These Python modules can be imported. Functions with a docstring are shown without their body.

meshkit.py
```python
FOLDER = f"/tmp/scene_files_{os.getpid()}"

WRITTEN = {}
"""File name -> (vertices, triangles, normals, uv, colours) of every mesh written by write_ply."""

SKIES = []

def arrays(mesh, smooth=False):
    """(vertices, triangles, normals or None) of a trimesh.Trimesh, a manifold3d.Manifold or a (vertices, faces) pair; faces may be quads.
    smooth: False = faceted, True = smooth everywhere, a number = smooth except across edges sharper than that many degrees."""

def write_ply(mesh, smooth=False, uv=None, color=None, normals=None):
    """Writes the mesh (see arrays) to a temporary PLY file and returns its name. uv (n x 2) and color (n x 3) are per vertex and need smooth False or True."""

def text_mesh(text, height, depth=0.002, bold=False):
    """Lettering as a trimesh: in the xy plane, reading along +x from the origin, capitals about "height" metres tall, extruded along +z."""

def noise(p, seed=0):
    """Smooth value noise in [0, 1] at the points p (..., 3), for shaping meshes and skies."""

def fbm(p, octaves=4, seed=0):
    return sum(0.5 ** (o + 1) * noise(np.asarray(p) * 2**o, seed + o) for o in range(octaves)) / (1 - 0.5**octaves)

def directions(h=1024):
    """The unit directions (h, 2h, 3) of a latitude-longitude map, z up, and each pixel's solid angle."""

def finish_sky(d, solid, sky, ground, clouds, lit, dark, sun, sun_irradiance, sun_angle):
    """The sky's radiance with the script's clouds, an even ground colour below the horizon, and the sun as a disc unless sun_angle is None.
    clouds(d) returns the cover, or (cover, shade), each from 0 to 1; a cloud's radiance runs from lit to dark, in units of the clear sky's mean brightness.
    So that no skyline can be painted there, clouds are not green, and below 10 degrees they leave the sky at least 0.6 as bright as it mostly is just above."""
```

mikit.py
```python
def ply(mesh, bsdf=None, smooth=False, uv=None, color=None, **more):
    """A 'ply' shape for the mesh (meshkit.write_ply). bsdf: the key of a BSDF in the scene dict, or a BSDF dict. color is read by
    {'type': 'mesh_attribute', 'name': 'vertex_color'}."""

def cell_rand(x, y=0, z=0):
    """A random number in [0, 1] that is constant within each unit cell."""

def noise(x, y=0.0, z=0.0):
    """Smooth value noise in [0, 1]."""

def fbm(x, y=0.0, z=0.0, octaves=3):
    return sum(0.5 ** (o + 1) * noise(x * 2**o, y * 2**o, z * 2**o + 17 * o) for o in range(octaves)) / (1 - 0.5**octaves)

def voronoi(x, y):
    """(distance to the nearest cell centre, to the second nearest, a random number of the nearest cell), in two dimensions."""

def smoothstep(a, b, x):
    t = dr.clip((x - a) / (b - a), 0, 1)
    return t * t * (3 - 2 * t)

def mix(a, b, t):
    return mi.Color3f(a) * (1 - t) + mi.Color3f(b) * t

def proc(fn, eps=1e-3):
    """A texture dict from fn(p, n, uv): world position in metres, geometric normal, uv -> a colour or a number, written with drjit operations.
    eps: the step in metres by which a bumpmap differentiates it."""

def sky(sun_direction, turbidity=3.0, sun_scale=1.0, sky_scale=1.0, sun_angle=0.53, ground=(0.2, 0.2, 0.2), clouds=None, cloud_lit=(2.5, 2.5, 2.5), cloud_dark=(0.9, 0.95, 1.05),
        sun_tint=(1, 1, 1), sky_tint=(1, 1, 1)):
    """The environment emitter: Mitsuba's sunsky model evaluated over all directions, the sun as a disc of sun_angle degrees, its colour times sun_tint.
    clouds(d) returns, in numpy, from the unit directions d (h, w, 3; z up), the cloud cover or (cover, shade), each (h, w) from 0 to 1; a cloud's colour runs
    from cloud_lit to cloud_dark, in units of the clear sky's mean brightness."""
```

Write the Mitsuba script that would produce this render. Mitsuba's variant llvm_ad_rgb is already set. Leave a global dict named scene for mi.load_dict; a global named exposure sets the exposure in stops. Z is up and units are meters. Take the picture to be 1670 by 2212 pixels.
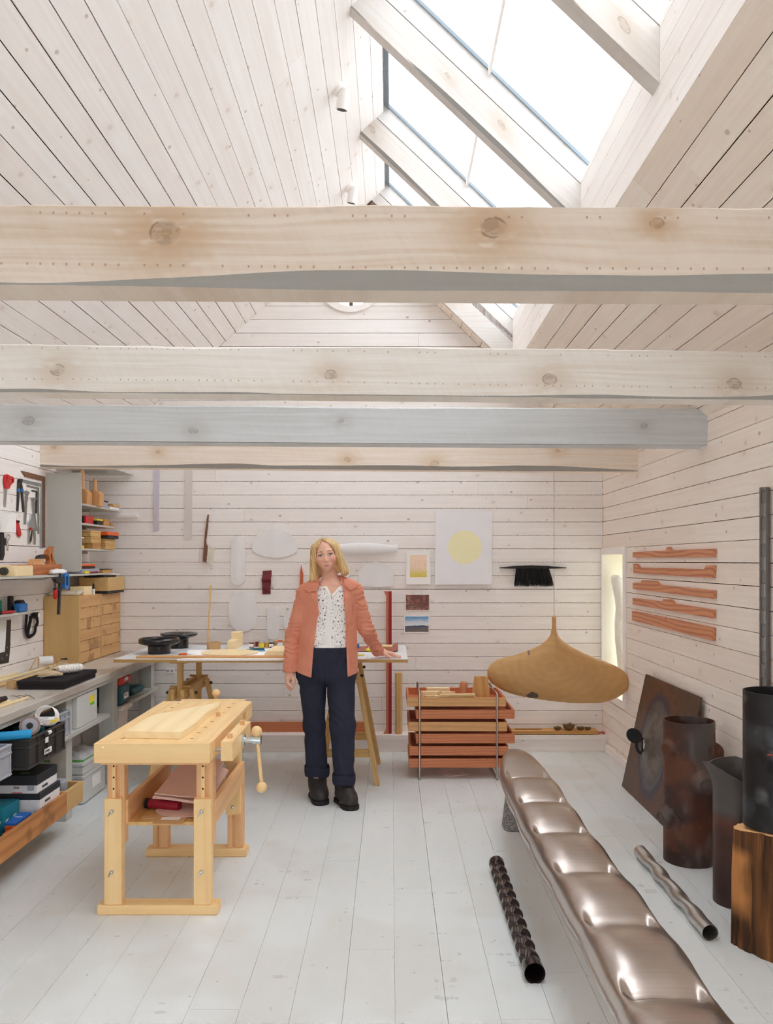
import math, random, numpy as np, trimesh, mitsuba as mi, drjit as dr, mikit, meshkit
import manifold3d as m3
from shapely.geometry import Polygon, box as sbox, Point, LineString
from shapely import affinity
from shapely.ops import unary_union
from mikit import ply, proc, noise, fbm, voronoi, cell_rand, smoothstep, mix
T = mi.ScalarTransform4f
scene, labels = {}, {}
# ---------------------------------------------------------------- camera, sky, exposure
CX, CY, F, H = 845.0, 1213.0, 1800.0, 1.55
scene['camera'] = {'type': 'perspective', 'fov': math.degrees(2 * math.atan(835 / F)), 'fov_axis': 'x', 'near_clip': 0.05, 'far_clip': 200.0,
    'principal_point_offset_x': -(CX - 835) / 1670, 'principal_point_offset_y': -(CY - 1106) / 2212,
    'to_world': T().look_at(origin=[0, 0, H], target=[0, 1, H], up=[0, 0, 1])}
def overcast(d):
    return np.ones(d.shape[:2]), np.clip(1.0 - np.maximum(d[..., 2], 0), 0, 1)
scene['sky'] = mikit.sky([0.5, 0.2, 0.8], sun_scale=0.0, sky_scale=1.0, clouds=overcast, cloud_lit=(12.1, 12.8, 13.5), cloud_dark=(5.7, 5.97, 6.25), ground=(0.5, 0.49, 0.47))
exposure = 1.85
# ---------------------------------------------------------------- helpers
rnd = random.Random(7)
def S(r, g, b):
    return [float(((c / 255 + .055) / 1.055) ** 2.4 if c > 10.3 else c / 255 / 12.92) for c in (r, g, b)]
def X(px, Y): return (px - CX) * Y / F
def Z(py, Y): return H - (py - CY) * Y / F
def P(px, py, Y): return np.array([X(px, Y), Y, Z(py, Y)])
def cc(*ms):
    l = []
    for m in ms: l += m if isinstance(m, (list, tuple)) else [m]
    return trimesh.util.concatenate(l) if len(l) > 1 else l[0]
def bx(x0, x1, y0, y1, z0, z1, c=0.0):
    lo, hi = np.array([min(x0, x1), min(y0, y1), min(z0, z1)]), np.array([max(x0, x1), max(y0, y1), max(z0, z1)])
    if c <= 0:
        m = trimesh.creation.box(extents=hi - lo); m.apply_translation((lo + hi) / 2); return m
    c = min(c, (hi - lo).min() * .45); s = (hi - lo) / 2; pts = []
    for sx in (-1, 1):
        for sy in (-1, 1):
            for sz in (-1, 1):
                q = np.array([sx, sy, sz])
                for k in range(3):
                    v = q * (s - c); v[k] = q[k] * s[k]; pts.append(v)
    m = trimesh.Trimesh(np.array(pts)).convex_hull; m.apply_translation((lo + hi) / 2); return m
def hull(pts): return trimesh.Trimesh(np.array(pts, float)).convex_hull
def xf(m, rx=0, ry=0, rz=0, loc=(0, 0, 0), s=1.0):
    m = m.copy()
    M = trimesh.transformations.euler_matrix(math.radians(rx), math.radians(ry), math.radians(rz)); M[:3, :3] *= s; M[:3, 3] = loc
    m.apply_transform(M); return m
def fr(m, o, ux, uy, uz):
    """local x,y,z axes -> given world axes at o"""
    M = np.eye(4); M[:3, 0], M[:3, 1], M[:3, 2], M[:3, 3] = ux, uy, uz, o
    m = m.copy(); m.apply_transform(M)
    return m
def nrm(v): v = np.asarray(v, float); return v / np.linalg.norm(v)
def ext(poly, h):
    if not isinstance(poly, Polygon) and not hasattr(poly, 'geoms'): poly = Polygon(poly)
    gs = [poly] if isinstance(poly, Polygon) else [g for g in poly.geoms if isinstance(g, Polygon)]
    return cc([trimesh.creation.extrude_polygon(g, h, engine='earcut') for g in gs if g.area > 1e-9])
def exz(poly, y0, y1):            # polygon in x,z extruded along y
    return fr(ext(poly, y1 - y0), (0, y1, 0), (1, 0, 0), (0, 0, 1), (0, -1, 0))
def eyz(poly, x0, x1):            # polygon in y,z extruded along x
    return fr(ext(poly, x1 - x0), (x0, 0, 0), (0, 1, 0), (0, 0, 1), (1, 0, 0))
def exy(poly, z0, z1):
    m = ext(poly, z1 - z0); m.apply_translation((0, 0, z0)); return m
def grid_tube(rings, cap=True, closed=False):
    """rings: (n, k, 3) points -> tube mesh"""
    R = np.asarray(rings, float); n, k = R.shape[:2]
    v = R.reshape(-1, 3); f = []
    i = np.arange(n if closed else n - 1)[:, None]; j = np.arange(k)[None]
    a = (i * k + j).ravel(); b = (i * k + (j + 1) % k).ravel(); c = (((i + 1) % n) * k + (j + 1) % k).ravel(); d = (((i + 1) % n) * k + j).ravel()
    f = np.vstack([np.stack([a, b, c], 1), np.stack([a, c, d], 1)])
    if cap and not closed:
        v = np.vstack([v, R[0].mean(0), R[-1].mean(0)]); jj = np.arange(k)
        f = np.vstack([f, np.stack([(jj + 1) % k, jj, jj * 0 + n * k], 1), np.stack([(n - 1) * k + jj, (n - 1) * k + (jj + 1) % k, jj * 0 + n * k + 1], 1)])
    m = trimesh.Trimesh(v, f, process=False)
    if m.is_watertight and m.volume < 0: m.invert()
    return m
def tube(pts, r, k=10, cap=True, closed=False, flat=1.0, up=None):
    p = np.asarray(pts, float); n = len(p); r = np.broadcast_to(r, (n,)) if np.ndim(r) < 2 else r
    t = np.gradient(p, axis=0) if not closed else np.roll(p, -1, 0) - np.roll(p, 1, 0)
    t /= np.linalg.norm(t, axis=1, keepdims=True)
    u = np.array(up, float) if up is not None else (np.array([0, 0, 1.]) if abs(t[0][2]) < .9 else np.array([1., 0, 0]))
    a = np.linspace(0, 2 * np.pi, k, endpoint=False); rings = []
    for i in range(n):
        u = u - t[i] * (u @ t[i]); u /= np.linalg.norm(u); w = np.cross(t[i], u)
        rings.append(p[i] + r[i] * (np.cos(a)[:, None] * u * flat + np.sin(a)[:, None] * w))
    return grid_tube(rings, cap, closed)
def spline(pts, n=24):
    from scipy.interpolate import CubicSpline
    p = np.asarray(pts, float); t = np.r_[0, np.cumsum(np.linalg.norm(np.diff(p, axis=0), axis=1) ** .5)]
    return CubicSpline(t, p)(np.linspace(0, t[-1], n))
def lathe(prof, k=32, loc=(0, 0, 0)):
    a = np.linspace(0, 2 * np.pi, k, endpoint=False)
    m = grid_tube([np.stack([r * np.cos(a), r * np.sin(a), a * 0 + z], 1) for r, z in prof], cap=False)
    if m.volume < 0: m.invert()
    m.apply_translation(loc); return m
def cyl(p0, p1, r, k=16, r1=None):
    p0, p1 = np.array(p0, float), np.array(p1, float)
    return tube([p0, p1], [r, r if r1 is None else r1], k)
def ball(c, r, k=2):
    m = trimesh.creation.icosphere(subdivisions=k); m.apply_scale(r); m.apply_translation(c); return m
def mf(m): m = m.copy(); m.merge_vertices(); return m3.Manifold(m3.Mesh(np.asarray(m.vertices, np.float32), np.asarray(m.faces, np.uint32)))
def unmf(M):
    q = M.to_mesh(); return trimesh.Trimesh(q.vert_properties[:, :3], q.tri_verts, process=False)
def cut(a, *bs):
    A = mf(a)
    for b in bs: A = A - mf(b)
    return unmf(A)
def rrect(x0, y0, x1, y1, r, q=4): return sbox(x0 + r, y0 + r, x1 - r, y1 - r).buffer(r, quad_segs=q)
def guv(m, ax=1, off=None):
    """grain coordinates: u along axis ax, v across"""
    v = np.asarray(m.vertices); o = [k for k in range(3) if k != ax]
    k = rnd.random() * 50 if off is None else off
    return np.stack([v[:, ax] + 3.1 * k, v[:, o[0]] * 1.0 + v[:, o[1]] * .83 + k], 1)
def surfnet(f, lo, hi, h):
    """naive surface nets of a vectorised sdf f(points)"""
    lo, hi = np.array(lo, float), np.array(hi, float); n = np.ceil((hi - lo) / h).astype(int) + 1
    g = [lo[k] + h * np.arange(n[k]) for k in range(3)]
    p = np.stack(np.meshgrid(*g, indexing='ij'), -1)
    d = f(p.reshape(-1, 3)).reshape(n); s = d < 0
    acc = np.zeros(tuple(n - 1) + (3,)); cnt = np.zeros(tuple(n - 1))
    C = [(i, j, k) for i in (0, 1) for j in (0, 1) for k in (0, 1)]
    sl = lambda o: tuple(slice(o[k], n[k] - 1 + o[k]) for k in range(3))
    for a in C:
        for ax in range(3):
            if a[ax]: continue
            b = list(a); b[ax] = 1; da, db = d[sl(a)], d[sl(b)]; x = (da < 0) != (db < 0)
            t = np.where(x, da / np.where(x, da - db, 1), 0); q = np.zeros(da.shape + (3,)); q += np.array(a, float); q[..., ax] += t
            acc += np.where(x[..., None], q, 0); cnt += x
    act = cnt > 0; idx = -np.ones(act.shape, int); idx[act] = np.arange(act.sum())
    cell = np.argwhere(act); v = lo + h * (cell + acc[act] / cnt[act][:, None]); F_ = []
    for ax in range(3):
        b, c = (ax + 1) % 3, (ax + 2) % 3
        s0 = np.take(s, range(n[ax] - 1), ax); s1 = np.take(s, range(1, n[ax]), ax)
        e = np.argwhere(s0 != s1); e = e[(e[:, b] > 0) & (e[:, c] > 0) & (e[:, b] < n[b] - 1) & (e[:, c] < n[c] - 1)]
        q = []
        for ob, oc in ((-1, -1), (0, -1), (0, 0), (-1, 0)):
            w = e.copy(); w[:, b] += ob; w[:, c] += oc; q.append(idx[w[:, 0], w[:, 1], w[:, 2]])
        q = np.stack(q, 1); fl = ~s0[e[:, 0], e[:, 1], e[:, 2]]; q[fl] = q[fl][:, ::-1]
        F_.append(q[:, [0, 1, 2]]); F_.append(q[:, [0, 2, 3]])
    m = trimesh.Trimesh(v, np.vstack(F_), process=False)
    return m
def smin(a, b, k): h = np.clip(.5 + .5 * (b - a) / k, 0, 1); return b * (1 - h) + a * h - k * h * (1 - h)
def smax(a, b, k): return -smin(-a, -b, k)
def cap_(p, a, b, ra, rb, flat=None):
    a, b = np.array(a, float), np.array(b, float); ba = b - a
    t = np.clip((p - a) @ ba / (ba @ ba), 0, 1); q = p - a - t[:, None] * ba
    if flat is not None: q = q / np.array(flat)
    return np.linalg.norm(q, axis=1) - (ra + (rb - ra) * t)
def ell(p, c, r, R=None):
    q = p - np.array(c, float)
    if R is not None: q = q @ R
    r = np.array(r, float); k = np.linalg.norm(q / r, axis=1); return (k - 1) * r.min()
def key_(name):
    if name not in scene and name not in used: used.add(name); return name
    i = 1
    while f'{name}_{i:03d}' in used or f'{name}_{i:03d}' in scene: i += 1
    used.add(f'{name}_{i:03d}'); return f'{name}_{i:03d}'
used = set()
def thing(name, label, cat, group=None):
    k = key_(name); labels[k] = {'label': label, 'category': cat}
    if group: labels[k]['group'] = group
    return k
def add(mesh, mat, name, parent=None, label=None, cat=None, group=None, kind=None, smooth=False, uv=None, grain=None, color=None):
    k = key_((parent + '__' if parent else '') + name)
    if grain is not None: uv = guv(mesh, grain); 
    scene[k] = ply(mesh, mat, smooth=smooth, uv=uv, color=color)
    d = {a: b for a, b in (('label', label), ('category', cat), ('group', group), ('kind', kind)) if b}
    if d: labels[k] = {**labels.get(k, {}), **d}
    return k
# ---------------------------------------------------------------- materials
def mat(name, color, rough=.6, metal=0.0, spec=.4, bump=None, bs=1e-3, two=True, **kw):
    b = {'type': 'principled', 'base_color': proc(color) if callable(color) else {'type': 'rgb', 'value': color}, 'roughness': proc(rough) if callable(rough) else rough, 'metallic': metal, **kw}
    if metal == 0: b['specular'] = spec
    if bump is not None: b = {'type': 'bumpmap', 'arbitrary': proc(bump, eps=bs), 'scale': 1.0, 'bsdf': b}
    scene[name] = {'type': 'twosided', 'bsdf': b} if two else b
    return name
def C3(c): return mi.Color3f(*c)
def rough_noise(u, v, w=0.0): return fbm(u, v, w, octaves=3)
def knots(u, v, cu, cv, r0, r1, prob, seed):
    i, j = dr.floor(u / cu), dr.floor(v / cv)
    a = (i + .15 + .7 * cell_rand(i, j, seed)) * cu; b = (j + .2 + .6 * cell_rand(i, j, seed + 1)) * cv
    r = r0 + (r1 - r0) * dr.square(cell_rand(i, j, seed + 2)); on = dr.select(cell_rand(i, j, seed + 3) < prob, 1.0, 0.0)
    d = dr.sqrt(dr.square((u - a) * .75) + dr.square(v - b)) / r
    return on * (1 - smoothstep(.55, 1.25, d)), d, on
def whitewash(base, tint, dark, kp=.55, ks=1.0):
    def fn(p, n, uv):
        u, v = uv.x, uv.y; idn = dr.floor(v / 3.0)
        t = cell_rand(idn, 3, 1); g = fbm(u * 1.3 + 3 * t, v * 70, idn) ; g2 = fbm(u * 5, v * 240, idn + 9)
        c = mix(base, tint, dr.clip(.30 * t + .5 * (g - .3) + .3 * (g2 - .4), 0, 1))
        k1, d1, on = knots(u, v, .43, .112, .004 * ks, .011 * ks, kp, 4)
        k2, d2, on2 = knots(u + 5.17, v, .9, .112, .010 * ks, .017 * ks, kp * .7, 14)
        halo = on2 * .35 * dr.exp(-dr.square(d2 * .45))
        c = mix(c, tint, halo); c = mix(c, dark, .5 * k1); c = mix(c, dark, .33 * k2 * (.6 + .4 * dr.sin(d2 * 14)))
        return c
    return fn
mat('m_wall', whitewash(S(243, 240, 238), S(230, 221, 215), S(128, 108, 94)), .62, spec=.3)
mat('m_ceil', whitewash(S(241, 238, 236), S(228, 217, 209), S(160, 130, 106), .6), .62, spec=.3)
mat('m_ceil_warm', whitewash(S(238, 229, 219), S(222, 202, 184), S(150, 120, 92), .8), .62, spec=.3)
mat('m_joint', S(78, 52, 38), .9, spec=.1)
def f_floor(p, n, uv):
    u, v = uv.x, uv.y; t = cell_rand(dr.floor(v / 3.0), 5, 1)
    c = mix(S(218, 223, 224), S(211, 216, 216), dr.clip(.5 * t + .6 * fbm(u * 1.1, v * 9) - .2, 0, 1))
    s1 = fbm(p.x * 2.3, p.y * 2.3, 3); c = mix(c, S(200, 197, 188), .35 * smoothstep(.56, .75, s1))
    sc = fbm(p.x * 30, p.y * 7, 1.0) * fbm(p.x * 5, p.y * 38, 2.0); c = mix(c, S(150, 142, 130), .3 * smoothstep(.50, .6, sc))
    a, b, r = voronoi(p.x * 6.3, p.y * 6.3); c = mix(c, S(120, 110, 98), dr.select(r < .30, .75, 0) * (1 - smoothstep(.012, .03, a)))
    return c
mat('m_floor', f_floor, lambda p, n, uv: .36 + .2 * fbm(p.x * 6, p.y * 3), spec=.35)
def beamtex(base, tint, dark, ticks, kn=None):
    def fn(p, n, uv):
        u, v = uv.x, uv.y
        w = fbm(u * 2.0, v * 7, 1) * .035; g = fbm(u * 2.2, (v + w) * 95); sw = fbm(u * 75 + v * 40, v * 5, 4); bl = fbm(u * 1.4, v * 7, 8.0)
        c = mix(base, tint, dr.clip(.75 * g - .22 + .22 * (sw - .5) + .5 * (bl - .45), 0, 1))
        if kn is None: ks = [knots(u, v, .85, .2, .014, .026, .85, 21)[1:]]
        else: ks = [(dr.sqrt(dr.square((u - a) * .8) + dr.square(v - b)) / r + .35 * (fbm(u * 22, v * 30) - .5), 1.0) for a, b, r in kn]
        for d, on in ks:
            ring = on * dr.exp(-dr.square(d * .30)) * smoothstep(.2, .7, fbm(u * 16, v * 40, 5.0) + .2); c = mix(c, tint, .9 * ring)
            core = on * (1 - smoothstep(.75, 1.05, d)); c = mix(c, dark, core * (.16 + .22 * smoothstep(.45, .6, fbm(u * 60, v * 90))))
            c = mix(c, dark, .55 * on * (1 - smoothstep(.05, .12, dr.abs(d - .95))) * smoothstep(.4, .6, fbm(u * 30, v * 30, 9.0)))
        if ticks:
            du = dr.abs(u / .031 - dr.floor(u / .031) - .5) * .031; band = cell_rand(dr.floor(u / .031), 1, 2)
            for v0, pr in ((.049, .75), (.171, .4)):
                vv = dr.abs(v - v0 - .004 * dr.sin(u * 1.7)); c = mix(c, S(150, 112, 78), dr.select(band < pr, .7, 0) * (1 - smoothstep(.0010, .0034, du)) * (1 - smoothstep(.0018, .0042, vv)))
        wane = smoothstep(-.16, -.4, n.z) * (1 - smoothstep(-.8, -.96, n.z)) * smoothstep(-.15, -.35, n.y); c = mix(c, S(146, 146, 143), .85 * wane)  # down-facing wane: weathered grey with shading mixed into the colour
        return c
    return fn
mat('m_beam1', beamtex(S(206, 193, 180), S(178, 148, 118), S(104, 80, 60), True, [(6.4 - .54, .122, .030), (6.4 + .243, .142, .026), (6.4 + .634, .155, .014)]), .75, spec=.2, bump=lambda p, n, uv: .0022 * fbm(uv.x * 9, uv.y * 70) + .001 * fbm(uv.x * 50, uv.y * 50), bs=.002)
mat('m_beam2', beamtex(S(220, 215, 209), S(196, 182, 166), S(124, 104, 86), True), .75, spec=.2)
mat('m_beam3', beamtex(S(200, 203, 205), S(178, 178, 177), S(130, 126, 122), False), .75, spec=.2)
mat('m_beam4', beamtex(S(234, 223, 211), S(216, 192, 166), S(150, 118, 90), False), .75, spec=.2)
mat('m_rafter', beamtex(S(212, 208, 204), S(196, 184, 172), S(150, 130, 110), False), .75, spec=.2)
mat('m_white', S(238, 234, 230), .5); mat('m_lining', whitewash(S(216, 213, 211), S(204, 198, 193), S(150, 130, 112), .4), .6); mat('m_alu_frame', S(138, 152, 162), .4, spec=.4)
mat('m_wall_warm', whitewash(S(240, 232, 224), S(226, 209, 195), S(128, 104, 84)), .62, spec=.3)
scene['m_glass'] = {'type': 'thindielectric', 'int_ior': 1.5}
mat('m_grey', S(190, 189, 183), .45); mat('m_cream', S(240, 236, 216), .6)
# ---------------------------------------------------------------- the setting
XL, XR, YB, YF = -2.5, 1.757, 6.92, -2.4
RX, RZ, ML = -.118, 4.498, .889            # ridge line and left slope
MR, ZR0 = .957, 4.038                      # right slope  z = ZR0 - MR x
EL, ER = RZ - ML * (RX - XL), ZR0 - MR * XR
nl, lr = math.hypot(1, ML), math.hypot(1, MR)
pid = [0]
def planks(parent, region, mp, pitch, b0, mtl, seg=(2.6, 4.8), gap=(.002, .0055), th=.018, joints=True, wob=.0015):
    """lay boards along a, pitch across b, inside the polygon region; mp maps (a,b,c) rows to the world"""
    a0, lo, a1, hi = region.bounds; k = math.floor((lo - b0) / pitch); b = b0 + k * pitch
    while b < hi:
        cuts, a = [a0], a0 + rnd.uniform(.6, seg[1])
        while joints and a < a1 - .5: cuts.append(a); a += rnd.uniform(*seg)
        cuts.append(a1); g0, g1 = rnd.uniform(*gap) / 2, rnd.uniform(*gap) / 2
        for s, e in zip(cuts, cuts[1:]):
            q = sbox(s + .0006, b + g0, e - .0006, b + pitch - g1).intersection(region)
            for g in ([q] if isinstance(q, Polygon) else getattr(q, 'geoms', [])):
                if not isinstance(g, Polygon) or g.area < 2e-3: continue
                m = ext(g, th); v = np.array(m.vertices); pid[0] += 1; i = pid[0]
                uv = np.stack([v[:, 0] + 11.3 * i, v[:, 1] - b + 3.0 * i], 1)
                w = v.copy(); w[:, 2] += rnd.uniform(0, wob)
                k_ = key_(parent + '__plank'); scene[k_] = ply(trimesh.Trimesh(mp(w), m.faces, process=False), mtl, uv=uv)
        b += pitch
def setting(name, mesh, m, **kw): return add(mesh, m, name, kind='structure', **kw)
mback = lambda w: np.stack([w[:, 0], YB + w[:, 2], w[:, 1]], 1)
mfront = lambda w: np.stack([w[:, 0], YF - w[:, 2], w[:, 1]], 1)
mright = lambda w: np.stack([XR + w[:, 2], w[:, 0], w[:, 1]], 1)
mleft = lambda w: np.stack([XL - w[:, 2], w[:, 0], w[:, 1]], 1)
mcl = lambda w: np.stack([RX - w[:, 1] / nl - w[:, 2] * ML / nl, w[:, 0], RZ - w[:, 1] * ML / nl + w[:, 2] / nl], 1)
XR0 = -.306
mcr = lambda w: np.stack([XR0 + w[:, 1] / lr + w[:, 2] * MR / lr, w[:, 0], ZR0 - MR * XR0 - w[:, 1] * MR / lr + w[:, 2] / lr], 1)
def slab(region, mp, t0=.0185, t1=.12):
    m = ext(region, t1 - t0); v = np.array(m.vertices); v[:, 2] += t0; return trimesh.Trimesh(mp(v), m.faces, process=False)
# floor
setting('floor', bx(XL - .1, XR + .1, YF - .1, YB + .1, -.2, -.019), 'm_joint')
planks('floor', sbox(YF, XL, YB + .02, XR), lambda w: np.stack([w[:, 1], w[:, 0], -w[:, 2]], 1), .179, .0135 - 20 * .179, 'm_floor', gap=(.0007, .0018), wob=.0006)
# back wall with the round window
oc, ox = (X(757, YB), Z(600, YB)), .25
gable = Polygon([(XL, -.02), (XR, -.02), (XR, ER), (XR0, ZR0 - MR * XR0), (XL, EL)])
gb = gable.difference(Point(oc).buffer(ox, 24))
setting('wall_back', slab(gable.buffer(.3, join_style=2).difference(Point(oc).buffer(ox, 24)), mback, .0185, .3), 'm_joint'); planks('wall_back', gb, mback, .112, 2.1036 - .112 * 30, 'm_wall')
ring = lambda r0, r1: Point(oc).buffer(r1, 24).difference(Point(oc).buffer(r0, 24))
w1 = setting('window_1', trimesh.Trimesh(mback(ext(ring(ox, .29), .022).vertices * [1, 1, -1]), ext(ring(ox, .29), .022).faces), 'm_white')
lin = ext(ring(.236, ox), .36); lin.vertices[:, 2] -= .01; add(trimesh.Trimesh(mback(lin.vertices), lin.faces), 'm_white', 'lining', w1)
mat('m_darkframe', S(104, 84, 68), .6)
fm = ext(unary_union([ring(.208, .2365), sbox(oc[0] - .014, oc[1] - .21, oc[0] + .014, oc[1] + .21), sbox(oc[0] - .21, oc[1] - .014, oc[0] + .21, oc[1] + .014)]), .04); fm.vertices[:, 2] += .09
add(trimesh.Trimesh(mback(fm.vertices), fm.faces), 'm_darkframe', 'frame', w1)
gl = exz(Point(oc).buffer(.212, 20), YB + .108, YB + .1085); add(trimesh.Trimesh(gl.vertices, gl.faces[np.abs(gl.face_normals[:, 1] + 1) < .01], process=False), 'm_glass', 'pane', w1)
# front wall behind the camera: wide unseen glazed doors added for front light
added_doorway = sbox(-2.35, .02, 1.61, 2.36)
gf = gable.difference(added_doorway)
setting('wall_front', slab(gable.buffer(.3, join_style=2).difference(added_doorway), mfront), 'm_joint'); planks('wall_front', gf, mfront, .112, 2.1036 - .112 * 30, 'm_wall')
d1 = thing('added_doorway_1', '', ''); labels[d1] = {'kind': 'structure'}
for k in range(4):
    x0, x1 = -2.35 + k * .99, -2.35 + (k + 1) * .99
    add(exz(sbox(x0, .02, x1, 2.36).difference(sbox(x0 + .05, .12, x1 - .05, 2.28)), YF - .05, YF), 'm_white', 'frame', d1)
    q = trimesh.Trimesh([[x0 + .05, YF - .02, .12], [x1 - .05, YF - .02, .12], [x1 - .05, YF - .02, 2.28], [x0 + .05, YF - .02, 2.28]], [[0, 1, 2], [0, 2, 3]]); add(q, 'm_glass', 'pane', d1)
# right wall with the tall window in the corner
WY0, WY1, WZ0, WZ1 = 6.27, 6.885, .5, 1.605
gr = sbox(YF, -.02, YB, ER + .01).difference(sbox(WY0, WZ0, WY1, WZ1))
setting('wall_right', slab(gr.difference(sbox(WY0 - .03, WZ0 - .03, WY1 + .034, WZ1 + .03)).union(sbox(YB - .01, -.02, YB + .2, ER + .01)).union(sbox(YF - .1, -.02, YF + .01, ER + .01)), mright, .0185, .36), 'm_joint'); planks('wall_right', gr, mright, .112, 2.1036 - .112 * 30, 'm_wall_warm')
w2 = thing('window_2', '', ''); labels[w2] = {'kind': 'structure'}
D = XR + .40
for nm, b in (('jamb', (XR - .004, D, WY1, WY1 + .02, WZ0, WZ1)), ('jamb', (XR - .004, D, WY0 - .02, WY0, WZ0, WZ1)), ('sill', (XR - .004, D, WY0 - .02, WY1 + .02, WZ0 - .02, WZ0)), ('head', (XR - .004, D, WY0 - .02, WY1 + .02, WZ1, WZ1 + .02))):
    add(bx(*b), 'm_cream', nm, w2)
add(eyz(sbox(WY0 - .055, WZ0 - .055, WY1 + .03, WZ1 + .055).difference(sbox(WY0, WZ0, WY1, WZ1)), XR - .016, XR - .0005), 'm_wall', 'casing', w2, uv=None)
add(eyz(sbox(WY0, WZ0, WY1, WZ1).difference(sbox(WY0 + .04, WZ0 + .04, WY1 - .04, WZ1 - .04)), D - .05, D), 'm_white', 'frame', w2)
q = trimesh.Trimesh([[D - .02, WY0, WZ0], [D - .02, WY1, WZ0], [D - .02, WY1, WZ1], [D - .02, WY0, WZ1]], [[0, 1, 2], [0, 2, 3]]); add(q, 'm_glass', 'pane', w2)
# left wall
gl_ = sbox(YF, -.02, YB, EL + .01)
setting('wall_left', slab(gl_.buffer(.1, join_style=2), mleft), 'm_joint'); planks('wall_left', gl_, mleft, .112, 2.1036 - .112 * 30, 'm_wall')
# ceiling: left slope, right slope round the skylight
SK0, SK1, XS = -.768, 6.72, .98
LL = (RX - XL) * nl; gcl = sbox(YF, -.09, YB, LL)
cl = setting('ceiling', slab(sbox(YF - .1, -.09, YB + .1, LL + .2), mcl), 'm_joint'); planks('ceiling', gcl, mcl, .112, .0, 'm_ceil')
b1 = (XS - XR0) * lr; b2 = (XR - XR0) * lr
gcr = sbox(YF, 0, YB, b2).difference(sbox(SK0, -1, SK1, b1))
setting('ceiling_right', slab(sbox(YF - .1, 0, YB + .1, b2 + .2).difference(sbox(SK0, -1, SK1, b1)), mcr, .0185, .2), 'm_joint'); planks('ceiling_right', gcr, mcr, .112, b1 - 20 * .112, 'm_ceil_warm')
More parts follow.
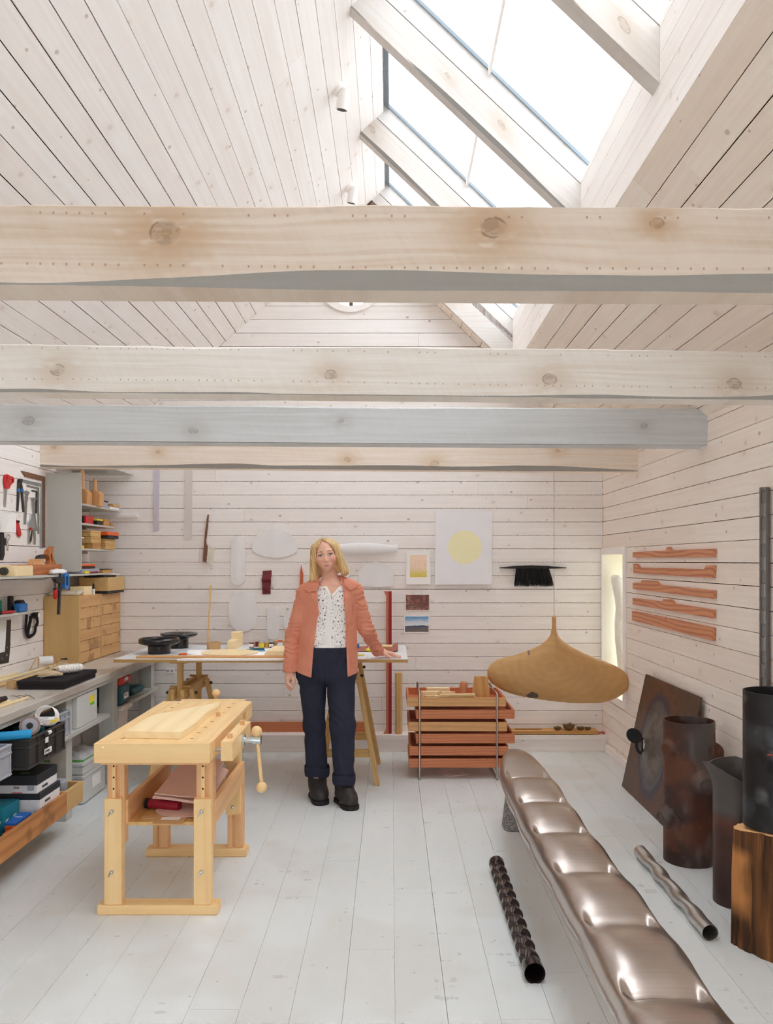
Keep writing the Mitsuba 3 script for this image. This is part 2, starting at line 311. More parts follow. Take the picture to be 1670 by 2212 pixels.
# the skylight
sk = thing('skylight', '', ''); labels[sk] = {'kind': 'structure'}
zg = lambda x: 4.588 - MR * x
ZS = ZR0 - MR * XS
for k in range(4):
    z0 = ZS + k * .0985; add(bx(XS, XS + .03, SK0, SK1, z0 + .0015, z0 + .0975), 'm_ceil', 'plank', sk, uv=None)
    v = bx(XS, XS + .03, SK0, SK1, z0 + .0015, z0 + .0975); i = pid[0] = pid[0] + 1
    key = [q for q in scene if q.startswith('skylight__plank')][-1]; scene[key] = ply(v, 'm_ceil', uv=np.stack([v.vertices[:, 1] + 11.3 * i, v.vertices[:, 2] - z0 + 3. * i], 1))
add(bx(XS + .0, XS + .2, SK0, SK1, ZS + .396, ZS + .42), 'm_white', 'sill', sk)
add(exz([(XS + .03, ZS + .02), (XS + .2, ZS + .02 - .16), (XS + .2, ZS + .40), (XS + .03, ZS + .40)], SK0, SK1), 'm_joint', 'curb', sk)
rl = exz([(RX, RZ + .004), (-.037, 4.622), (-.06, 4.64), (RX - .04, RZ + .05)], SK0, SK1); add(rl, 'm_white', 'ridge_lining', sk, grain=1)
setting('roof_ridge', exz([(RX - .5, RZ - .1), (RX, RZ + .02), (-.05, 4.63), (-.05, 4.72), (-.35, 4.62)], YF - .1, YB + .3), 'm_joint')
Rf = [SK0, .5, 1.768, 3.036, 4.304, 5.572, SK1]
zb = lambda x: 3.292 + .945 * (XS - x)
def rafter(y0, y1, k):
    n = 60; xs = np.linspace(-.225, XS, n); rr = []
    for i, x in enumerate(xs):
        up = .205; j = (meshkit.fbm(np.array([[x * 3, k * 7., 0]]), 3)[0] - .5); w = .022 * max(0, meshkit.fbm(np.array([[x * 2.3, k * 3., 5]]), 2)[0] - .45) * 2
        xt = x + .105 * (1 - i / (n - 1)); zt = zb(x) + up - (.1 * (1 - i / (n - 1)))
        rr.append([(x, y0 + w, zb(x) + .004 * j), (x, y1, zb(x)), (xt, y1, zt), (xt, y0, zt), (x, y0, zb(x) + .006 + w)])
    return grid_tube(rr)
for k, y in enumerate(Rf):
    last = y == SK1
    m = rafter(y, y + .085, k); add(m, 'm_rafter', 'rafter', sk, uv=np.stack([m.vertices[:, 0] * 1.4 + 9 * k, m.vertices[:, 2] + MR * m.vertices[:, 0] - 4.22 + .2 + m.vertices[:, 1] * .3 - y * .3], 1))
    add(exz([(-.13, zb(-.13) + .212), (1.2, zb(1.2) + .212), (1.2, zg(1.2) + .01), (-.037, zg(-.037) + .01)], y, y + .085), 'm_lining', 'lining', sk, grain=0)
    if y > SK0: add(exz([(-.05, zg(-.05) - .022), (1.15, zg(1.15) - .022), (1.15, zg(1.15)), (-.05, zg(-.05))], y - .013, y), 'm_alu_frame', 'glazing_bar', sk)
    if not last:
        y2 = Rf[k + 1]; a, b = -.045, 1.17
        add(trimesh.Trimesh([[a, y, zg(a)], [b, y, zg(b)], [b, y2, zg(b)], [a, y2, zg(a)]], [[0, 1, 2], [0, 2, 3]]), 'm_glass', 'pane', sk)
        add(exz([(a, zg(a) - .03), (a + .03, zg(a + .03) - .03), (a + .03, zg(a + .03)), (a, zg(a))], y + .085, y2), 'm_alu_frame', 'glazing_bar', sk)
        add(bx(.50, .513, y + .085, y2, zg(.5) - .05, zg(.5) - .012), 'm_white', 'cross_bar', sk)
add(exz([(-.30, ZR0 + MR * .30), (XS, ZR0 - MR * XS), (XS, zb(XS) + .02), (-.20, zb(-.20) + .02)], SK1 - .012, SK1 + .02), 'm_rafter', 'end_lining', sk, grain=0)
# cross beams
def beam(y0, th, ht, k, mt, zc=2.207, tilt=.007, wane=.02):
    n = 180; xs = np.linspace(XL, XR, n); fb = lambda s, f, o=3: meshkit.fbm(np.stack([xs * f, xs * 0 + s, xs * 0 + k * 5.], 1), o) - .5
    z0 = zc - tilt * (xs + .3); w = np.clip(wane * (.55 + 2.6 * fb(1, .9)), .003, .06); dz = .004 * fb(2, 5); tp = z0 + ht + .012 * fb(3, 1.3) + .004 * fb(4, 12)
    wt = np.clip(.012 + .03 * fb(5, 1.1), .002, .05); yf = y0 + .004 * fb(6, 3)
    r = np.stack([np.stack([xs, yf + w * .9, z0 + dz], 1), np.stack([xs, xs * 0 + y0 + th, z0], 1), np.stack([xs, xs * 0 + y0 + th, tp], 1), np.stack([xs, yf + wt * .6, tp], 1), np.stack([xs, yf, tp - wt * .5], 1),
        np.stack([xs, yf - .001, z0 + ht * .5], 1), np.stack([xs, yf, z0 + w * 1.1], 1)], 1)
    m = grid_tube(r); vv = np.array(m.vertices); v = np.concatenate([np.tile(r[:, :, 2] - z0[:, None] + (r[:, :, 1] - y0) * .9 * (r[:, :, 2] > z0[:, None] + .1), (1, 1)).ravel(), [.1, .1]])
    k_ = thing('ceiling_beam', '', ''); labels[k_] = {'kind': 'structure'}; scene[k_] = ply(m, mt, smooth=False, uv=np.stack([vv[:, 0] + 6.4 * k, v], 1)); return k_
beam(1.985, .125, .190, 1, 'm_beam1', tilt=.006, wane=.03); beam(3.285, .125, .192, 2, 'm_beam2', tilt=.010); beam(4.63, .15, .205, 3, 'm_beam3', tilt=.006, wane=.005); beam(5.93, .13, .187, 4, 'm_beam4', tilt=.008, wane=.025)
beam(.68, .125, .19, 5, 'm_beam2'); beam(-.62, .125, .19, 6, 'm_beam2'); beam(-1.92, .125, .19, 7, 'm_beam2')
# ledge along the back wall, baseboard
m = bx(-1.86, XR, 6.765, YB, .103, .14, .002); setting('trim_1', m, 'm_wall', uv=np.stack([m.vertices[:, 0], m.vertices[:, 1] - YB + .12 + 3 * 501], 1))
m = bx(-1.86, XR, 6.785, YB, .0, .1025); setting('baseboard_back', m, 'm_wall', uv=np.stack([m.vertices[:, 0], m.vertices[:, 2] + 3 * 502], 1))
m = bx(XR - .018, XR, YF, 6.765, 0, .068, .004); setting('baseboard_right', m, 'm_wall', uv=np.stack([m.vertices[:, 1], m.vertices[:, 2] + 3 * 503], 1))
# ---------------------------------------------------------------- woods and metals
def wood(c1, c2, f=26., rings=.5, fine=.5, dark=None):
    def fn(p, n, uv):
        u, v = uv.x, uv.y
        w = .05 * fbm(u * 1.6, v * 5, 2.0); r = .5 + .5 * dr.sin(6.283 * ((v + w) * f + .8 * fbm(u * 1.1, v * 3, 7.0)))
        g = fbm(u * 3.0, v * 110, 5.0)
        c = mix(c1, c2, dr.clip(rings * r * r + fine * (g - .25), 0, 1))
        if dark is not None: c = mix(c, dark, .55 * smoothstep(.58, .78, fbm(u * 7, v * 9, 3.0)))
        return c
    return fn
mat('m_beech', wood(S(236, 203, 150), S(222, 180, 122), 14, .35, .5), .42)
mat('m_beech_dark', wood(S(228, 184, 136), S(206, 156, 106), 14, .4, .5), .45)
mat('m_pale', wood(S(243, 222, 178), S(228, 200, 148), 12, .35, .4), .5)
mat('m_pine', wood(S(214, 176, 114), S(186, 142, 84), 20, .4, .5), .5)
mat('m_fir', wood(S(206, 132, 92), S(180, 100, 62), 55, .5, .5), .5)
mat('m_fir_light', wood(S(216, 166, 112), S(194, 138, 86), 40, .5, .5), .5)
mat('m_fir_wavy', wood(S(212, 146, 108), S(176, 104, 68), 42, .75, .4), .55)
mat('m_oak', wood(S(206, 156, 92), S(172, 118, 60), 18, .5, .5), .45)
mat('m_ply', wood(S(208, 172, 116), S(196, 156, 100), 6, .3, .4), .5)
mat('m_drawer', wood(S(212, 168, 114), S(190, 140, 88), 9, .4, .4, S(128, 84, 50)), .5)
mat('m_plane', wood(S(188, 116, 64), S(152, 84, 42), 20, .5, .5), .4)
mat('m_plank', wood(S(196, 138, 84), S(164, 104, 58), 16, .6, .5, S(120, 76, 44)), .6)
mat('m_steel', S(186, 184, 180), .28, 1.0); mat('m_zinc', S(206, 214, 216), .25, 1.0); mat('m_dark', S(30, 29, 30), .5); mat('m_hole', S(52, 34, 22), .9, spec=.1)
mat('m_black_gloss', S(22, 21, 22), .16, spec=.6); mat('m_iron', S(66, 62, 60), .4, .6)
mat('m_paper', S(238, 237, 236), .8, spec=.2); mat('m_card', S(196, 160, 116), .8, spec=.2); mat('m_red', S(196, 34, 36), .4); mat('m_blue', S(40, 110, 180), .4); mat('m_orange', S(226, 96, 40), .4); mat('m_yellow', S(236, 214, 52), .5)
def lab(k, **d): labels[k] = {**labels.get(k, {}), **d}
# ---------------------------------------------------------------- the workbench
wb = thing('workbench', 'beech carpenter workbench with wooden vises, standing free on the painted floor', 'workbench')
WX0, WX1, WY, WYB, WZ = -1.268, -.772, 3.55, 4.63, .775
top = bx(WX0, WX1, WY + .045, WYB, WZ - .085, WZ, .003)
add(bx(WX0, WX1, WY, WY + .0448, WZ - .085, WZ, .003), 'm_beech', 'end_board', wb, grain=0)
dogs = [P(190 + x / 4.073, 1480 + y / 4.073, 1) for x, y in ((797, 160), (740, 198), (677, 235), (303, 470), (508, 470), (705, 470), (910, 470), (973, 418), (1033, 370), (1090, 320), (1190, 237), (1238, 197), (1282, 160))]
dogs = [((d[0]) * (H - WZ) / (H - d[2]), (H - WZ) / (H - d[2])) for d in dogs]
top = cut(top, *[cyl((x, y, WZ - .04), (x, y, WZ + .02), .0095, 14) for x, y in dogs], bx(WX1 - .05, WX1 + .02, 4.34, 4.44, WZ - .065, WZ - .022))
add(top, 'm_beech', 'top', wb, grain=1)
add(bx(WX0 + .02, WX1 - .012, WY + .03, WYB - .05, WZ - .098, WZ - .0855), 'm_beech_dark', 'underframe', wb, grain=0)
add(ball((WX0 + .04, WY - .0005, WZ - .018), .006, 1), 'm_pale', 'plug', wb)
for k, yy in enumerate((3.65, 4.37)):
    back = k == 1
    f = bx(WX0 - .022, WX1 + .012, yy, yy + .085, 0, .042, .004); ft = add(f, 'm_beech', 'foot', wb, grain=0)
    for xx in (WX0 + .008, WX1 - .095):
        s = .012 if not back else -.012
        if not back:
            lo_ = add(bx(xx, xx + .078, yy + .004, yy + .05, .042, .508, .003), 'm_beech', 'leg', wb, grain=2)
            up = cut(bx(xx + .006, xx + .082, yy + .03, yy + .085, .30, WZ - .098, .002), bx(xx + .046, xx + .062, yy + .02, yy + .04, .2, .8))
            add(up, 'm_beech_dark', 'post', wb, grain=2); add(bx(xx + .030, xx + .044, yy + .022, yy + .031, .50, WZ - .098), 'm_beech', 'hole_strip', wb, grain=2)
            for z in (.548, .598, .648): add(cyl((xx + .037, yy + .0212, z), (xx + .037, yy + .024, z), .0042, 10), 'm_hole', 'peg_hole', wb)
            for z in (.455, .19):
                b = [ball((xx + .036, yy - .003, z), .0085, 2), hull([(xx + .028, yy - .012, z - .001), (xx + .034, yy - .012, z + .004), (xx + .024, yy - .016, z - .018), (xx + .03, yy - .018, z - .016), (xx + .028, yy - .006, z - .016)]), hull([(xx + .040, yy - .012, z + .004), (xx + .045, yy - .012, z - .001), (xx + .046, yy - .016, z + .014), (xx + .041, yy - .018, z + .015)])]
                add(cc(b), 'm_zinc', 'wing_nut', wb, smooth=35)
        else:
            add(bx(xx - .002, xx + .078, yy + .002, yy + .045, .22, WZ - .098, .003), 'm_beech', 'post', wb, grain=2)
            lo_ = cut(bx(xx + .004, xx + .086, yy + .02, yy + .075, .042, .45, .002), bx(xx + .03, xx + .045, yy + .0, yy + .03, 0, .3)); add(lo_, 'm_beech_dark', 'leg', wb, grain=2)
            for z in (.52, .262): add(ball((xx + .036, yy - .001, z), .0095, 2), 'm_zinc', 'bolt', wb, smooth=True)
            for z in (.38, .33): add(cyl((xx + .036, yy + .0012, z), (xx + .036, yy + .006, z), .0042, 10), 'm_hole', 'peg_hole', wb)
for xx in (WX0 + .087, WX1 - .018): add(bx(xx - .012, xx + .012, 3.70, 4.42, .385, .492, .002), 'm_beech_dark', 'rail', wb, grain=1)
add(bx(WX0 + .09, WX1 - .03, 3.705, 4.42, .378, .392), 'm_pine', 'shelf', wb, grain=1)
# vises
fv = add(bx(-.737, -.684, 3.60, 4.06, WZ - .088, WZ - .002, .003), 'm_beech', 'vise_jaw', wb, grain=1)
for y in (3.67, 3.97): add(cyl((-.71, y, WZ - .003), (-.71, y, WZ + .018), .0115, 14), 'm_beech_dark', 'bench_dog', wb, smooth=40)
x, y = dogs[9][0] - .01, dogs[9][1] + .14; add(cyl((x + .012, y, WZ - .003), (x + .012, y, WZ + .02), .0115, 14), 'm_beech_dark', 'bench_dog', wb, smooth=40)
for y in (3.66, 4.0): add(cyl((-.775, y, WZ - .05), (-.735, y, WZ - .05), .009, 12), 'm_steel', 'guide_rod', wb, smooth=40)
sy, sz = 3.83, WZ - .045
add(cc(cyl((-.684, sy, sz), (-.672, sy, sz), .026, 20), cyl((-.672, sy, sz), (-.60, sy, sz), .013, 16), cyl((-.635, sy, sz), (-.598, sy, sz), .021, 20)), 'm_zinc', 'vise_screw', wb, smooth=35)
h0, h1 = np.array((-.618, sy, sz + .028)), np.array((-.592, sy - .02, sz - .20))
hd = add(cyl(h0, h1, .0085, 12), 'm_beech', 'vise_handle', wb, smooth=40)
add(ball(h0 + (0, 0, .012), .0245, 3), 'm_beech', 'knob', hd, smooth=True); add(ball(h1 - (0, 0, .012), .0245, 3), 'm_beech', 'knob', hd, smooth=True)
tj = bx(X(392, 4.7), X(530, 4.7), 4.67, 4.725, WZ - .085, WZ - .004, .003)
add(cut(tj, *[cyl((x, 4.697, WZ - .05), (x, 4.697, WZ + .02), .008, 12) for x in (X(402, 4.7), X(517, 4.7))]), 'm_beech', 'vise_jaw', wb, grain=0)
for x in (X(402, 4.7) + .06, X(517, 4.7) - .06): add(cyl((x, 4.62, WZ - .05), (x, 4.675, WZ - .05), .009, 12), 'm_steel', 'guide_rod', wb)
add(cyl((X(467, 4.76), 4.72, WZ - .05), (X(467, 4.76), 4.79, WZ - .05), .014, 14), 'm_zinc', 'vise_screw', wb, smooth=40)
h2 = add(cyl((X(467, 4.775), 4.775, WZ + .01), (X(467, 4.775) - .02, 4.775, WZ - .2), .0085, 12), 'm_beech', 'vise_handle', wb, smooth=40)
add(ball((X(467, 4.775), 4.775, WZ + .02), .0235, 3), 'm_beech', 'knob', h2, smooth=True)
# blank lying on the bench
bp = [(-1.166, 3.655), (-.918, 3.632), (-.905, 3.76), (-.900, 3.88), (-.908, 4.01), (-.908, 4.14), (-.89, 4.27), (-.899, 4.40), (-.93, 4.375), (-1.02, 4.245), (-1.075, 4.15), (-1.155, 4.05), (-1.165, 3.95)]
m = exy(Polygon(bp), WZ + .001, WZ + .031); add(m, 'm_pale', 'wooden_blank', label='pale wooden board with one wavy sawn edge lying on the workbench top', cat='wooden board', grain=1)
# papers and rolls on the bench shelf
def sheet(poly, z, bend, mtl, name, label, cat, th=.0015, group=None, parent=None, **kw):
    """a paper outline (x,y) lying at height z, bent by z += bend(x, y)"""
    P2 = poly if isinstance(poly, Polygon) else Polygon(poly); m = ext(P2, th)
    m = trimesh.Trimesh(*trimesh.remesh.subdivide_to_size(m.vertices, m.faces, .03)); v = np.array(m.vertices); v[:, 2] += z + bend(v[:, 0], v[:, 1])
    return add(trimesh.Trimesh(v, m.faces, process=False), mtl, name, parent, label=label, cat=cat, group=group, **kw)
mat('m_pinkpaper', S(222, 192, 180), .8, spec=.2); mat('m_wine', S(150, 28, 48), .55)
sheet([(-1.08, 3.80), (-.86, 3.79), (-.85, 4.30), (-1.06, 4.22)], .402, lambda x, y: .085 + .055 * np.clip((y - 3.85) / .4, 0, 1) + .012 * np.sin(9 * x), 'm_pinkpaper', 'paper_sheet', 'large pale pink paper sheet, topmost of the folded sheets on the workbench shelf', 'paper', .004)
sheet([(-1.10, 3.84), (-.83, 3.80), (-.82, 4.20), (-1.02, 4.36)], .402, lambda x, y: .045 + .06 * np.clip((y - 3.85) / .4, 0, 1) + .010 * np.sin(11 * x + 1), 'm_pinkpaper', 'paper_sheet', 'creased pink paper under the topmost sheet on the workbench shelf', 'paper', .012)
c_ = [(-.95 + .14 * math.cos(a), 3.87 + .12 * math.sin(a)) for a in np.linspace(0, 6.2, 24)]
sheet(c_, .3935, lambda x, y: 0 * x + .004, 'm_pinkpaper', 'paper_sheet', 'round cut pink paper flat at the front of the workbench shelf', 'paper', .003)
add(tube([(-1.13, 3.90, .418), (-.98, 3.86, .418)], .022, 14), 'm_wine', 'fabric_roll', label='dark red roll under the pink papers on the workbench shelf', cat='roll', smooth=40)
add(tube([(-1.148, 3.905, .418), (-1.128, 3.90, .418)], .0235, 14), 'm_dark', 'cap', 'fabric_roll', label='black end', smooth=40)
add(exy(affinity.rotate(Polygon([(0, 0), (.09, 0), (.105, .03), (.08, .06), (.01, .06), (-.01, .03)]), 8), 0, .004).apply_translation((-1.12, 3.74, .393)), 'm_card', 'card_piece', label='six-sided brown cardboard offcut at the front of the workbench shelf', cat='cardboard')
tg = add(exy(affinity.rotate(rrect(0, 0, .13, .10, .015), -6), 0, .004).apply_translation((-1.05, 3.655, .394)), 'm_card', 'card_tag', label='brown card tag with a white slip over the front edge of the workbench shelf', cat='card tag')
add(exy(sbox(0, 0, .085, .035), 0, .001).apply_translation((-1.03, 3.715, .3985)), 'm_paper', 'slip', tg, label='white slip')
# ---------------------------------------------------------------- the trestle table
TX0, TX1, TY0, TY1, TZ = -1.848, .112, 5.545, 6.46, .90
tb = thing('table', 'long table with pale grey board top resting on wooden trestles by the back wall', 'table')
mat('m_laminate', S(214, 217, 220), .4); mat('m_mdf', S(178, 142, 88), .7)
add(bx(TX0, TX1, TY0, TY1, TZ - .0225, TZ - .0012, .001), 'm_mdf', 'board', tb)
add(bx(TX0 + .001, TX1 - .001, TY0 + .001, TY1 - .001, TZ - .0012, TZ), 'm_laminate', 'surface', tb)
def bar(a, b, w, d, up=(0, 1, 0), mtl='m_pine', name='bar', parent=None, **kw):
    a, b = np.array(a, float), np.array(b, float); L = np.linalg.norm(b - a); z = (b - a) / L; x = nrm(np.cross(up, z)); y = np.cross(z, x)
    m = bx(-w / 2, w / 2, -d / 2, d / 2, 0, L, .0015); uv = guv(m, 2); return add(fr(m, a, x, y, z), mtl, name, parent, uv=uv, **kw)
def trestle(x, y0, y1, zr, label):
    t = thing('trestle', label, 'trestle', 'trestles under the table')
    for s in (-1, 1):
        add(bx(x + s * .028 - .014 + s * .006, x + s * .028 + .014 + s * .006, y0 - .03, y1 + .03, zr - .075, zr, .003), 'm_pine', 'rail', t, grain=1)
        for y in (y0 + .10, y1 - .10):
            bar((x + s * .21, y + (-.07 if y < 6 else .07), 0.002), (x + s * .068, y, zr - .012), .032, .048, (0, 1, 0), name='leg', parent=t)
            add(cyl((x + s * .05, y, zr - .04), (x + s * .10, y, zr - .04), .006, 10), 'm_iron', 'bolt', t); add(ball((x + s * .10, y, zr - .04), .012, 1), 'm_iron', 'wing_nut', t)
    for y, d in ((y0 + .10, -.045), (y1 - .10, .045)): add(bx(x - .165, x + .165, y + d - .012, y + d + .012, .19, .245, .002), 'm_pine', 'crossbar', t, grain=0)
    for y in (y0 + .06, y1 - .06):
        po = bx(x - .018, x + .018, y - .022, y + .022, zr - .30, TZ - .046, .002); add(po, 'm_pine', 'post', t, grain=2)
        for z in np.arange(zr + .03, TZ - .06, .04): add(cyl((x + .0175, y, z), (x + .0186, y, z), .005, 8), 'm_hole', 'peg_hole', t)
        add(cyl((x - .07, y, zr + .0085), (x + .07, y, zr + .0085), .008, 10), 'm_pine', 'peg', t, smooth=40)
    add(bx(x - .05, x + .07, y0 - .04, y1 + .02, TZ - .046, TZ - .0235, .002), 'm_pine', 'cap_rail', t, grain=1)
trestle(-1.462, 5.72, 6.40, .675, 'adjustable pine trestle with pegged posts under the table end nearest the vases')
trestle(-.305, 5.74, 6.42, .79, 'adjustable pine trestle behind the standing person, under the table end with the hand on it')
# ---------------------------------------------------------------- tray rack
tr = thing('rack', 'low wire rack of two steel rod frames holding six wooden trays', 'tray rack')
for x in (.202, .752):
    ya, yb, r = 5.91, 6.46, .0065
    add(tube([(x, ya, .006), (x, ya, .611), (x, yb, .611), (x, yb, .006), (x, ya, .006)], r, 10, cap=False), 'm_steel', 'frame', tr, smooth=40)
    for z in (.513, .425, .337, .251, .165, .078): add(cyl((x + (.006 if x < .5 else -.006), ya, z), (x + (.006 if x < .5 else -.006), yb, z), .004, 8), 'm_steel', 'rung', tr, smooth=40)
for k, (x0, x1, z0, z1, mt, lb) in enumerate(((.114, .817, .519, .581, 'm_fir_light', 'light two-tone fir tray, topmost in the rack, holding carved wooden pieces'), (.178, .878, .431, .495, 'm_fir', 'reddish fir tray, second from the top of the rack, pushed towards the bench'), (.122, .825, .343, .408, 'm_fir_light', 'yellowish fir tray, third from the top of the rack'),
        (.178, .880, .257, .324, 'm_fir', 'fir tray, fourth from the top of the rack, pushed out towards the metal bench'), (.131, .834, .171, .236, 'm_fir', 'red-brown fir tray, second from the bottom of the rack'), (.127, .83, .084, .148, 'm_fir', 'red-brown fir tray at the bottom of the rack'))):
    t = thing('tray', lb, 'tray', 'trays in the steel rack'); y0, y1, th = 5.925, 6.42, .016
    add(bx(x0, x1, y0, y0 + th, z0, z1, .001), mt, 'front', t, grain=0); add(bx(x0, x1, y1 - th, y1, z0, z1, .001), 'm_fir', 'back', t, grain=0)
    for a in (x0, x1 - th): add(bx(a, a + th, y0 + th, y1 - th, z0, z1, .001), 'm_fir', 'side', t, grain=1)
    add(bx(x0 + th, x1 - th, y0 + th, y1 - th, z0 + .003, z0 + .010), 'm_fir', 'bottom', t, grain=0)
zt = .530
def pebbleboard(pts, z0, z1, label, mtl='m_pale', cat='carved wood'):
    m = exy(Polygon(pts).buffer(-.008).buffer(.008), z0, z1); return add(m, mtl, 'carved_piece', label=label, cat=cat, grain=0)
def rbar(x0, y0, x1, y1, r, z0, z1, label, name='carved_piece', mtl='m_pale', cat='carved wood'):
    q = LineString([(x0, y0), (x1, y1)]).buffer(r, quad_segs=6); m = exy(q, z0, z1); return add(m, mtl, name, label=label, cat=cat, grain=0)
rbar(.29, 6.24, .41, 6.24, .03, zt, zt + .075, 'pale rounded wooden slat at the back of the pile in the top tray')
rbar(.24, 6.12, .33, 6.12, .022, zt, zt + .068, 'short pale rounded wooden slat nearest the left rod frame in the top tray')
rbar(.26, 6.04, .34, 6.02, .018, zt, zt + .05, 'amber rounded wooden slat in the middle of the top tray')
rbar(.39, 6.13, .45, 6.13, .022, zt, zt + .062, 'small pale wooden knob piece in the middle of the top tray')
m = hull([(.345, 5.96, zt + .055), (.36, 5.95, zt + .075), (.60, 5.95, zt + .075), (.605, 5.96, zt + .058), (.36, 6.0, zt + .052), (.60, 6.0, zt + .055), (.36, 6.0, zt + .072), (.60, 6.0, zt + .075), (.34, 5.975, zt + .062)])
m.apply_translation((0, 0, -.004)); add(m, 'm_pale', 'carved_piece', label='long pale pointed slat lying across the front of the top tray', cat='carved wood', grain=0)
add(exy(rrect(.34, 5.95, .61, 6.02, .01), zt, zt + .048), 'm_pine', 'wooden_block', label='flat wooden block under the pointed slat in the top tray', cat='wooden block', grain=0)
m = lathe([(.0, 0), (.036, 0), (.034, .06), (.029, .115), (.024, .13), (.0, .137)], 20); m.apply_translation((.535, 6.15, zt)); add(m, 'm_fir_wavy', 'wooden_cone', label='rounded wooden cone standing in the top tray', cat='carved wood', smooth=True, uv=guv(m, 0) * [1, 1.6])
m = hull([(.588, 6.10, zt), (.728, 6.10, zt), (.588, 6.17, zt), (.728, 6.17, zt), (.615, 6.12, zt + .175), (.712, 6.12, zt + .175), (.615, 6.16, zt + .175), (.712, 6.16, zt + .175)])
add(m, 'm_oak', 'wooden_wedge', label='tall tapered wooden block standing in the top tray', cat='wooden block', grain=2)
add(exy(affinity.rotate(rrect(.36, 6.02, .54, 6.2, .008), 20), .0005, .003), 'm_paper', 'floor_sheet', label='translucent paper sheet lying on the floor under the tray rack', cat='paper')
# ---------------------------------------------------------------- metal pieces by the right wall
def f_bench(p, n, uv):
    g = fbm(p.x * 4, p.y * 220, p.z * 3); t = fbm(p.x * 3, p.y * 1.5, p.z * 3)
    return mix(S(206, 196, 190), S(176, 160, 150), dr.clip(.5 * g + .8 * t - .25, 0, 1))
mat('m_bench', f_bench, lambda p, n, uv: .21 + .16 * fbm(p.x * 6, p.y * 3, p.z * 6), 1.0)
def f_granite(p, n, uv):
    a = fbm(p.x * 160, p.y * 160, p.z * 160); b = noise(p.x * 300, p.y * 300, p.z * 300)
    return mix(mix(S(138, 134, 132), S(84, 82, 82), smoothstep(.45, .6, a)), S(178, 174, 172), smoothstep(.72, .8, b))
mat('m_granite', f_granite, .7)
mat('m_pipe_dark', S(74, 64, 62), .2, .8); mat('m_alu', lambda p, n, uv: mix(S(208, 205, 202), S(188, 184, 180), smoothstep(.35, .7, fbm(p.x * 20, p.y * 14, p.z * 20))), .34, .95)
def f_rust(p, n, uv):
    a = fbm(p.x * 7, p.y * 7, p.z * 6); b = fbm(p.x * 50, p.y * 50, p.z * 38); c = mix(S(98, 60, 44), S(66, 46, 40), smoothstep(.35, .62, a)); c = mix(c, S(132, 80, 56), .28 * smoothstep(.55, .8, b))
    c = mix(c, S(112, 110, 108), .8 * dr.exp(-(dr.square(p.x - 1.575) + dr.square(p.y - 4.18) + dr.square(p.z - .44)) / .0022)); c = mix(c, S(96, 90, 86), .8 * dr.exp(-(dr.square(p.x - 1.40) + dr.square(p.y - 4.27) + dr.square(p.z - .24)) / .002))  # metallic grey highlights painted on two bulges
    return mix(c, S(108, 106, 104), .6 * smoothstep(.58, .72, fbm(p.x * 9 + 3, p.y * 9, p.z * 3.4 + 2)))
mat('m_rust', f_rust, .5, .25, spec=.4)
def f_rust2(p, n, uv):
    c = mix(S(86, 58, 50), S(64, 48, 46), fbm(p.x * 6, p.y * 6, p.z * 4)); up = smoothstep(.40, .46, p.z + .05 * fbm(p.x * 14, p.y * 14))
    return mix(mix(c, S(112, 68, 52), smoothstep(.30, .42, p.z) * (1 - up)), S(92, 88, 86), up)
mat('m_rust2', f_rust2, .45, .35)
def f_black(p, n, uv):
    a = fbm(p.x * 9, p.y * 9, p.z * 7 + 3); b = fbm(p.x * 30, p.y * 30, p.z * 22); c = mix(S(38, 37, 38), S(62, 64, 68), smoothstep(.42, .7, a))
    c = mix(c, S(118, 120, 124), .5 * smoothstep(.6, .8, fbm(p.x * 11 + 4, p.y * 11, p.z * 8)) * b * 1.5)
    return mix(c, S(176, 72, 46), dr.select((dr.abs(p.z - .795 - .03 * (b - .5)) < .0035) & (p.y < 3.30) & (p.x < 1.500) & (p.x > 1.465), .8, 0))
mat('m_black', f_black, .42, .45)
# the inflated bench
def benchmesh():
    ys = np.concatenate([np.linspace(1.30, 4.38, 7 * 28 + 1), np.linspace(4.38, 5.12, 46)[1:]]); a = np.linspace(0, 2 * np.pi, 72, endpoint=False); R = []
    for y in ys:
        if y <= 4.38: s = ((4.38 - y) / .44) % 1.0; b = max(abs(math.sin(math.pi * s)), 1e-6); q = b ** .62; cx = .715
        else: s = (y - 4.38) / .74; b = max(math.sin(math.pi * min(s * .78, 1)), 1e-6); q = b ** .62; cx = .715 + .035 * s * s
        w = .128 + .007 * b ** .8; n = 3.3; t = 1.0; kt = 1.0
        if y > 4.38: w *= 1 - .74 * s ** 1.8; kt *= (1 - .55 * s ** 3); 
        if y > 5.08: k = (y - 5.08) / .04; w *= math.sqrt(max(1 - k * k, .02)); kt *= math.sqrt(max(1 - k * k, .02))
        if y < 1.36: k = (1.36 - y) / .06; w *= math.sqrt(max(1 - k * k, .02)); kt *= math.sqrt(max(1 - k * k, .02))
        c, sn = np.cos(a), np.sin(a); x = w * np.sign(c) * np.abs(c) ** (2 / n); xi = np.abs(x) / w; sm_ = np.clip((xi - .66) / .30, 0, 1); sm_ = sm_ * sm_ * (3 - 2 * sm_); t = kt * (.034 + .056 * (q * (1 - sm_) + max(q, .82) * sm_)); z = t * np.sign(sn) * np.abs(sn) ** (2 / n) * np.where(sn < 0, .85, 1)
        R.append(np.stack([cx + x + .006 * math.sin(y * 3.1), a * 0 + y, .366 + z], 1))
    m = grid_tube(R); fl = [np.array([(r_[:, 0].min() - .005, r_[0, 1], .364), (r_[:, 0].max() + .005, r_[0, 1], .364), (r_[:, 0].max() + .005, r_[0, 1], .3665), (r_[:, 0].min() - .005, r_[0, 1], .3665)]) for r_ in R]; global bench_seam; bench_seam = grid_tube(fl); return m
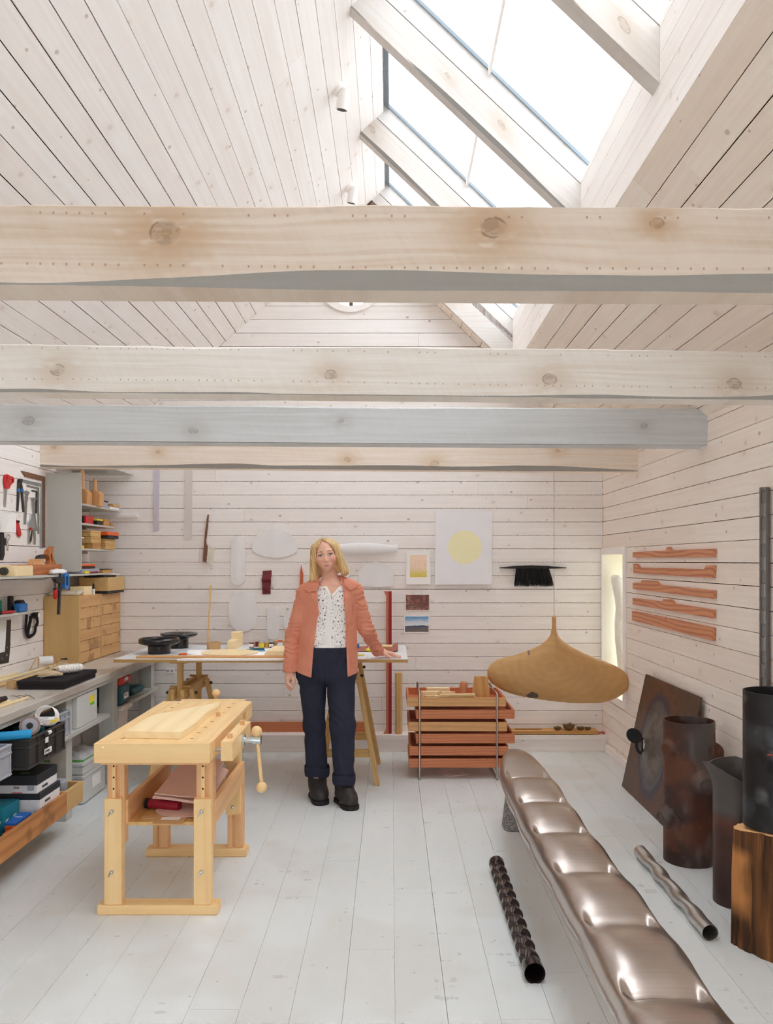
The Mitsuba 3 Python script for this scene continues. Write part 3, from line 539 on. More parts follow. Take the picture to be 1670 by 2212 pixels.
be = thing('bench', 'long inflated polished steel bench with pillow-like bulges on granite legs', 'bench')
add(benchmesh(), 'm_bench', 'seat', be, smooth=True); add(bench_seam, 'm_bench', 'seam', be)
for y in (4.86, 1.75):
    m = surfnet(lambda p: np.maximum(np.linalg.norm(np.maximum(np.abs(p[:, :2] - [.735, y]) - np.stack([.085 - .10 * (p[:, 2]), .085 - .12 * p[:, 2]], 1) + .045, 0), axis=1) - .045, np.maximum(p[:, 2] - .332, -p[:, 2])), (.55, y - .2, -.02), (.92, y + .2, .36), .008)
    add(m, 'm_granite', 'leg', be, smooth=40, label='speckled grey granite leg')
# pipes lying on the floor
def pipe_floor(x, y0, y1, r, fn, th, n=220, k=40):
    a = np.linspace(0, 2 * np.pi, k, endpoint=False); ys = np.linspace(y0, y1, n)
    out = [np.stack([x + fn(a, y) * np.cos(a), a * 0 + y, r + fn(a, y) * np.sin(a)], 1) for y in ys]
    inn = [np.stack([x + (fn(a, y) - th) * np.cos(a), a * 0 + y, r + (fn(a, y) - th) * np.sin(a)], 1) for y in ys[::-3]]
    return grid_tube(out + inn, closed=True)
def braid(a, y):
    e = np.clip((y - 3.08) / .12, 0, 1) * np.clip((4.17 - y) / .08, 0, 1); e = e * e * (3 - 2 * e); ph = -y / .098; lob = np.zeros_like(a)
    for s in range(3):
        d = np.abs(((a - s * 2.0944 - 1.25 + np.pi) % (2 * np.pi)) - np.pi) / 1.12; f = (ph + s / 3. - .34 * d * d) % 1.0
        lob = np.maximum(lob, (.18 + .82 * np.clip(f / .8, 0, 1) ** .75) * (1 - np.clip((f - .84) / .16, 0, 1) ** 1.5) * np.clip(1 - d ** 3.5, 0, 1))
    return .0388 * (1 - e * .40 + e * .42 * lob)
add(pipe_floor(.528, 3.06, 4.18, .0365, braid, .004, 420, 48), 'm_pipe_dark', 'braided_pipe', label='short dark brown pipe with a braided, scaly surface lying on the floor beside the bench', cat='pipe', smooth=50)
def twist(a, y):
    e = np.clip((y - 3.40) / .28, 0, 1) * np.clip((4.36 - y) / .2, 0, 1); e = e * e * (3 - 2 * e)
    return .033 * (1 - e * (.13 + .13 * np.cos(2 * (a - y * 13.0)) + .04 * np.sin(y * 40)))
add(pipe_floor(1.303, 3.40, 4.36, .0335, twist, .0035, 200, 40), 'm_alu', 'twisted_pipe', label='light aluminium pipe with a spiral twist lying on the floor by the rusty tubes', cat='pipe', smooth=50)
# standing tubes
def stand(cx, cy, z0, top, r, th, bumps, n=110, k=120, lean=0):
    a = np.linspace(0, 2 * np.pi, k, endpoint=False); tp = np.array([top(t) for t in a])
    def rad(z, f=1):
        d = np.zeros(k)
        for (t, zz, R, h) in bumps:
            q = np.sqrt((((a - t + np.pi) % (2 * np.pi) - np.pi) * r) ** 2 + (z - zz) ** 2) / R; d += h * np.where(q < 1, np.sqrt(np.clip(1 - q * q, 0, 1)) * .7 + .3 * (1 - q * q), 0) + .22 * h * np.exp(-(q - .4) ** 2 * 2.2) * (q > .4)
        return r + d * f
    out, inn = [], []
    for s in np.linspace(0, 1, n): z = z0 + (tp - z0) * s; q = rad(z); out.append(np.stack([cx + q * np.cos(a), cy + q * np.sin(a), z], 1))
    for s in np.linspace(1, 0, n // 2): z = z0 + (tp - z0) * s; q = rad(z) - th; inn.append(np.stack([cx + q * np.cos(a), cy + q * np.sin(a), z], 1))
    return grid_tube(out + inn, closed=True)
A_ = lambda d: math.radians(d)
m = stand(1.548, 4.33, 0, lambda t: .727, .128, .006, [(A_(-78), .43, .062, .034), (A_(200), .585, .05, .022), (A_(-5), .555, .058, .040), (A_(-165), .235, .055, .042)])
slit = xf(bx(-.002, .002, -.03, .03, -.034, .034), ry=-32, loc=(1.548 + .150 * math.cos(A_(-150)), 4.33 + .150 * math.sin(A_(-150)), .255))
add(m, 'm_rust', 'rusty_tube', label='rust brown steel tube with round bulges standing on the floor', cat='steel tube', smooth=50)
add(xf(bx(-.0016, .0016, -.002, .002, -.036, .036), ry=-38, loc=(1.548 + .156 * math.cos(A_(-128)), 4.33 + .156 * math.sin(A_(-128)), .26)), 'm_dark', 'slit', 'rusty_tube', label='narrow dark slit in the lowest bulge')
def torn(t):
    d = math.degrees(t) % 360
    return float(np.interp(d, [0, 35, 70, 105, 145, 180, 200, 235, 275, 315, 360], [.575, .615, .635, .63, .61, .640, .648, .600, .550, .522, .545]))
t2 = stand(1.582, 3.80, 0, torn, .108, .006, [])
v = np.array(t2.vertices); q = np.clip((v[:, 2] - .50) / .145, 0, 1) ** 2; dx, dy = v[:, 0] - 1.582, v[:, 1] - 3.80
v[:, 0] += dx * .55 * q * (dx < 0) + .12 * dx * q * (dx > 0); v[:, 1] += dy * .18 * q; t2 = trimesh.Trimesh(v, t2.faces, process=False)
add(t2, 'm_rust2', 'torn_tube', label='slim dark brown steel tube with a torn curled top, next to the log', cat='steel tube', smooth=50)
def stump():
    a = np.linspace(0, 2 * np.pi, 72, endpoint=False); R = []
    for z in np.linspace(0, .472, 30):
        r = .168 + .030 * np.cos(4 * a + .5) * .45 + .05 * (meshkit.fbm(np.stack([np.cos(a) * 1.6, np.sin(a) * 1.6, a * 0 + z * .9], 1), 3) - .5) + .012 * (meshkit.noise(np.stack([np.cos(a) * 14, np.sin(a) * 14, a * 0 + z * 2], 1)) - .5)
        R.append(np.stack([1.568 + r * np.cos(a), 3.355 + r * np.sin(a), a * 0 + z + (.012 * np.sin(a * 2) if z > .44 else 0)], 1))
    return grid_tube(R)
def f_stump(p, n, uv):
    s = fbm(p.x * 26, p.y * 26, p.z * 1.6); c = mix(S(112, 74, 44), S(62, 42, 28), smoothstep(.3, .66, s)); c = mix(c, S(148, 98, 56), .6 * smoothstep(.5, .75, fbm(p.x * 60, p.y * 60, p.z * 4)))
    orange_side = (1 - smoothstep(1.41, 1.445, p.x + .03 * fbm(p.x * 9, p.y * 9, p.z * 7))) * smoothstep(.1, .2, p.z) * (1 - smoothstep(.36, .42, p.z)); c = mix(c, S(196, 134, 80), .85 * orange_side)  # lighter orange wood on the left side of the log
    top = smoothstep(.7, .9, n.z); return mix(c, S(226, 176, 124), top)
mat('m_stump', f_stump, .75, spec=.2)
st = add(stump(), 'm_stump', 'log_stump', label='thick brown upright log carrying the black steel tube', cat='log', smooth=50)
add(stand(1.556, 3.36, .486, lambda t: 1.028, .128, .006, [(A_(-118), .875, .055, .022), (A_(-122), .80, .045, .020), (A_(-112), .745, .035, .012), (A_(-70), .62, .05, .01)]), 'm_black', 'black_tube', label='blackened steel tube with dented bulges standing on the log', cat='steel tube', smooth=50)
tt = tube([(1.731, 3.862, 0), (1.731, 3.862, 1.893)], .0225, 24)
dv = nrm((-.72, -1, 0)); 
for z in np.arange(.12, 1.87, .1235):
    q = LineString([(0, z - .022), (0, z + .022)]).buffer(.0105, quad_segs=6); tt = cut(tt, fr(ext(q, .05), (1.731 + dv[0] * .008, 3.862 + dv[1] * .008, 0), (-dv[1], dv[0], 0), (0, 0, 1), (dv[0], dv[1], 0)))
mat('m_slotted', S(118, 114, 112), .34, .7)
add(tt, 'm_slotted', 'slotted_tube', label='tall dark metal post with a row of oval slots leaning by the boarded wall', cat='metal post', smooth=35)
# heat-stained plate with the torn bulge
B0, B1, TL_, TR_ = np.array((1.598, 5.75, .002)), np.array((1.600, 4.71, .002)), np.array((1.727, 5.63, .79)), np.array((1.738, 4.65, .79))
PC = (5.352, .375)
def f_plate(p, n, uv):
    d = dr.sqrt(dr.square((p.y - 5.26) / .30) + dr.square((p.z - .39) / .36)) + .06 * (fbm(p.y * 7, p.z * 7) - .5); b = fbm(p.y * 30, p.z * 30)
    c = mix(S(116, 110, 106), S(92, 92, 96), smoothstep(.45, .72, d)); c = mix(c, S(72, 68, 86), smoothstep(.72, .82, d)); c = mix(c, S(104, 74, 60), smoothstep(.86, .98, d)); c = mix(c, S(92, 74, 62), smoothstep(1.1, 1.5, d))
    return mix(c, S(70, 58, 52), .35 * smoothstep(.5, .7, b))
mat('m_plate', f_plate, .42, .45)
nu, nv = 70, 60; G = []
pn = nrm(np.cross(B1 - B0, TL_ - B0)); pn = pn if pn[0] < 0 else -pn
for off in (0, 1):
    L = []
    for i in range(nu + 1):
        for j in range(nv + 1):
            u, w = i / nu, j / nv; q = (B0 * (1 - u) + B1 * u) * (1 - w) + (TL_ * (1 - u) + TR_ * u) * w
            d = math.hypot(q[1] - PC[0], q[2] - PC[1]); L.append(q + pn * (.042 * math.exp(-(d / .085) ** 2) + (.007 if off == 0 else 0)))
    G.append(np.array(L))
idx = lambda i, j: i * (nv + 1) + j; f1 = []
for i in range(nu):
    for j in range(nv):
        c = (G[0][idx(i, j)] + G[0][idx(i + 1, j + 1)]) / 2
        if math.hypot((c[1] - PC[0]) * 1.25, c[2] - PC[1]) < .038: continue
        f1 += [[idx(i, j), idx(i + 1, j), idx(i + 1, j + 1)], [idx(i, j), idx(i + 1, j + 1), idx(i, j + 1)]]
f1 = np.array(f1); N = len(G[0]); e = np.sort(np.vstack([f1[:, [0, 1]], f1[:, [1, 2]], f1[:, [2, 0]]]), 1); ue, ct = np.unique(e, axis=0, return_counts=True); bd = ue[ct == 1]
sd = np.vstack([np.stack([bd[:, 0], bd[:, 1], bd[:, 1] + N], 1), np.stack([bd[:, 0], bd[:, 1] + N, bd[:, 0] + N], 1)])
sp = add(trimesh.Trimesh(np.vstack(G), np.vstack([f1, f1[:, ::-1] + N, sd]), process=False), 'm_plate', 'steel_plate', label='square heat-stained steel plate leaning against the boarded wall', cat='steel plate', smooth=40)
rim = [np.array((1.612 + .01 * math.cos(t), PC[0] + .032 * math.cos(t), PC[1] + .040 * math.sin(t))) for t in np.linspace(0, 2 * np.pi, 28, endpoint=False)]
add(tube(rim, .007, 8, closed=True), 'm_iron', 'torn_rim', sp, smooth=True)
mat('m_black_matte', S(24, 24, 25), .6)
dk = trimesh.creation.cylinder(.052, .006, sections=28); dk = xf(dk, ry=74, rz=52, loc=(1.560, 5.345, .432)); add(dk, 'm_black_matte', 'curled_flap', sp, label='black curled flap of the torn hole', smooth=35)
add(tube(spline([(1.592, 5.36, .405), (1.575, 5.345, .375), (1.580, 5.33, .34), (1.602, 5.325, .325)], 12), .012, 8, flat=.35), 'm_black_matte', 'curled_flap', sp, smooth=40)
# fir strips on the right wall
def Q3(x, y): px, py = 1320 + x / 4.254, 1040 + y / 4.254; Y = 1.738 * 1800 / (px - CX); return (Y, Z(py, Y))
for nm, pts in (('fir strip with one small pointed peak, topmost of the five on the wall', [(200, 648), (500, 635), (515, 602), (528, 602), (548, 632), (940, 620), (938, 695), (198, 698)]), ('fir strip with raised tabs at both ends, second from the top of the five', [(202, 758), (232, 760), (255, 792), (555, 797), (855, 807), (872, 772), (938, 772), (932, 886), (205, 842)]),
        ('fir strip with a wide raised tab near one end, middle one of the five', [(200, 930), (268, 935), (280, 907), (408, 915), (438, 950), (940, 1003), (936, 1077), (200, 987)]), ('fir strip with a short raised tab near the middle, fourth from the top', [(198, 1072), (470, 1103), (482, 1080), (545, 1086), (572, 1122), (936, 1180), (934, 1257), (198, 1128)]), ('fir strip with a small V notch, lowest and widest of the five', [(193, 1190), (490, 1250), (505, 1285), (518, 1255), (934, 1345), (930, 1462), (193, 1275)])):
    m = eyz([Q3(*q) for q in pts], 1.738, 1.756); add(m, 'm_fir_wavy', 'wooden_strip', label=nm, cat='wooden strip', group='fir strips on the wall', grain=1)
# carved wooden form hanging on a wire
oc_ = [(1030, 838), (1042, 834), (1055, 838), (1056, 880), (1058, 920), (1070, 965), (1110, 1010), (1190, 1060), (1300, 1110), (1430, 1160), (1500, 1200), (1540, 1250), (1545, 1290), (1520, 1340), (1440, 1392), (1330, 1418), (1130, 1415), (990, 1400), (860, 1380), (740, 1350), (660, 1310), (605, 1260), (595, 1210), (605, 1180), (640, 1145), (690, 1120), (760, 1105), (870, 1068), (950, 1030), (1010, 975), (1025, 930), (1029, 880)]
PY = 6.2; o2 = np.array([(X(860 + x / 3.0926, PY), Z(1060 + y / 3.0926, PY)) for x, y in oc_]); o2 = spline(np.vstack([o2, o2[:1]]), 240)
import shapely
from scipy.spatial import cKDTree
opoly = Polygon(o2).buffer(0); bp_ = np.array([opoly.exterior.interpolate(s).coords[0] for s in np.linspace(0, opoly.exterior.length, 1500)]); kd = cKDTree(bp_)
def f_pend(p):
    d, _ = kd.query(p[:, [0, 2]]); ins = shapely.contains_xy(opoly, p[:, 0], p[:, 2]); q = np.clip(d / .15, 0, 1); t = .075 * np.sqrt(1 - (1 - q) ** 2)
    return np.where(ins, np.abs(p[:, 1] - PY) - t, np.sqrt(d * d + (p[:, 1] - PY) ** 2))
m = surfnet(f_pend, (o2[:, 0].min() - .03, PY - .1, o2[:, 1].min() - .03), (o2[:, 0].max() + .03, PY + .1, o2[:, 1].max() + .03), .0075); m = trimesh.smoothing.filter_taubin(m, iterations=12)
kx, kz = X(1148, PY), Z(1500, PY); k2x, k2z = X(1141, PY), Z(1408, PY)
def f_pendt(p, n, uv):
    x, z = p.x - 1.15, p.z - .9; w = fbm(x * 2.2, z * 3.0, 3.0); r = .5 + .5 * dr.sin(150 * (dr.sqrt(dr.square(x * .55 - .02) + dr.square(z * .8 + .1)) + .09 * w)); g = fbm(x * 30, z * 60)
    c = mix(S(206, 164, 108), S(182, 136, 84), dr.clip(.14 * r + .6 * fbm(x * 4, z * 6) + .35 * (g - .5), 0, 1))
    b = fbm(p.x * 60, p.z * 60) * .02; d1 = dr.sqrt(dr.square((p.x - kx) * .55) + dr.square(p.z - kz)) + b; d2 = dr.sqrt(dr.square((p.x - k2x) * 1.8) + dr.square((p.z - k2z) * .7)) + b * .5
    c = mix(c, S(92, 78, 66), 1 - smoothstep(.030, .038, d1)); return mix(c, S(96, 74, 56), .8 * (1 - smoothstep(.014, .022, d2)))
mat('m_pendant', f_pendt, .5)
add(m, 'm_pendant', 'hanging_sculpture', label='large smooth wooden leaf-shaped form hanging on a thin wire near the corner window', cat='wooden sculpture', smooth=True)
px_ = X(1197, PY); add(cyl((px_, PY, Z(1334, PY)), (px_, PY, ZR0 - MR * px_ - .0), .0012, 6), 'm_iron', 'wire', 'hanging_sculpture', label='thin hanging wire')
# white sculpture in the corner window
def column():
    R = []; a = np.linspace(0, 2 * np.pi, 40, endpoint=False)
    for z in np.linspace(WZ0, 1.44, 60):
        py = CY + (H - z) * 1800 / 6.78; l = X(float(np.interp(py, [1238, 1245, 1255, 1290, 1312, 1345, 1380, 1440, 1500], [1330, 1320, 1319, 1326, 1328.5, 1325, 1325.5, 1333, 1340])), 6.78); l = max(l, XR + .01); r = 1.90
        if z > 1.41: r -= (z - 1.41) * 2
        cx, hw = (l + r) / 2, (r - l) / 2; yy = 6.74; c, s = np.cos(a), np.sin(a)
        nz = meshkit.fbm(np.stack([c * 4, s * 4, a * 0 + z * 9], 1), 4) - .5
        R.append(np.stack([cx + hw * c, yy + (.085 + .014 * nz) * s + .02 * math.sin(z * 5), a * 0 + z], 1))
    return grid_tube(R)
mat('m_plaster', lambda p, n, uv: mix(S(250, 250, 247), S(230, 229, 222), fbm(p.x * 60, p.y * 60, p.z * 60)), .9, spec=.1)
add(column(), 'm_plaster', 'plaster_column', label='rough white sculpture with a wavy side standing in the corner window recess', cat='sculpture', smooth=40)
# ---------------------------------------------------------------- counter along the left wall and what is on and under it
def letters(parent, s, h, o, ux, uy, mtl, bold=True, d=.0008):
    m = meshkit.text_mesh(s, h, d, bold); return add(fr(m, o, ux, uy, np.cross(ux, uy)), mtl, 'lettering', parent)
EX, EY, EZ = np.eye(3)
mat('m_counter', lambda p, n, uv: mix(S(186, 180, 172), S(160, 150, 140), smoothstep(.35, .7, fbm(p.x * 6, p.y * 3))), .32); mat('m_greypaint', S(186, 187, 181), .5)
mat('m_crate_black', S(52, 50, 50), .45); mat('m_crate_grey', S(164, 168, 178), .45); mat('m_case_grey', S(204, 206, 204), .45); mat('m_teal', S(30, 84, 96), .45); mat('m_redplastic', S(200, 66, 52), .45); mat('m_plastic_clear', S(214, 204, 196), .3); mat('m_green', S(96, 190, 60), .4)
mat('m_lid', S(40, 42, 48), .6); mat('m_boxwhite', S(232, 230, 234), .7); mat('m_tealbox', S(22, 128, 148), .55); mat('m_bluebox', S(40, 96, 176), .5); mat('m_black_felt', S(46, 42, 44), .9, spec=.1); mat('m_white_flat', S(240, 240, 240), .6)
ct = thing('counter', 'long built-in workshop counter with grey legs and shelves along the boarded wall', 'counter')
CXF = -1.878
add(bx(XL + .002, CXF, 2.9, 6.90, .762, .805, .004), 'm_counter', 'top', ct)
add(bx(-1.93, -1.895, 2.9, 6.85, .735, .7618), 'm_greypaint', 'apron', ct)
for y in (3.0, 4.965, 5.80, 6.72): add(bx(-2.035, -1.935, y, y + .09, 0, .762, .003), 'm_greypaint', 'leg', ct); add(bx(-2.47, -2.40, y, y + .09, 0, .762), 'm_greypaint', 'leg', ct)
add(bx(-2.46, -1.89, 2.9, 5.60, .505, .530, .002), 'm_greypaint', 'shelf', ct); add(bx(-2.46, -1.90, 6.17, 6.85, .505, .530, .002), 'm_greypaint', 'shelf', ct)
add(bx(-2.46, -1.95, 2.9, 4.84, .145, .168), 'm_greypaint', 'shelf', ct)
# things on the counter
bk = thing('flat_box', 'flat black lidded box lying on the grey counter, with horsehair tufts on it', 'box')
add(bx(-2.172, -1.902, 4.845, 5.365, .8055, .845, .003), 'm_black_felt', 'body', bk); add(bx(-2.178, -1.896, 4.839, 5.371, .831, .856, .004), 'm_black_felt', 'lid', bk)
def hair(c, d, n, L, spread, r=.0011, sag=.01, seed=1):
    R = random.Random(seed); l = []
    for i in range(n):
        p0 = np.array(c) + [R.uniform(-.018, .018), R.uniform(-.012, .012), R.uniform(0, .012)]; e = nrm(np.array(d) + [R.gauss(0, spread), R.gauss(0, spread), R.gauss(0, spread * .35)]); l_ = L * R.uniform(.6, 1.1)
        l.append(tube([p0, p0 + e * l_ * .5 + (0, 0, sag * .6), p0 + e * l_ - (0, 0, sag * .3)], [r, r, r * .4], 3))
    return cc(l)
mat('m_horsehair', S(214, 192, 158), .6); mat('m_cream', S(238, 230, 206), .7) if False else None
mat('m_string', S(240, 236, 226), .8)
add(hair((-1.985, 4.99, .870), (-1, -.25, .08), 260, .11, .22, .0016, seed=2), 'm_horsehair', 'hair_tuft', label='blond horsehair tuft lying on the near end of the black box', cat='hair tuft', kind='stuff')
add(hair((-2.03, 5.30, .868), (-.9, .3, .14), 160, .11, .3, .0014, seed=3), 'm_horsehair', 'hair_tuft', label='loose wispy horsehair tuft behind the cream brush roll on the black box', cat='hair tuft', kind='stuff')
br = tube([(-2.03, 5.07, .893), (-1.93, 5.19, .893)], [.022, .021], 16); add(br, 'm_string', 'brush_roll', label='cream brush roll bound with white cord lying on the black box', cat='brush', smooth=40)
add(hair((-2.032, 5.068, .896), (-.6, -.72, .12), 90, .03, .06, .0015, 0, 5), 'm_horsehair', 'bristle', 'brush_roll')
for t in np.linspace(.15, .85, 7): c = np.array((-2.03, 5.07, .893)) * (1 - t) + np.array((-1.93, 5.19, .893)) * t; add(tube([c + (.0235 * (math.cos(a) * .77), -.0235 * math.cos(a) * .64, .0235 * math.sin(a)) for a in np.linspace(0, 6.28, 16, endpoint=False)], .0035, 6, closed=True), 'm_white_flat', 'cord', 'brush_roll', smooth=True)
add(tube(spline([(-2.12, 5.03, .860), (-2.07, 5.0, .861), (-2.04, 5.06, .861), (-2.09, 5.09, .861), (-2.05, 5.02, .864), (-2.02, 5.04, .862)], 40), .003, 6), 'm_string', 'cord', label='white cord loop lying on the black box', cat='cord', smooth=True)
scene['m_clearglass'] = {'type': 'thindielectric', 'int_ior': 1.5}
def jar(x, y, z, r, h, fill, lid, label, fh=.7, group=None, lb=None):
    t = thing('jar', label, 'jar', group)
    if fill: add(lathe([(0, .001), (r * .96, .001), (r * .96, h * fh), (0, h * fh)], 18, (x, y, z)), fill, 'content', t, smooth=40)
    add(lathe([(r, 0), (r, h * .86), (r * .9, h * .92)], 18, (x, y, z)), 'm_clearglass', 'glass', t, smooth=40)
    add(lathe([(0, h * .88), (r * .95, h * .88), (r * .95, h), (0, h)], 18, (x, y, z)), lid, 'lid', t, smooth=40)
    if lb: add(fr(ext(sbox(-r * .85, 0, r * .85, h * .42), .001), (x, y - r - .0015, z + h * .14), EX, EZ, -EY), lb, 'label_sticker', t)
    return t
jar(-2.30, 5.86, .8055, .024, .062, None, 'm_dark', 'small empty glass jar with a black lid on the counter by the drawer unit')
for k, (a, b, w, lb) in enumerate((((-2.42, 4.9, .8125), (-2.40, 5.94, .8125), .020, 'long pale wooden batten lying against the wall at the back of the counter'), ((-2.34, 4.7, .8125), (-2.30, 5.75, .8125), .036, 'wide wooden batten on the counter beside the tape roll'), ((-2.235, 5.4, .8125), (-2.255, 5.95, .8125), .014, 'thin wooden strip lying on the counter behind the black box'), ((-2.475, 5.0, .8125), (-2.470, 5.5, .8125), .03, 'short wooden strip lying closest to the wall on the counter'))):
    bar(a, b, w, .012, (0, 0, 1), 'm_pale' if k in (0, 3) else 'm_pine', 'wooden_batten', None, label=lb, cat='wooden batten', group='battens on the counter')
tp = cut(cyl((-2.225, 4.90, .8055), (-2.225, 4.90, .850), .034, 28), cyl((-2.225, 4.90, .79), (-2.225, 4.90, .86), .026, 24)); add(tp, 'm_card', 'tape_roll', label='brown tape roll standing on the counter next to the black box', cat='tape roll', smooth=35)
add(exy([(-2.25, 4.05), (-2.02, 4.05), (-2.0, 4.40), (-2.1, 4.48), (-2.25, 4.45)], .8055, .815), 'm_pale', 'thin_board', label='thin pale board lying near the front of the counter, under the red tool', cat='board', grain=1)
bar((-2.0, 4.0, .812), (-1.972, 4.52, .812), .014, .012, (0, 0, 1), 'm_pale', 'wooden_stick', None, label='slim pale stick lying along the counter edge by the red tool', cat='stick')
sd = thing('screwdriver', 'red and black ratchet tool lying on the thin board on the counter', 'hand tool')
add(tube([(-2.06, 4.10, .832), (-2.045, 4.22, .834), (-2.03, 4.30, .834)], [.014, .017, .015], 14), 'm_red', 'handle', sd, smooth=40); add(tube([(-2.03, 4.30, .834), (-2.018, 4.36, .834)], [.0165, .013], 14), 'm_dark', 'head', sd, smooth=40); add(tube([(-2.043, 4.232, .834), (-2.040, 4.245, .834)], .0176, 14), 'm_paper', 'band', sd)
mat('m_twig', S(124, 92, 70), .8)
tw = [tube(spline([(-2.10 + .03 * i, 4.60 + .02 * i, .8076), (-2.04 + .03 * i, 4.55 + .012 * i, .812), (-1.985 + .03 * i, 4.46 + .02 * i, .8076)], 8), .0018, 5) for i in range(3)]
for i, w in enumerate(tw): add(w, 'm_twig', 'twig', label=('bent dry twig on the counter, farthest from the black box', 'middle one of the three bent dry twigs on the counter', 'bent dry twig on the counter, closest to the front edge')[i], cat='twig', group='twigs on the counter')
sp_ = thing('spool', 'white thread spool on a yellow wire stand on the counter by the drawer unit', 'spool')
add(cyl((-2.43, 5.74, .865), (-2.36, 5.80, .865), .030, 18), 'm_white_flat', 'thread', sp_, smooth=40)
for a, b in (((-2.432, 5.735, .865), (-.03, -.06)), ((-2.355, 5.805, .865), (.02, .05))): add(tube(spline([(a[0] + b[0], a[1] + b[1], .807), (a[0] + b[0] * .4, a[1] + b[1] * .4, .87), (a[0], a[1], .895), (a[0] - b[0] * .1, a[1], .86), (a[0] + .01, a[1], .807)], 16), .0035, 6), 'm_pine', 'stand', sp_, smooth=True)
# under the counter: crates and cases
def crate(name, label, x0, x1, y0, y1, z0, z1, mtl, holes=True):
    t = thing(name, label, 'crate'); w = .006; b = cut(bx(x0, x1, y0, y1, z0, z1), bx(x0 + w, x1 - w, y0 + w, y1 - w, z0 + w, z1 + .1))
    hs = []
    if holes:
        for yc in (y0 + (y1 - y0) * .27, y0 + (y1 - y0) * .75):
            for i in range(5):
                for j in range(7): hs.append(fr(cyl((0, 0, -.05), (0, 0, .05), .0042, 4), (x1, yc + (i - 2) * .0125 + (j % 2) * .006, z0 + .03 + j * .0115), EY, EZ, EX))
        for i in range(4):
            for j in range(6): hs.append(fr(cyl((0, 0, -.05), (0, 0, .05), .005, 4), (x1 - .20 + (i - 2) * .014 + (j % 2) * .007, y0, z0 + .03 + j * .0135), EX, EZ, EY))
        b = cut(b, cc(hs) if False else m3_union(hs))
    add(b, mtl, 'body', t)
    for z in (z1 - .006, z1 - .042, z0 + .004): add(cut(bx(x0 - .008, x1 + .008, y0 - .008, y1 + .008, z - .005, z + .006, .002), bx(x0 + .002, x1 - .002, y0 + .002, y1 - .002, z - .02, z + .02)), mtl, 'rim', t)
    for yy in np.linspace(y0 + .002, y1 - .008, 5): add(bx(x1 - .001, x1 + .008, yy, yy + .006, z0, z1 - .005), mtl, 'rib', t)
    for xx in np.linspace(x0 + .002, x1 - .006, 4): add(bx(xx, xx + .006, y0 - .008, y0 + .001, z0, z1 - .005), mtl, 'rib', t)
    return t
def m3_union(ms): return unmf(m3.Manifold.batch_boolean([mf(m) for m in ms], m3.OpType.Add))
bc = crate('plastic_crate', 'black perforated plastic crate full of sanding rolls on the counter shelf', -2.12, -1.775, 4.065, 4.515, .534, .682, 'm_crate_black')
add(bx(-1.767, -1.7655, 4.245, 4.335, .565, .592), 'm_white_flat', 'label_sticker', bc); letters(bc, 'SPIRAL', .013, (-1.7654, 4.250, .572), EY, EZ, 'm_dark')
add(tube([(-1.766, 4.235, .668), (-1.766, 4.33, .668)], .008, 10), 'm_dark', 'grip', bc, smooth=40); add(tube([(-1.765, 4.28, .669), (-1.765, 4.315, .669)], .0095, 12), 'm_white_flat', 'grip_tape', bc, smooth=40); add(bx(-1.7665, -1.765, 4.255, 4.292, .622, .650), 'm_white_flat', 'label_sticker', bc)
crate('plastic_crate', 'grey plastic crate cut off at the picture edge, next to the black crate', -2.2, -1.815, 3.5, 3.965, .534, .682, 'm_crate_grey', False)
crate('plastic_crate', 'grey stacking crate with open handles behind the black crate on the shelf', -2.22, -1.905, 4.66, 4.93, .532, .675, 'm_crate_grey', False)
cd = thing('cardboard_box', 'small cardboard box standing in the shadow on the shelf beside the grey crate', 'box'); add(bx(-2.3, -2.0, 4.70, 4.90, .676, .745, .002), 'm_card', 'body', cd)
# contents of the black crate
mat('m_sand', S(150, 128, 120), .8); mat('m_cobalt', S(28, 148, 204), .5)
ro = thing('sanding_roll', 'thick grey brown sandpaper roll with a black core leaning in the black crate', 'roll')
c0, ax_ = np.array((-1.822, 4.20, .722)), nrm((.35, -.9, .22))
add(cyl(c0, c0 - ax_ * .06, .050, 32), 'm_sand', 'paper', ro, smooth=40); add(cyl(c0 + ax_ * .001, c0 - ax_ * .02, .038, 28), 'm_crate_grey', 'core', ro, smooth=40); add(cyl(c0 + ax_ * .002, c0 - ax_ * .02, .016, 20), 'm_dark', 'hole', ro)
c1 = np.array((-1.800, 4.335, .750)); ax_ = nrm((.12, -.95, .28)); q = cut(cyl(c1, c1 - ax_ * .075, .052, 32), cyl(c1 + ax_ * .01, c1 - ax_ * .1, .049, 32)); wr = add(q, 'm_paper', 'paper_roll', label='open white paper ring with a yellow sticker beside the sandpaper roll', cat='paper roll', smooth=40)
add(fr(ext(sbox(-.03, 0, .03, .012), .001), c1 + (.0555, -.02, -.030), nrm((.3, .9, .1)), EZ, nrm((.95, -.3, 0))), 'm_yellow', 'sticker', wr)
q = tube([(-2.05, 3.94, .7055), (-1.765, 4.085, .7055)], .0215, 18, cap=False); add(q, 'm_cobalt', 'blue_roll', label='bright blue abrasive paper roll lying across the crates', cat='roll', smooth=True)
add(bx(-1.93, -1.79, 4.40, 4.50, .6885, .712, .002), 'm_paper', 'carton', label='flat white carton lying on top of the black crate', cat='box'); scene['carton'] and add(exy(Point(0, 0).buffer(.028).difference(Point(0, 0).buffer(.022)), 0, .0006).apply_translation((-1.86, 4.45, .7125)), 'm_crate_grey', 'emblem', 'carton')
add(bx(-1.95, -1.80, 4.30, 4.33, .60, .695), 'm_teal', 'notebook', label='dark green pad standing in the black crate', cat='pad')
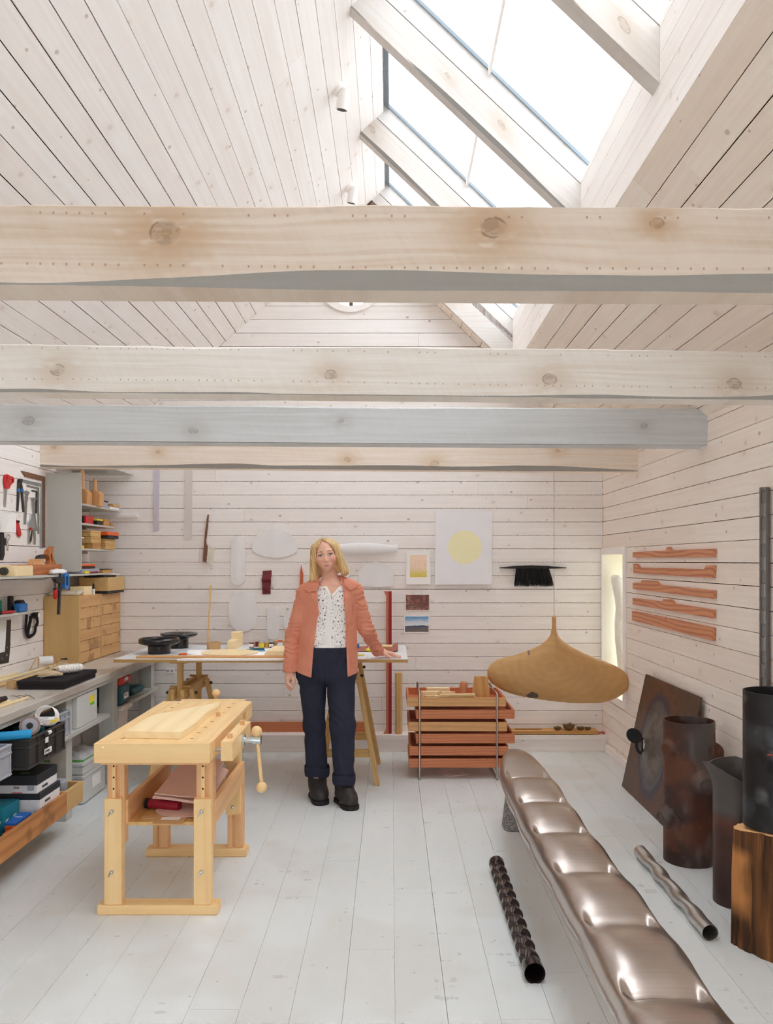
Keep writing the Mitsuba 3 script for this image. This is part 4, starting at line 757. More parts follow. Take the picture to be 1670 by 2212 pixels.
# archive box, tool case, bin
ab = thing('archive_box', 'white archive box with a yellow label standing on the counter shelf', 'box')
add(bx(-2.25, -1.905, 5.062, 5.40, .5315, .728, .004), 'm_case_grey', 'body', ab); add(bx(-1.9045, -1.9035, 5.27, 5.345, .64, .70), 'm_yellow', 'label_sticker', ab); add(bx(-1.9045, -1.9032, 5.27, 5.345, .64, .655), 'm_green', 'label_strip', ab); add(bx(-2.12, -2.0, 5.0585, 5.064, .66, .70), 'm_dark', 'grip_hole', ab)
tc = thing('tool_case', 'teal tool case with a red lid standing on the pale plastic bin', 'tool case')
add(bx(-2.20, -1.925, 5.70 + .225, 6.08 + .06, .5205, .665, .012), 'm_teal', 'body', tc); add(bx(-2.21, -1.915, 5.70 + .215, 6.08 + .07, .665, .731, .018), 'm_redplastic', 'lid', tc); add(bx(-2.06, -1.94, 5.908, 5.925, .64, .69, .004), 'm_redplastic', 'latch', tc)
add(bx(-1.9245, -1.923, 6.0, 6.1, .56, .60), 'm_paper', 'label_sticker', tc); add(bx(-1.9148, -1.9135, 5.99, 6.06, .69, .715), 'm_paper', 'label_sticker', tc); letters(tc, 'TOOL', .012, (-1.9228, 6.005, .578), EY, EZ, 'm_dark')
bn = thing('plastic_bin', 'pale plastic storage bin under the teal tool case', 'storage bin'); add(hull([(x, y, z) for z, s in ((.002, .03), (.48, 0)) for x in (-2.21 + s, -1.93 - s) for y in (5.92 + s, 6.12 - s)]), 'm_plastic_clear', 'body', bn); add(bx(-2.23, -1.905, 5.905, 6.15, .48, .5195, .01), 'm_plastic_clear', 'lid', bn)
add(bx(-2.2, -1.95, 6.3, 6.6, .531, .58, .02), 'm_teal', 'tool_bag', label='dark teal pouch lying on the far shelf under the counter', cat='pouch')
# stacked grey cases on the floor
for k, (z0, z1, lb) in enumerate(((.004, .188, 'light grey plastic equipment case with a paper label standing on the floor'), (.19, .268, 'flat light grey equipment case stacked on the lower case under the counter'))):
    t = thing('equipment_case', lb, 'case', 'stacked equipment cases'); add(bx(-2.36, -1.955, 5.30, 5.70, z0, z1, .008), 'm_case_grey', 'body', t); add(bx(-2.362, -1.953, 5.296, 5.704, z1 - .028, z1 - .02, .002), 'm_crate_grey', 'seam', t)
    if k == 0:
        add(bx(-2.12, -2.0, 5.2975, 5.2995, .075, .155), 'm_white_flat', 'label_sticker', t); add(bx(-2.035, -2.008, 5.297, 5.2992, .10, .135), 'm_crate_grey', 'code_print', t); add(bx(-1.9545, -1.953, 5.45, 5.6, .07, .145), 'm_white_flat', 'label_sticker', t); add(bx(-2.155, -2.14, 5.285, 5.30, .01, .17, .003), 'm_case_grey', 'rib', t)
        add(bx(-2.27, -2.185, 5.285, 5.30, .115, .175, .006), 'm_green', 'latch', t)
add(bx(-2.34, -1.97, 5.32, 5.70, .269, .275, .002), 'm_green', 'thin_tray', label='thin green edged tray lying on the grey cases', cat='tray')
def crumple():
    n = 30; a = np.linspace(0, 1, n); g = np.stack(np.meshgrid(a, a, indexing='ij'), -1); z = .02 + .045 * meshkit.fbm(np.concatenate([g * 7, g[..., :1] * 0], -1), 3) * np.clip(8 * np.minimum.reduce([g[..., 0], 1 - g[..., 0], g[..., 1], 1 - g[..., 1]]), 0, 1)
    v = np.stack([-2.35 + .38 * g[..., 0], 5.33 + .36 * g[..., 1], .278 + z - .02], -1).reshape(-1, 3); f = [[i * n + j, (i + 1) * n + j, (i + 1) * n + j + 1] for i in range(n - 1) for j in range(n - 1)] + [[i * n + j, (i + 1) * n + j + 1, i * n + j + 1] for i in range(n - 1) for j in range(n - 1)]
    return trimesh.Trimesh(v, f, process=False)
mat('m_film', S(206, 206, 208), .15, spec=.8); add(crumple(), 'm_film', 'plastic_film', label='crumpled shiny plastic film on the stacked grey cases', cat='plastic film')
# low wooden trays with cartons
def traybox(label, y0, y1, mtl, x0=-2.30, x1=-1.775, z0=.172, z1=.288):
    t = thing('wooden_tray', label, 'wooden tray'); w = .02
    add(bx(x1 - w, x1, y0, y1, z0, z1, .002), mtl, 'side', t, grain=1); add(bx(x0, x0 + w, y0, y1, z0, z1, .002), mtl, 'side', t, grain=1)
    for y in (y0, y1 - w): add(bx(x0 + w, x1 - w, y, y + w, z0, z1, .002), mtl, 'end', t, grain=0)
    add(bx(x0 + w, x1 - w, y0 + w, y1 - w, z0, z0 + .01), mtl, 'bottom', t, grain=1)
traybox('rough brown wooden tray full of cartons low under the counter', 3.2, 4.56, 'm_plank'); traybox('paler plywood tray behind the rough brown tray low under the counter', 4.565, 4.80, 'm_ply', z0=.174)
def nkt(label, x0, x1, y0, y1, z0, z1, mtl, ang=0, lines=(('NKT', .3), ('NKT', .66)), hole=False):
    t = thing('carton', label, 'carton', 'cable cartons in the wooden tray'); cx, cy = (x0 + x1) / 2, (y0 + y1) / 2; w, d, h = x1 - x0, y1 - y0, z1 - z0
    R = trimesh.transformations.rotation_matrix(math.radians(ang), (0, 0, 1)); ux, uy = R[:3, 0], R[:3, 1]; o = np.array((cx, cy, z0))
    add(fr(bx(-w / 2, w / 2, -d / 2, d / 2, 0, h, .002), o, ux, uy, EZ), mtl, 'body', t)
    for i, (s, f) in enumerate(lines):
        for a in (.08, .56): letters(t, s, .0125, o - uy * (d / 2 + .0006) + ux * (a - .5 + .06 * i) * w + EZ * h * (f - .12), ux, EZ, 'm_white_flat'); letters(t, s, .0125, o + ux * (w / 2 + .0006) + uy * (a - .5 + .05 * i) * d + EZ * h * (f - .12), uy, EZ, 'm_white_flat')
    letters(t, 'NKT', .0125, o + EZ * (h + .0005) - ux * w * .3, ux, uy, 'm_white_flat')
    if hole: add(fr(ext(sbox(-w * .22, -d * .3, w * .12, d * .1), .0006), o + EZ * h, ux, uy, EZ), 'm_sand', 'window', t)
nkt('teal cable carton with white NKT lettering beside the white boxes', -2.005, -1.89, 4.06, 4.235, .184, .345, 'm_tealbox')
nkt('blue cable carton with a torn grey window on top, nearest in the wooden tray', -1.925, -1.825, 3.72, 3.90, .215, .295, 'm_bluebox', 8, hole=True)
nkt('slim blue cable carton with an orange end lying against the tray side', -1.868, -1.812, 4.02, 4.20, .205, .288, 'm_bluebox', 0, (('NKT', .55),))
add(bx(-1.860, -1.81, 4.012, 4.018, .222, .275), 'm_orange', 'end_label', [k for k in labels if k.startswith('carton')][-1])
nkt('light blue cable carton partly cut off by the picture edge', -2.04, -1.95, 3.60, 3.80, .22, .31, 'm_bluebox', -6)
add(bx(-1.83, -1.80, 3.92, 3.98, .255, .267), 'm_orange', 'label_tag', label='orange paper tag lying in front of the blue cartons', cat='tag')
for k, (x0, x1, y0, y1, z0, z1, zl, lb) in enumerate(((-2.03, -1.800, 4.27, 4.525, .184, .362, .328, 'larger white shoe-type box with a black lid standing in the wooden tray'), (-2.04, -1.81, 4.26, 4.51, .363, .455, .405, 'flatter white box with a black lid stacked on the larger one'))):
    t = thing('lidded_box', lb, 'box', 'white boxes with black lids'); add(bx(x0, x1, y0, y1, z0, z1 - .003, .001), 'm_boxwhite', 'body', t); add(bx(x0 - .002, x1 + .002, y0 - .002, y1 + .002, zl, z1, .002), 'm_lid', 'lid', t)
    letters(t, 'teohnio', .014, (x1 + .0006, y0 + .06, z0 + (.115, .014)[k]), EY, EZ, 'm_dark'); add(bx(x1 + .0002, x1 + .001, y1 - .05, y1 - .02, z0 + .04, z0 + .06), 'm_crate_grey', 'print', t); add(bx(x1 - .05, x1 - .015, y0 - .001, y0 - .0002, z0 + .015, z0 + .05), 'm_crate_grey', 'print', t)
    add(bx(x0 + .12, x0 + .17, y0 + .05, y0 + .058, z1, z1 + .0006), 'm_green', 'print', t)
    if k == 1: add(bx(x0 + .10, x0 + .155, y0 - .001, y0 - .0003, z0 + .002, z0 + .006), 'm_red', 'stripe', t); letters(t, 'DUB', .010, (x0 + .11, y0 - .0008, z0 + .026), EX, EZ, 'm_dark')
add(bx(-2.42, -2.10, 3.5, 4.2, .1685, .17), 'm_dark', 'mat', label='dark mat on the low shelf under the counter', cat='mat') if False else None
gt = thing('gadget', 'small grey and black device standing in the plywood tray', 'device'); add(bx(-1.93, -1.82, 4.62, 4.70, .185, .33, .01), 'm_crate_grey', 'body', gt); add(bx(-1.94, -1.90, 4.612, 4.62, .24, .30), 'm_dark', 'screen', gt)
# ---------------------------------------------------------------- drawer units
for k, (y0, y1, lb) in enumerate(((5.99, 6.445, 'plywood drawer unit with two rows of small triple drawers, standing on the counter'), (6.452, 6.90, 'plywood drawer unit with six single drawers in the corner of the counter'))):
    t = thing('drawer_unit', lb, 'drawer unit'); x1 = -2.243
    add(bx(XL + .004, x1 - .012, y0, y1, .8055, 1.30, .001), 'm_ply', 'body', t, grain=2)
    add(bx(x1 - .0125, x1, y0, y0 + .010, .8055, 1.30), 'm_ply', 'edge', t, grain=2); add(bx(x1 - .0125, x1, y1 - .010, y1, .8055, 1.30), 'm_ply', 'edge', t, grain=2)
    for r in range(6):
        z0, z1 = .812 + r * .0808, .812 + (r + 1) * .0808 - .003; n = 3 if (k == 0 and r in (3, 4)) else 1
        for i in range(n):
            a, b = y0 + .012 + (y1 - y0 - .024) * i / n, y0 + .012 + (y1 - y0 - .024) * (i + 1) / n - .0025; c = (a + b) / 2
            d = add(cut(bx(x1 - .012, x1 - .0005, a, b, z0, z1), bx(x1 - .03, x1 + .01, c - .008, c + .008, z1 - .012, z1 + .01)), 'm_drawer', 'drawer', t, grain=1)
            add(bx(x1 - .0119, x1 - .0105, c - .0085, c + .0085, z1 - .0125, z1), 'm_hole', 'finger_notch', d)
wbx = thing('wooden_box', 'shallow wooden box lying across the top of the corner drawer unit', 'box'); add(bx(-2.42, -2.196, 6.46, 6.86, 1.3205, 1.425, .002), 'm_ply', 'body', wbx, grain=1); add(bx(-2.42, -2.20, 6.46, 6.86, 1.3005, 1.32), 'm_dark', 'base', wbx)
add(bx(-2.36, -2.255, 6.12, 6.28, 1.3005, 1.365, .002), 'm_pale', 'wooden_box', label='small pale wooden block box on the first drawer unit', cat='box', grain=1)
gb_ = thing('glue_bottle', 'small white bottle with a tall black cap on the drawer unit', 'bottle'); add(lathe([(0, 0), (.012, 0), (.012, .035), (.008, .042), (0, .042)], 14, (-2.262, 6.33, 1.3005)), 'm_white_flat', 'body', gb_, smooth=40); add(lathe([(.008, .042), (.007, .075), (.003, .085), (0, .085)], 12, (-2.262, 6.33, 1.3005)), 'm_dark', 'cap', gb_, smooth=40)
cl_ = []
for i in range(4): cl_.append(tube(spline([(-2.49, 6.04 + .03 * i, 1.313 + .007 * i), (-2.40, 6.03 + .02 * i, 1.322 + .008 * (i % 3)), (-2.30, 6.06 + .01 * i, 1.314 + .009 * (i % 2)), (-2.25, 6.10, 1.316)], 14), .011, 8, flat=1.0))
mat('m_canvas', S(222, 212, 192), .9, spec=.1); k_ = add(surfnet(lambda p: np.min([cap_(p, (-2.47, 6.05 + .035 * i, 1.315 + .006 * (i % 2)), (-2.27, 6.03 + .035 * i, 1.316 + .006 * (i % 3)), .014, .013) for i in range(3)], 0) - .002, (-2.496, 6.0, 1.301), (-2.24, 6.16, 1.35), .004), 'm_canvas', 'canvas_roll', label='folded cream canvas roll on the first drawer unit under the hanging clamp', cat='cloth', smooth=True)
add(bx(-2.40, -2.24, 6.50, 6.78, 1.4255, 1.442, .003), 'm_dark', 'black_case', label='flat black case lying on the shallow wooden box', cat='case'); add(bx(-2.32, -2.22, 6.64, 6.84, 1.4425, 1.45, .002), 'm_white_flat', 'booklet', label='white booklet lying on the flat black case', cat='booklet')
# ---------------------------------------------------------------- shelves in the corner
def shelf(label, x1, y0, y1, z0, z1, parts=True):
    t = thing('wall_shelf', label, 'shelf'); add(bx(XL + .002, x1, y0, y1, z0, z1, .001), 'm_grey', 'board', t); add(bx(XL + .003, x1 - .1, (y0 + y1) / 2 - .01, (y0 + y1) / 2 + .01, z0 - .022, z0 - .0002), 'm_grey', 'bracket', t); return t
pn_ = sbox(XL + .002, 1.476, -2.248, 2.195).difference(sbox(-2.278, 1.476, -2.248, 1.506).difference(Point(-2.278, 1.506).buffer(.03)))
add(exz(pn_, 6.04, 6.056), 'm_greypaint', 'shelf_panel', label='tall light grey panel with a rounded lower corner at the end of the corner shelves', cat='panel')
shelf('highest corner shelf with the two wooden mallets', -2.235, 6.058, 6.905, 1.958, 1.972); shelf('corner shelf just under the mallets with small boxes', -2.245, 6.058, 6.76, 1.818, 1.832); shelf('corner shelf holding the stacked wooden boxes', -2.245, 6.058, 6.82, 1.632, 1.646); shelf('long narrow wall shelf carrying the wooden jointer plane', -2.248, 4.5, 6.78, 1.446, 1.460)
shelf('top corner shelf close under the last ceiling beam', -2.13, 6.2, 6.905, 2.262, 2.28); shelf('short shelf with tape measures under the long shelf', -2.38, 4.4, 5.54, 1.208, 1.222)
add(bx(-2.499, -2.10, 6.885, 6.918, 1.915, 1.935, .001), 'm_wall', 'wall_batten', label='short pale batten on the back wall below the mallet shelf', cat='batten')
for k, (x, y, z1_, lb) in enumerate(((-2.305, 6.22, 2.235, 'taller wooden mallet standing handle up on the highest corner shelf'), (-2.262, 6.36, 2.185, 'shorter wooden mallet beside the taller one on the corner shelf'))):
    t = thing('mallet', lb, 'mallet', 'wooden mallets'); add(tube([(x, y, 2.06), (x, y, z1_ - .02), (x, y, z1_)], [.017, .016, .010], 14), 'm_beech_dark', 'handle', t, smooth=40)
    add(hull([(x + a * s, y + b, 1.9725 + c) for c, s in ((0, .052), (.09, .054), (.115, .03)) for a in (-1, 1) for b in (-.05, .05)]), 'm_fir_light', 'head', t, grain=2)
def small(name, label, cat, x0, x1, y0, y1, z0, z1, mtl, lid=None, lidh=.3, grain=None, group=None, c=.002):
    t = thing(name, label, cat, group); zl = z1 - (z1 - z0) * lidh if lid else z1
    add(bx(x0, x1, y0, y1, z0 + .0005, zl - (.0003 if lid else 0), c), mtl, 'body', t, **({'grain': grain} if grain is not None else {}))
    if lid: add(bx(x0 - .002, x1 + .002, y0 - .002, y1 + .002, zl, z1, c), lid, 'lid', t, **({'grain': grain} if grain is not None and lid.startswith(('m_pl', 'm_pi', 'm_oak')) else {}))
    return t
small('plastic_box', 'small grey plastic box with a black latch beside the mallets', 'box', -2.33, -2.245, 6.46, 6.60, 1.972, 2.028, 'm_crate_grey', 'm_lid', .2); small('carton', 'flat cardboard carton on a white one at the end of the mallet shelf', 'carton', -2.30, -2.235, 6.70, 6.86, 1.992, 2.015, 'm_card'); small('carton', 'flat white carton under the cardboard one at the end of the mallet shelf', 'carton', -2.31, -2.24, 6.64, 6.86, 1.972, 1.990, 'm_white_flat')
add(tube([(-2.35, 6.10, 1.833), (-2.35, 6.10, 1.905)], .022, 14), 'm_card', 'cardboard_tube', label='short beige cardboard tube beside the grey panel', cat='tube', smooth=40)
small('case', 'slim black and red case on the shelf under the mallets', 'case', -2.33, -2.285, 6.18, 6.34, 1.832, 1.89, 'm_dark'); small('case', 'slim red case on the shelf under the mallets', 'case', -2.284, -2.265, 6.18, 6.34, 1.832, 1.892, 'm_red')
small('case', 'black case with a yellow lid on the shelf under the mallets', 'case', -2.31, -2.25, 6.38, 6.50, 1.832, 1.878, 'm_dark', 'm_yellow', .3); small('wooden_box', 'oak coloured wooden box on the shelf under the mallets', 'box', -2.35, -2.25, 6.53, 6.66, 1.832, 1.884, 'm_oak', 'm_oak', .25, 1); small('wooden_box', 'tiny wooden box at the open end of the shelf under the mallets', 'box', -2.30, -2.25, 6.69, 6.75, 1.832, 1.856, 'm_oak', 'm_oak', .3, 1)
for z0, z1, y0, lb in ((1.646, 1.688, 6.28, 'lowest wooden box of the triple stack on the corner shelf'), (1.6885, 1.737, 6.25, 'middle wooden box of the triple stack on the corner shelf'), (1.7375, 1.785, 6.24, 'topmost wooden box of the triple stack on the corner shelf')): small('wooden_box', lb, 'box', -2.37, -2.25, y0, 6.46, z0, z1, 'm_oak' if z0 < 1.65 else 'm_pine', 'm_oak' if z0 < 1.65 else 'm_pine', .3, 1, 'wooden boxes on the corner shelf')
for z0, z1, lb in ((1.646, 1.688, 'lower wooden box of the stack under the orange case'), (1.6885, 1.730, 'upper wooden box of the stack under the orange case')): small('wooden_box', lb, 'box', -2.36, -2.235, 6.52, 6.74, z0, z1, 'm_pine', 'm_pine', .3, 1, 'wooden boxes on the corner shelf')
small('case', 'orange and black case on top of the wooden boxes on the corner shelf', 'case', -2.40, -2.21, 6.50, 6.76, 1.7305, 1.785, 'm_dark', 'm_orange', .55, None, None, .006)
jar(-2.35, 6.13, 1.646, .026, .10, None, 'm_dark', 'upturned clear jar with a black cap beside the triple stack'); jar(-2.29, 6.15, 1.646, .023, .085, 'm_yellow', 'm_white_flat', 'clear jar with yellow content beside the triple stack', .25)
small('case', 'orange and black case on the long shelf behind the grey panel', 'case', -2.42, -2.27, 6.10, 6.40, 1.497, 1.530, 'm_dark', 'm_orange', .5, None, None, .005); small('case', 'grey case under the orange one on the long shelf', 'case', -2.40, -2.26, 6.10, 6.46, 1.460, 1.4965, 'm_crate_grey', None, .3, None, None, .006)
small('tin', 'small yellow tin at the front of the long shelf', 'tin', -2.30, -2.252, 6.12, 6.21, 1.4605, 1.476, 'm_yellow') if False else None
add(bx(-2.2585, -2.252, 6.13, 6.22, 1.4615, 1.479), 'm_yellow', 'ruler', label='yellow folding rule standing at the shelf edge', cat='folding rule'); add(tube([(-2.2550, 6.235, 1.468), (-2.2550, 6.40, 1.469)], [.004, .0075], 10), 'm_wine', 'chisel', label='dark red chisel handle lying at the long shelf edge', cat='chisel', smooth=40)
small('brush_box', 'brown wooden brush block at the far end of the long shelf', 'brush', -2.34, -2.255, 6.52, 6.74, 1.460, 1.492, 'm_oak', 'm_dark', .2, 1)
# jointer plane, clamps, rag
pl = thing('hand_plane', 'long wooden jointer plane with an open handle lying on the long shelf', 'hand plane'); x0, x1 = -2.40, -2.33
add(bx(x0, x1, 5.24, 5.90, 1.4605, 1.530, .003), 'm_plane', 'body', pl, grain=1)
tote = Polygon([(5.72, 1.531), (5.74, 1.56), (5.70, 1.60), (5.72, 1.625), (5.79, 1.655), (5.80, 1.65), (5.785, 1.61), (5.81, 1.565), (5.845, 1.531)]).difference(Polygon([(5.755, 1.56), (5.745, 1.595), (5.765, 1.612), (5.78, 1.575), (5.79, 1.55), (5.775, 1.545)]))
add(eyz(tote, x0 + .02, x1 - .018), 'm_plane', 'handle', pl, grain=2); add(eyz([(5.46, 1.531), (5.50, 1.567), (5.63, 1.567), (5.60, 1.531)], x0 + .012, x1 - .012), 'm_fir_light', 'wedge', pl, grain=1); add(eyz([(5.56, 1.568), (5.585, 1.59), (5.64, 1.597), (5.67, 1.59), (5.66, 1.568)], x0 + .02, x1 - .02), 'm_iron', 'blade', pl)
for k, (a, lb) in enumerate(((-2.345, 'wooden cam clamp with a black oval knob on the long shelf, nearer the plane handle'), (-2.455, 'wooden cam clamp with a black oval knob, closest to the wall on the long shelf'))):
    t = thing('cam_clamp', lb, 'clamp', 'cam clamps on the long shelf'); y = 4.98; add(bx(a - .005, a + .098, y, y + .03, 1.4605, 1.527 - .01 * k, .003), 'm_pale', 'jaw', t, grain=0); add(bx(a + .07, a + .098, y + .03, y + .25, 1.4605, 1.525 - .01 * k, .003), 'm_pale', 'bar', t, grain=1)
    add(xf(trimesh.creation.cylinder(.024, .02, sections=24), rx=90, loc=(a + .035, y - .012, 1.492)).apply_transform(np.diag([1, 1, 1, 1.])), 'm_iron', 'knob', t, smooth=40)
add(surfnet(lambda p: ell(p, (-2.27, 5.68, 1.478), (.05, .085, .02)) + .02 * (meshkit.fbm(p * 38, 3) - .5), (-2.34, 5.57, 1.45), (-2.2, 5.79, 1.52), .0055), 'm_white_flat', 'rag', label='crumpled white rag lying on the long shelf above the clamp', cat='rag', smooth=True)
qc = thing('quick_clamp', 'dark bar clamp with red and blue handles hanging from the long shelf edge', 'clamp')
bar((-2.222, 5.60, 1.47), (-2.226, 5.575, 1.195), .016, .022, (0, 1, 0), 'm_iron', 'bar', qc); add(eyz([(5.48, 1.44), (5.62, 1.445), (5.66, 1.42), (5.62, 1.40), (5.52, 1.41)], -2.235, -2.212), 'm_dark', 'jaw', qc); add(bx(-2.232, -2.215, 5.50, 5.62, 1.36, 1.375, .003), 'm_dark', 'slide_arm', qc)
add(tube([(-2.223, 5.515, 1.43), (-2.223, 5.515, 1.36)], .006, 8), 'm_iron', 'screw', qc, smooth=40); add(tube([(-2.223, 5.515, 1.372), (-2.223, 5.515, 1.36), (-2.223, 5.515, 1.31), (-2.223, 5.515, 1.300)], [.008, .014, .0125, .006], 12), 'm_red', 'handle', qc, smooth=40)
add(eyz(rrect(5.655, 1.362, 5.735, 1.472, .02).difference(rrect(5.672, 1.385, 5.715, 1.45, .012)), -2.236, -2.214), 'm_blue', 'grip', qc, label='blue grip')
# ---------------------------------------------------------------- tools on the left wall
def LW(pts, s, oy, ox=0, xw=2.494): return [((lambda Y: (Y, Z(oy + y / s, Y)))(xw * 1800 / (CX - ox - x / s))) for x, y in pts]
A = lambda pts: LW(pts, 11.645, 1000); B_ = lambda pts: LW(pts, 7.627, 1170)
def hang(poly, mtl, name, parent=None, t=.006, gap=0.0, **kw): return add(eyz(poly if isinstance(poly, Polygon) else Polygon(poly).buffer(0), XL + .0008 + gap, XL + .0008 + gap + t), mtl, name, parent, **kw)
mat('m_brown', wood(S(128, 90, 68), S(98, 66, 48), 20, .4, .4), .5)
t = thing('scissors', 'large scissors with red handles hanging on the wall beside the dividers', 'scissors')
hang(Polygon(A([(95, 400), (120, 300), (165, 285), (215, 310), (240, 350), (280, 335), (325, 370), (340, 430), (320, 500), (265, 535), (205, 655), (120, 645), (100, 520)])).difference(Polygon(A([(255, 400), (300, 400), (318, 440), (305, 480), (255, 500), (240, 450)]))).difference(Polygon(A([(140, 330), (165, 330), (150, 480), (135, 500)]))), 'm_red', 'handle', t, .012)
hang(A([(118, 640), (190, 640), (165, 950), (148, 1105), (115, 1110), (108, 1000)]), 'm_steel', 'blade', t, .004)
t = thing('dividers', 'dark steel dividers with blue bands hanging next to the red scissors', 'dividers')
for pts in ([(455, 430), (520, 430), (505, 520), (495, 640), (480, 900), (455, 1225), (430, 1205)], [(505, 520), (545, 480), (575, 700), (595, 1000), (608, 1200), (590, 1240), (575, 1150), (545, 860)]): hang(A(pts), 'm_iron', 'leg', t, .008)
hang(Polygon(A([(505 + 42 * math.cos(a), 440 + 46 * math.sin(a)) for a in np.linspace(0, 6, 12)])), 'm_iron', 'pivot', t, .013)
for x in (470, 552): hang(A([(x - 26, 645), (x + 26, 650), (x + 26, 725), (x - 26, 722)]), 'm_blue', 'band', t, .0095)
hang(A([(540, 195), (1140, 350), (1140, 2130), (1085, 2130), (1078, 455), (640, 348)]), 'm_brown', 'try_square', label='large brown wooden square hanging on the wall around the steel squares', cat='square', grain=2)
hang(A([(555, 405), (1070, 522), (1068, 2150), (1010, 2150), (1030, 600), (555, 485)]), 'm_zinc', 'steel_square', None, .004, label='big grey steel square hanging inside the brown wooden square', cat='square')
hang(A([(680, 548), (995, 622), (992, 1780), (958, 1790), (955, 665), (680, 598)]), 'm_steel', 'steel_square', None, .004, label='medium steel square hanging inside the big steel square', cat='square'); hang(A([(808, 678), (945, 708), (940, 1270), (905, 1265), (915, 735), (808, 712)]), 'm_iron', 'steel_square', None, .004, label='smallest steel square hanging behind the calipers', cat='square')
for lb, pts in (('vernier caliper hanging between the dividers and the other caliper', ([(590, 705), (660, 695), (735, 740), (705, 810), (640, 790)], [(640, 790), (710, 790), (705, 950), (690, 1000), (660, 1545), (600, 1545), (632, 960)])), ('vernier caliper hanging tilted beside the small steel square', ([(760, 885), (830, 870), (918, 880), (880, 950), (800, 940)], [(800, 930), (870, 930), (895, 1100), (870, 1110), (940, 1690), (900, 1700), (815, 1130)]))):
    t = thing('caliper', lb, 'caliper', 'calipers on the wall'); hang(A(pts[0]), 'm_steel', 'jaw', t, .004, .005); hang(A(pts[1]), 'm_steel', 'beam', t, .005)
t = thing('pliers', 'locking pliers with a red dot hanging on the wall below the calipers', 'pliers')
hang(A([(765, 1310), (785, 1295), (805, 1320), (825, 1500), (855, 1560), (870, 1640), (810, 1640), (770, 1590), (700, 1580), (698, 1490), (755, 1400)]), 'm_zinc', 'head', t, .012); hang(A([(715, 1630), (780, 1640), (745, 1800), (735, 1990), (760, 2035), (712, 2040)]), 'm_steel', 'handle', t, .008); hang(A([(825, 1640), (880, 1640), (895, 1900), (888, 2055), (850, 2040), (848, 1900)]), 'm_steel', 'handle', t, .008); hang(A([(775, 1880), (815, 1700), (800, 1950), (750, 2030), (735, 2020)]), 'm_iron', 'lever', t, .006)
hang(A([(735 + 0, 1625), (775, 1625), (775, 1680), (735, 1680)]), 'm_red', 'knob', t, .016)
t = thing('utility_knife', 'red utility knife with a black knob hanging on the wall beside the white roll', 'knife'); hang(A([(350, 1550), (380, 1425), (445, 1500), (508, 1780), (490, 1850), (455, 1850)]), 'm_red', 'body', t, .014); hang(A([(413 + 32 * math.cos(a), 1478 + 34 * math.sin(a)) for a in np.linspace(0, 6, 14)]), 'm_dark', 'knob', t, .02); hang(A([(490, 1830), (520, 1860), (505, 1905)]), 'm_steel', 'blade', t, .003)
pts = A([(200, 2200), (195, 2000), (165, 1900), (170, 1830), (205, 1800), (245, 1830), (245, 1900), (200, 2000), (190, 2200)]); add(tube(spline([(XL + .006, y, z) for y, z in pts], 40), .0028, 6), 'm_steel', 'wire_hook', label='thin looped wire hook hanging on the wall below the knife', cat='hook', smooth=True)
t = thing('paper_roll', 'white paper towel roll mounted upright on the left wall below the scissors', 'paper roll'); q = cut(cyl((-2.445, 5.31, 1.735), (-2.445, 5.31, 1.855), .050, 32), cyl((-2.445, 5.31, 1.80), (-2.445, 5.31, 1.9), .02, 20)); add(q, 'm_white_flat', 'roll', t, smooth=40)
t = thing('hand_drill', 'black tool hanging at the picture edge under the white roll', 'tool'); hang(A([(-60, 1740), (5, 1740), (10, 1880), (60, 1910), (60, 2060), (20, 2080), (25, 2300), (-20, 2450), (-60, 2440)]), 'm_dark', 'body', t, .03)
t = thing('head_lamp', 'black head lamp with a looped strap hanging below the short shelf', 'head lamp')
pts = B_([(410, 1200), (400, 1330), (400, 1480), (430, 1560), (470, 1560), (545, 1490), (560, 1400), (590, 1340), (560, 1240), (500, 1200)]); add(tube(spline([(XL + .018, y, z) for y, z in pts], 40), .013, 8, flat=.6), 'm_black_felt', 'strap', t, smooth=True); pts = B_([(470, 1220), (455, 1330), (430, 1440), (420, 1540)]); add(tube(spline([(XL + .022, y, z) for y, z in pts], 14), .011, 8), 'm_black_felt', 'strap', t, smooth=True)
(y, z), = B_([(535, 1215)]); add(cyl((XL + .01, y, z), (XL + .05, y, z), .022, 18), 'm_dark', 'lamp_body', t, smooth=40); add(cyl((XL + .05, y, z), (XL + .053, y, z), .017, 18), 'm_white_flat', 'lens', t, smooth=40)
# on the short shelf
mat('m_greenplastic', S(30, 128, 96), .4); zs = 1.2225
add(bx(-2.49, -2.46, 4.9, 5.28, zs, zs + .085, .01), 'm_greenplastic', 'drill_index', label='green plastic bit holder standing on the short shelf', cat='bit holder'); add(bx(-2.47, -2.445, 5.36, 5.40, zs, zs + .105, .003), 'm_dark', 'black_block', label='upright black block standing on the short shelf', cat='block')
t = small('tape_measure', 'blue tape measure on the short shelf end', 'tape measure', -2.43, -2.385, 5.36, 5.475, zs, zs + .055, 'm_blue', None, .3, None, None, .008); t = thing('tape_measure', 'black and yellow tape measure behind the blue one', 'tape measure'); add(hull([(x, y, z) for x in (-2.47, -2.425) for y, z in ((5.45, zs + .001), (5.53, zs + .001), (5.53, zs + .05), (5.50, zs + .075), (5.46, zs + .07))]), 'm_dark', 'body', t); add(bx(-2.425, -2.423, 5.50, 5.525, zs + .01, zs + .05), 'm_yellow', 'badge', t)
t = thing('hand_pliers', 'small red handled pliers lying on the short shelf', 'pliers'); add(tube([(-2.40, 5.12, zs + .011), (-2.392, 5.22, zs + .012), (-2.395, 5.29, zs + .011)], [.008, .010, .008], 10), 'm_red', 'handle', t, smooth=40); add(tube([(-2.395, 5.29, zs + .011), (-2.397, 5.34, zs + .011)], [.008, .002], 10), 'm_steel', 'jaw', t, smooth=40)
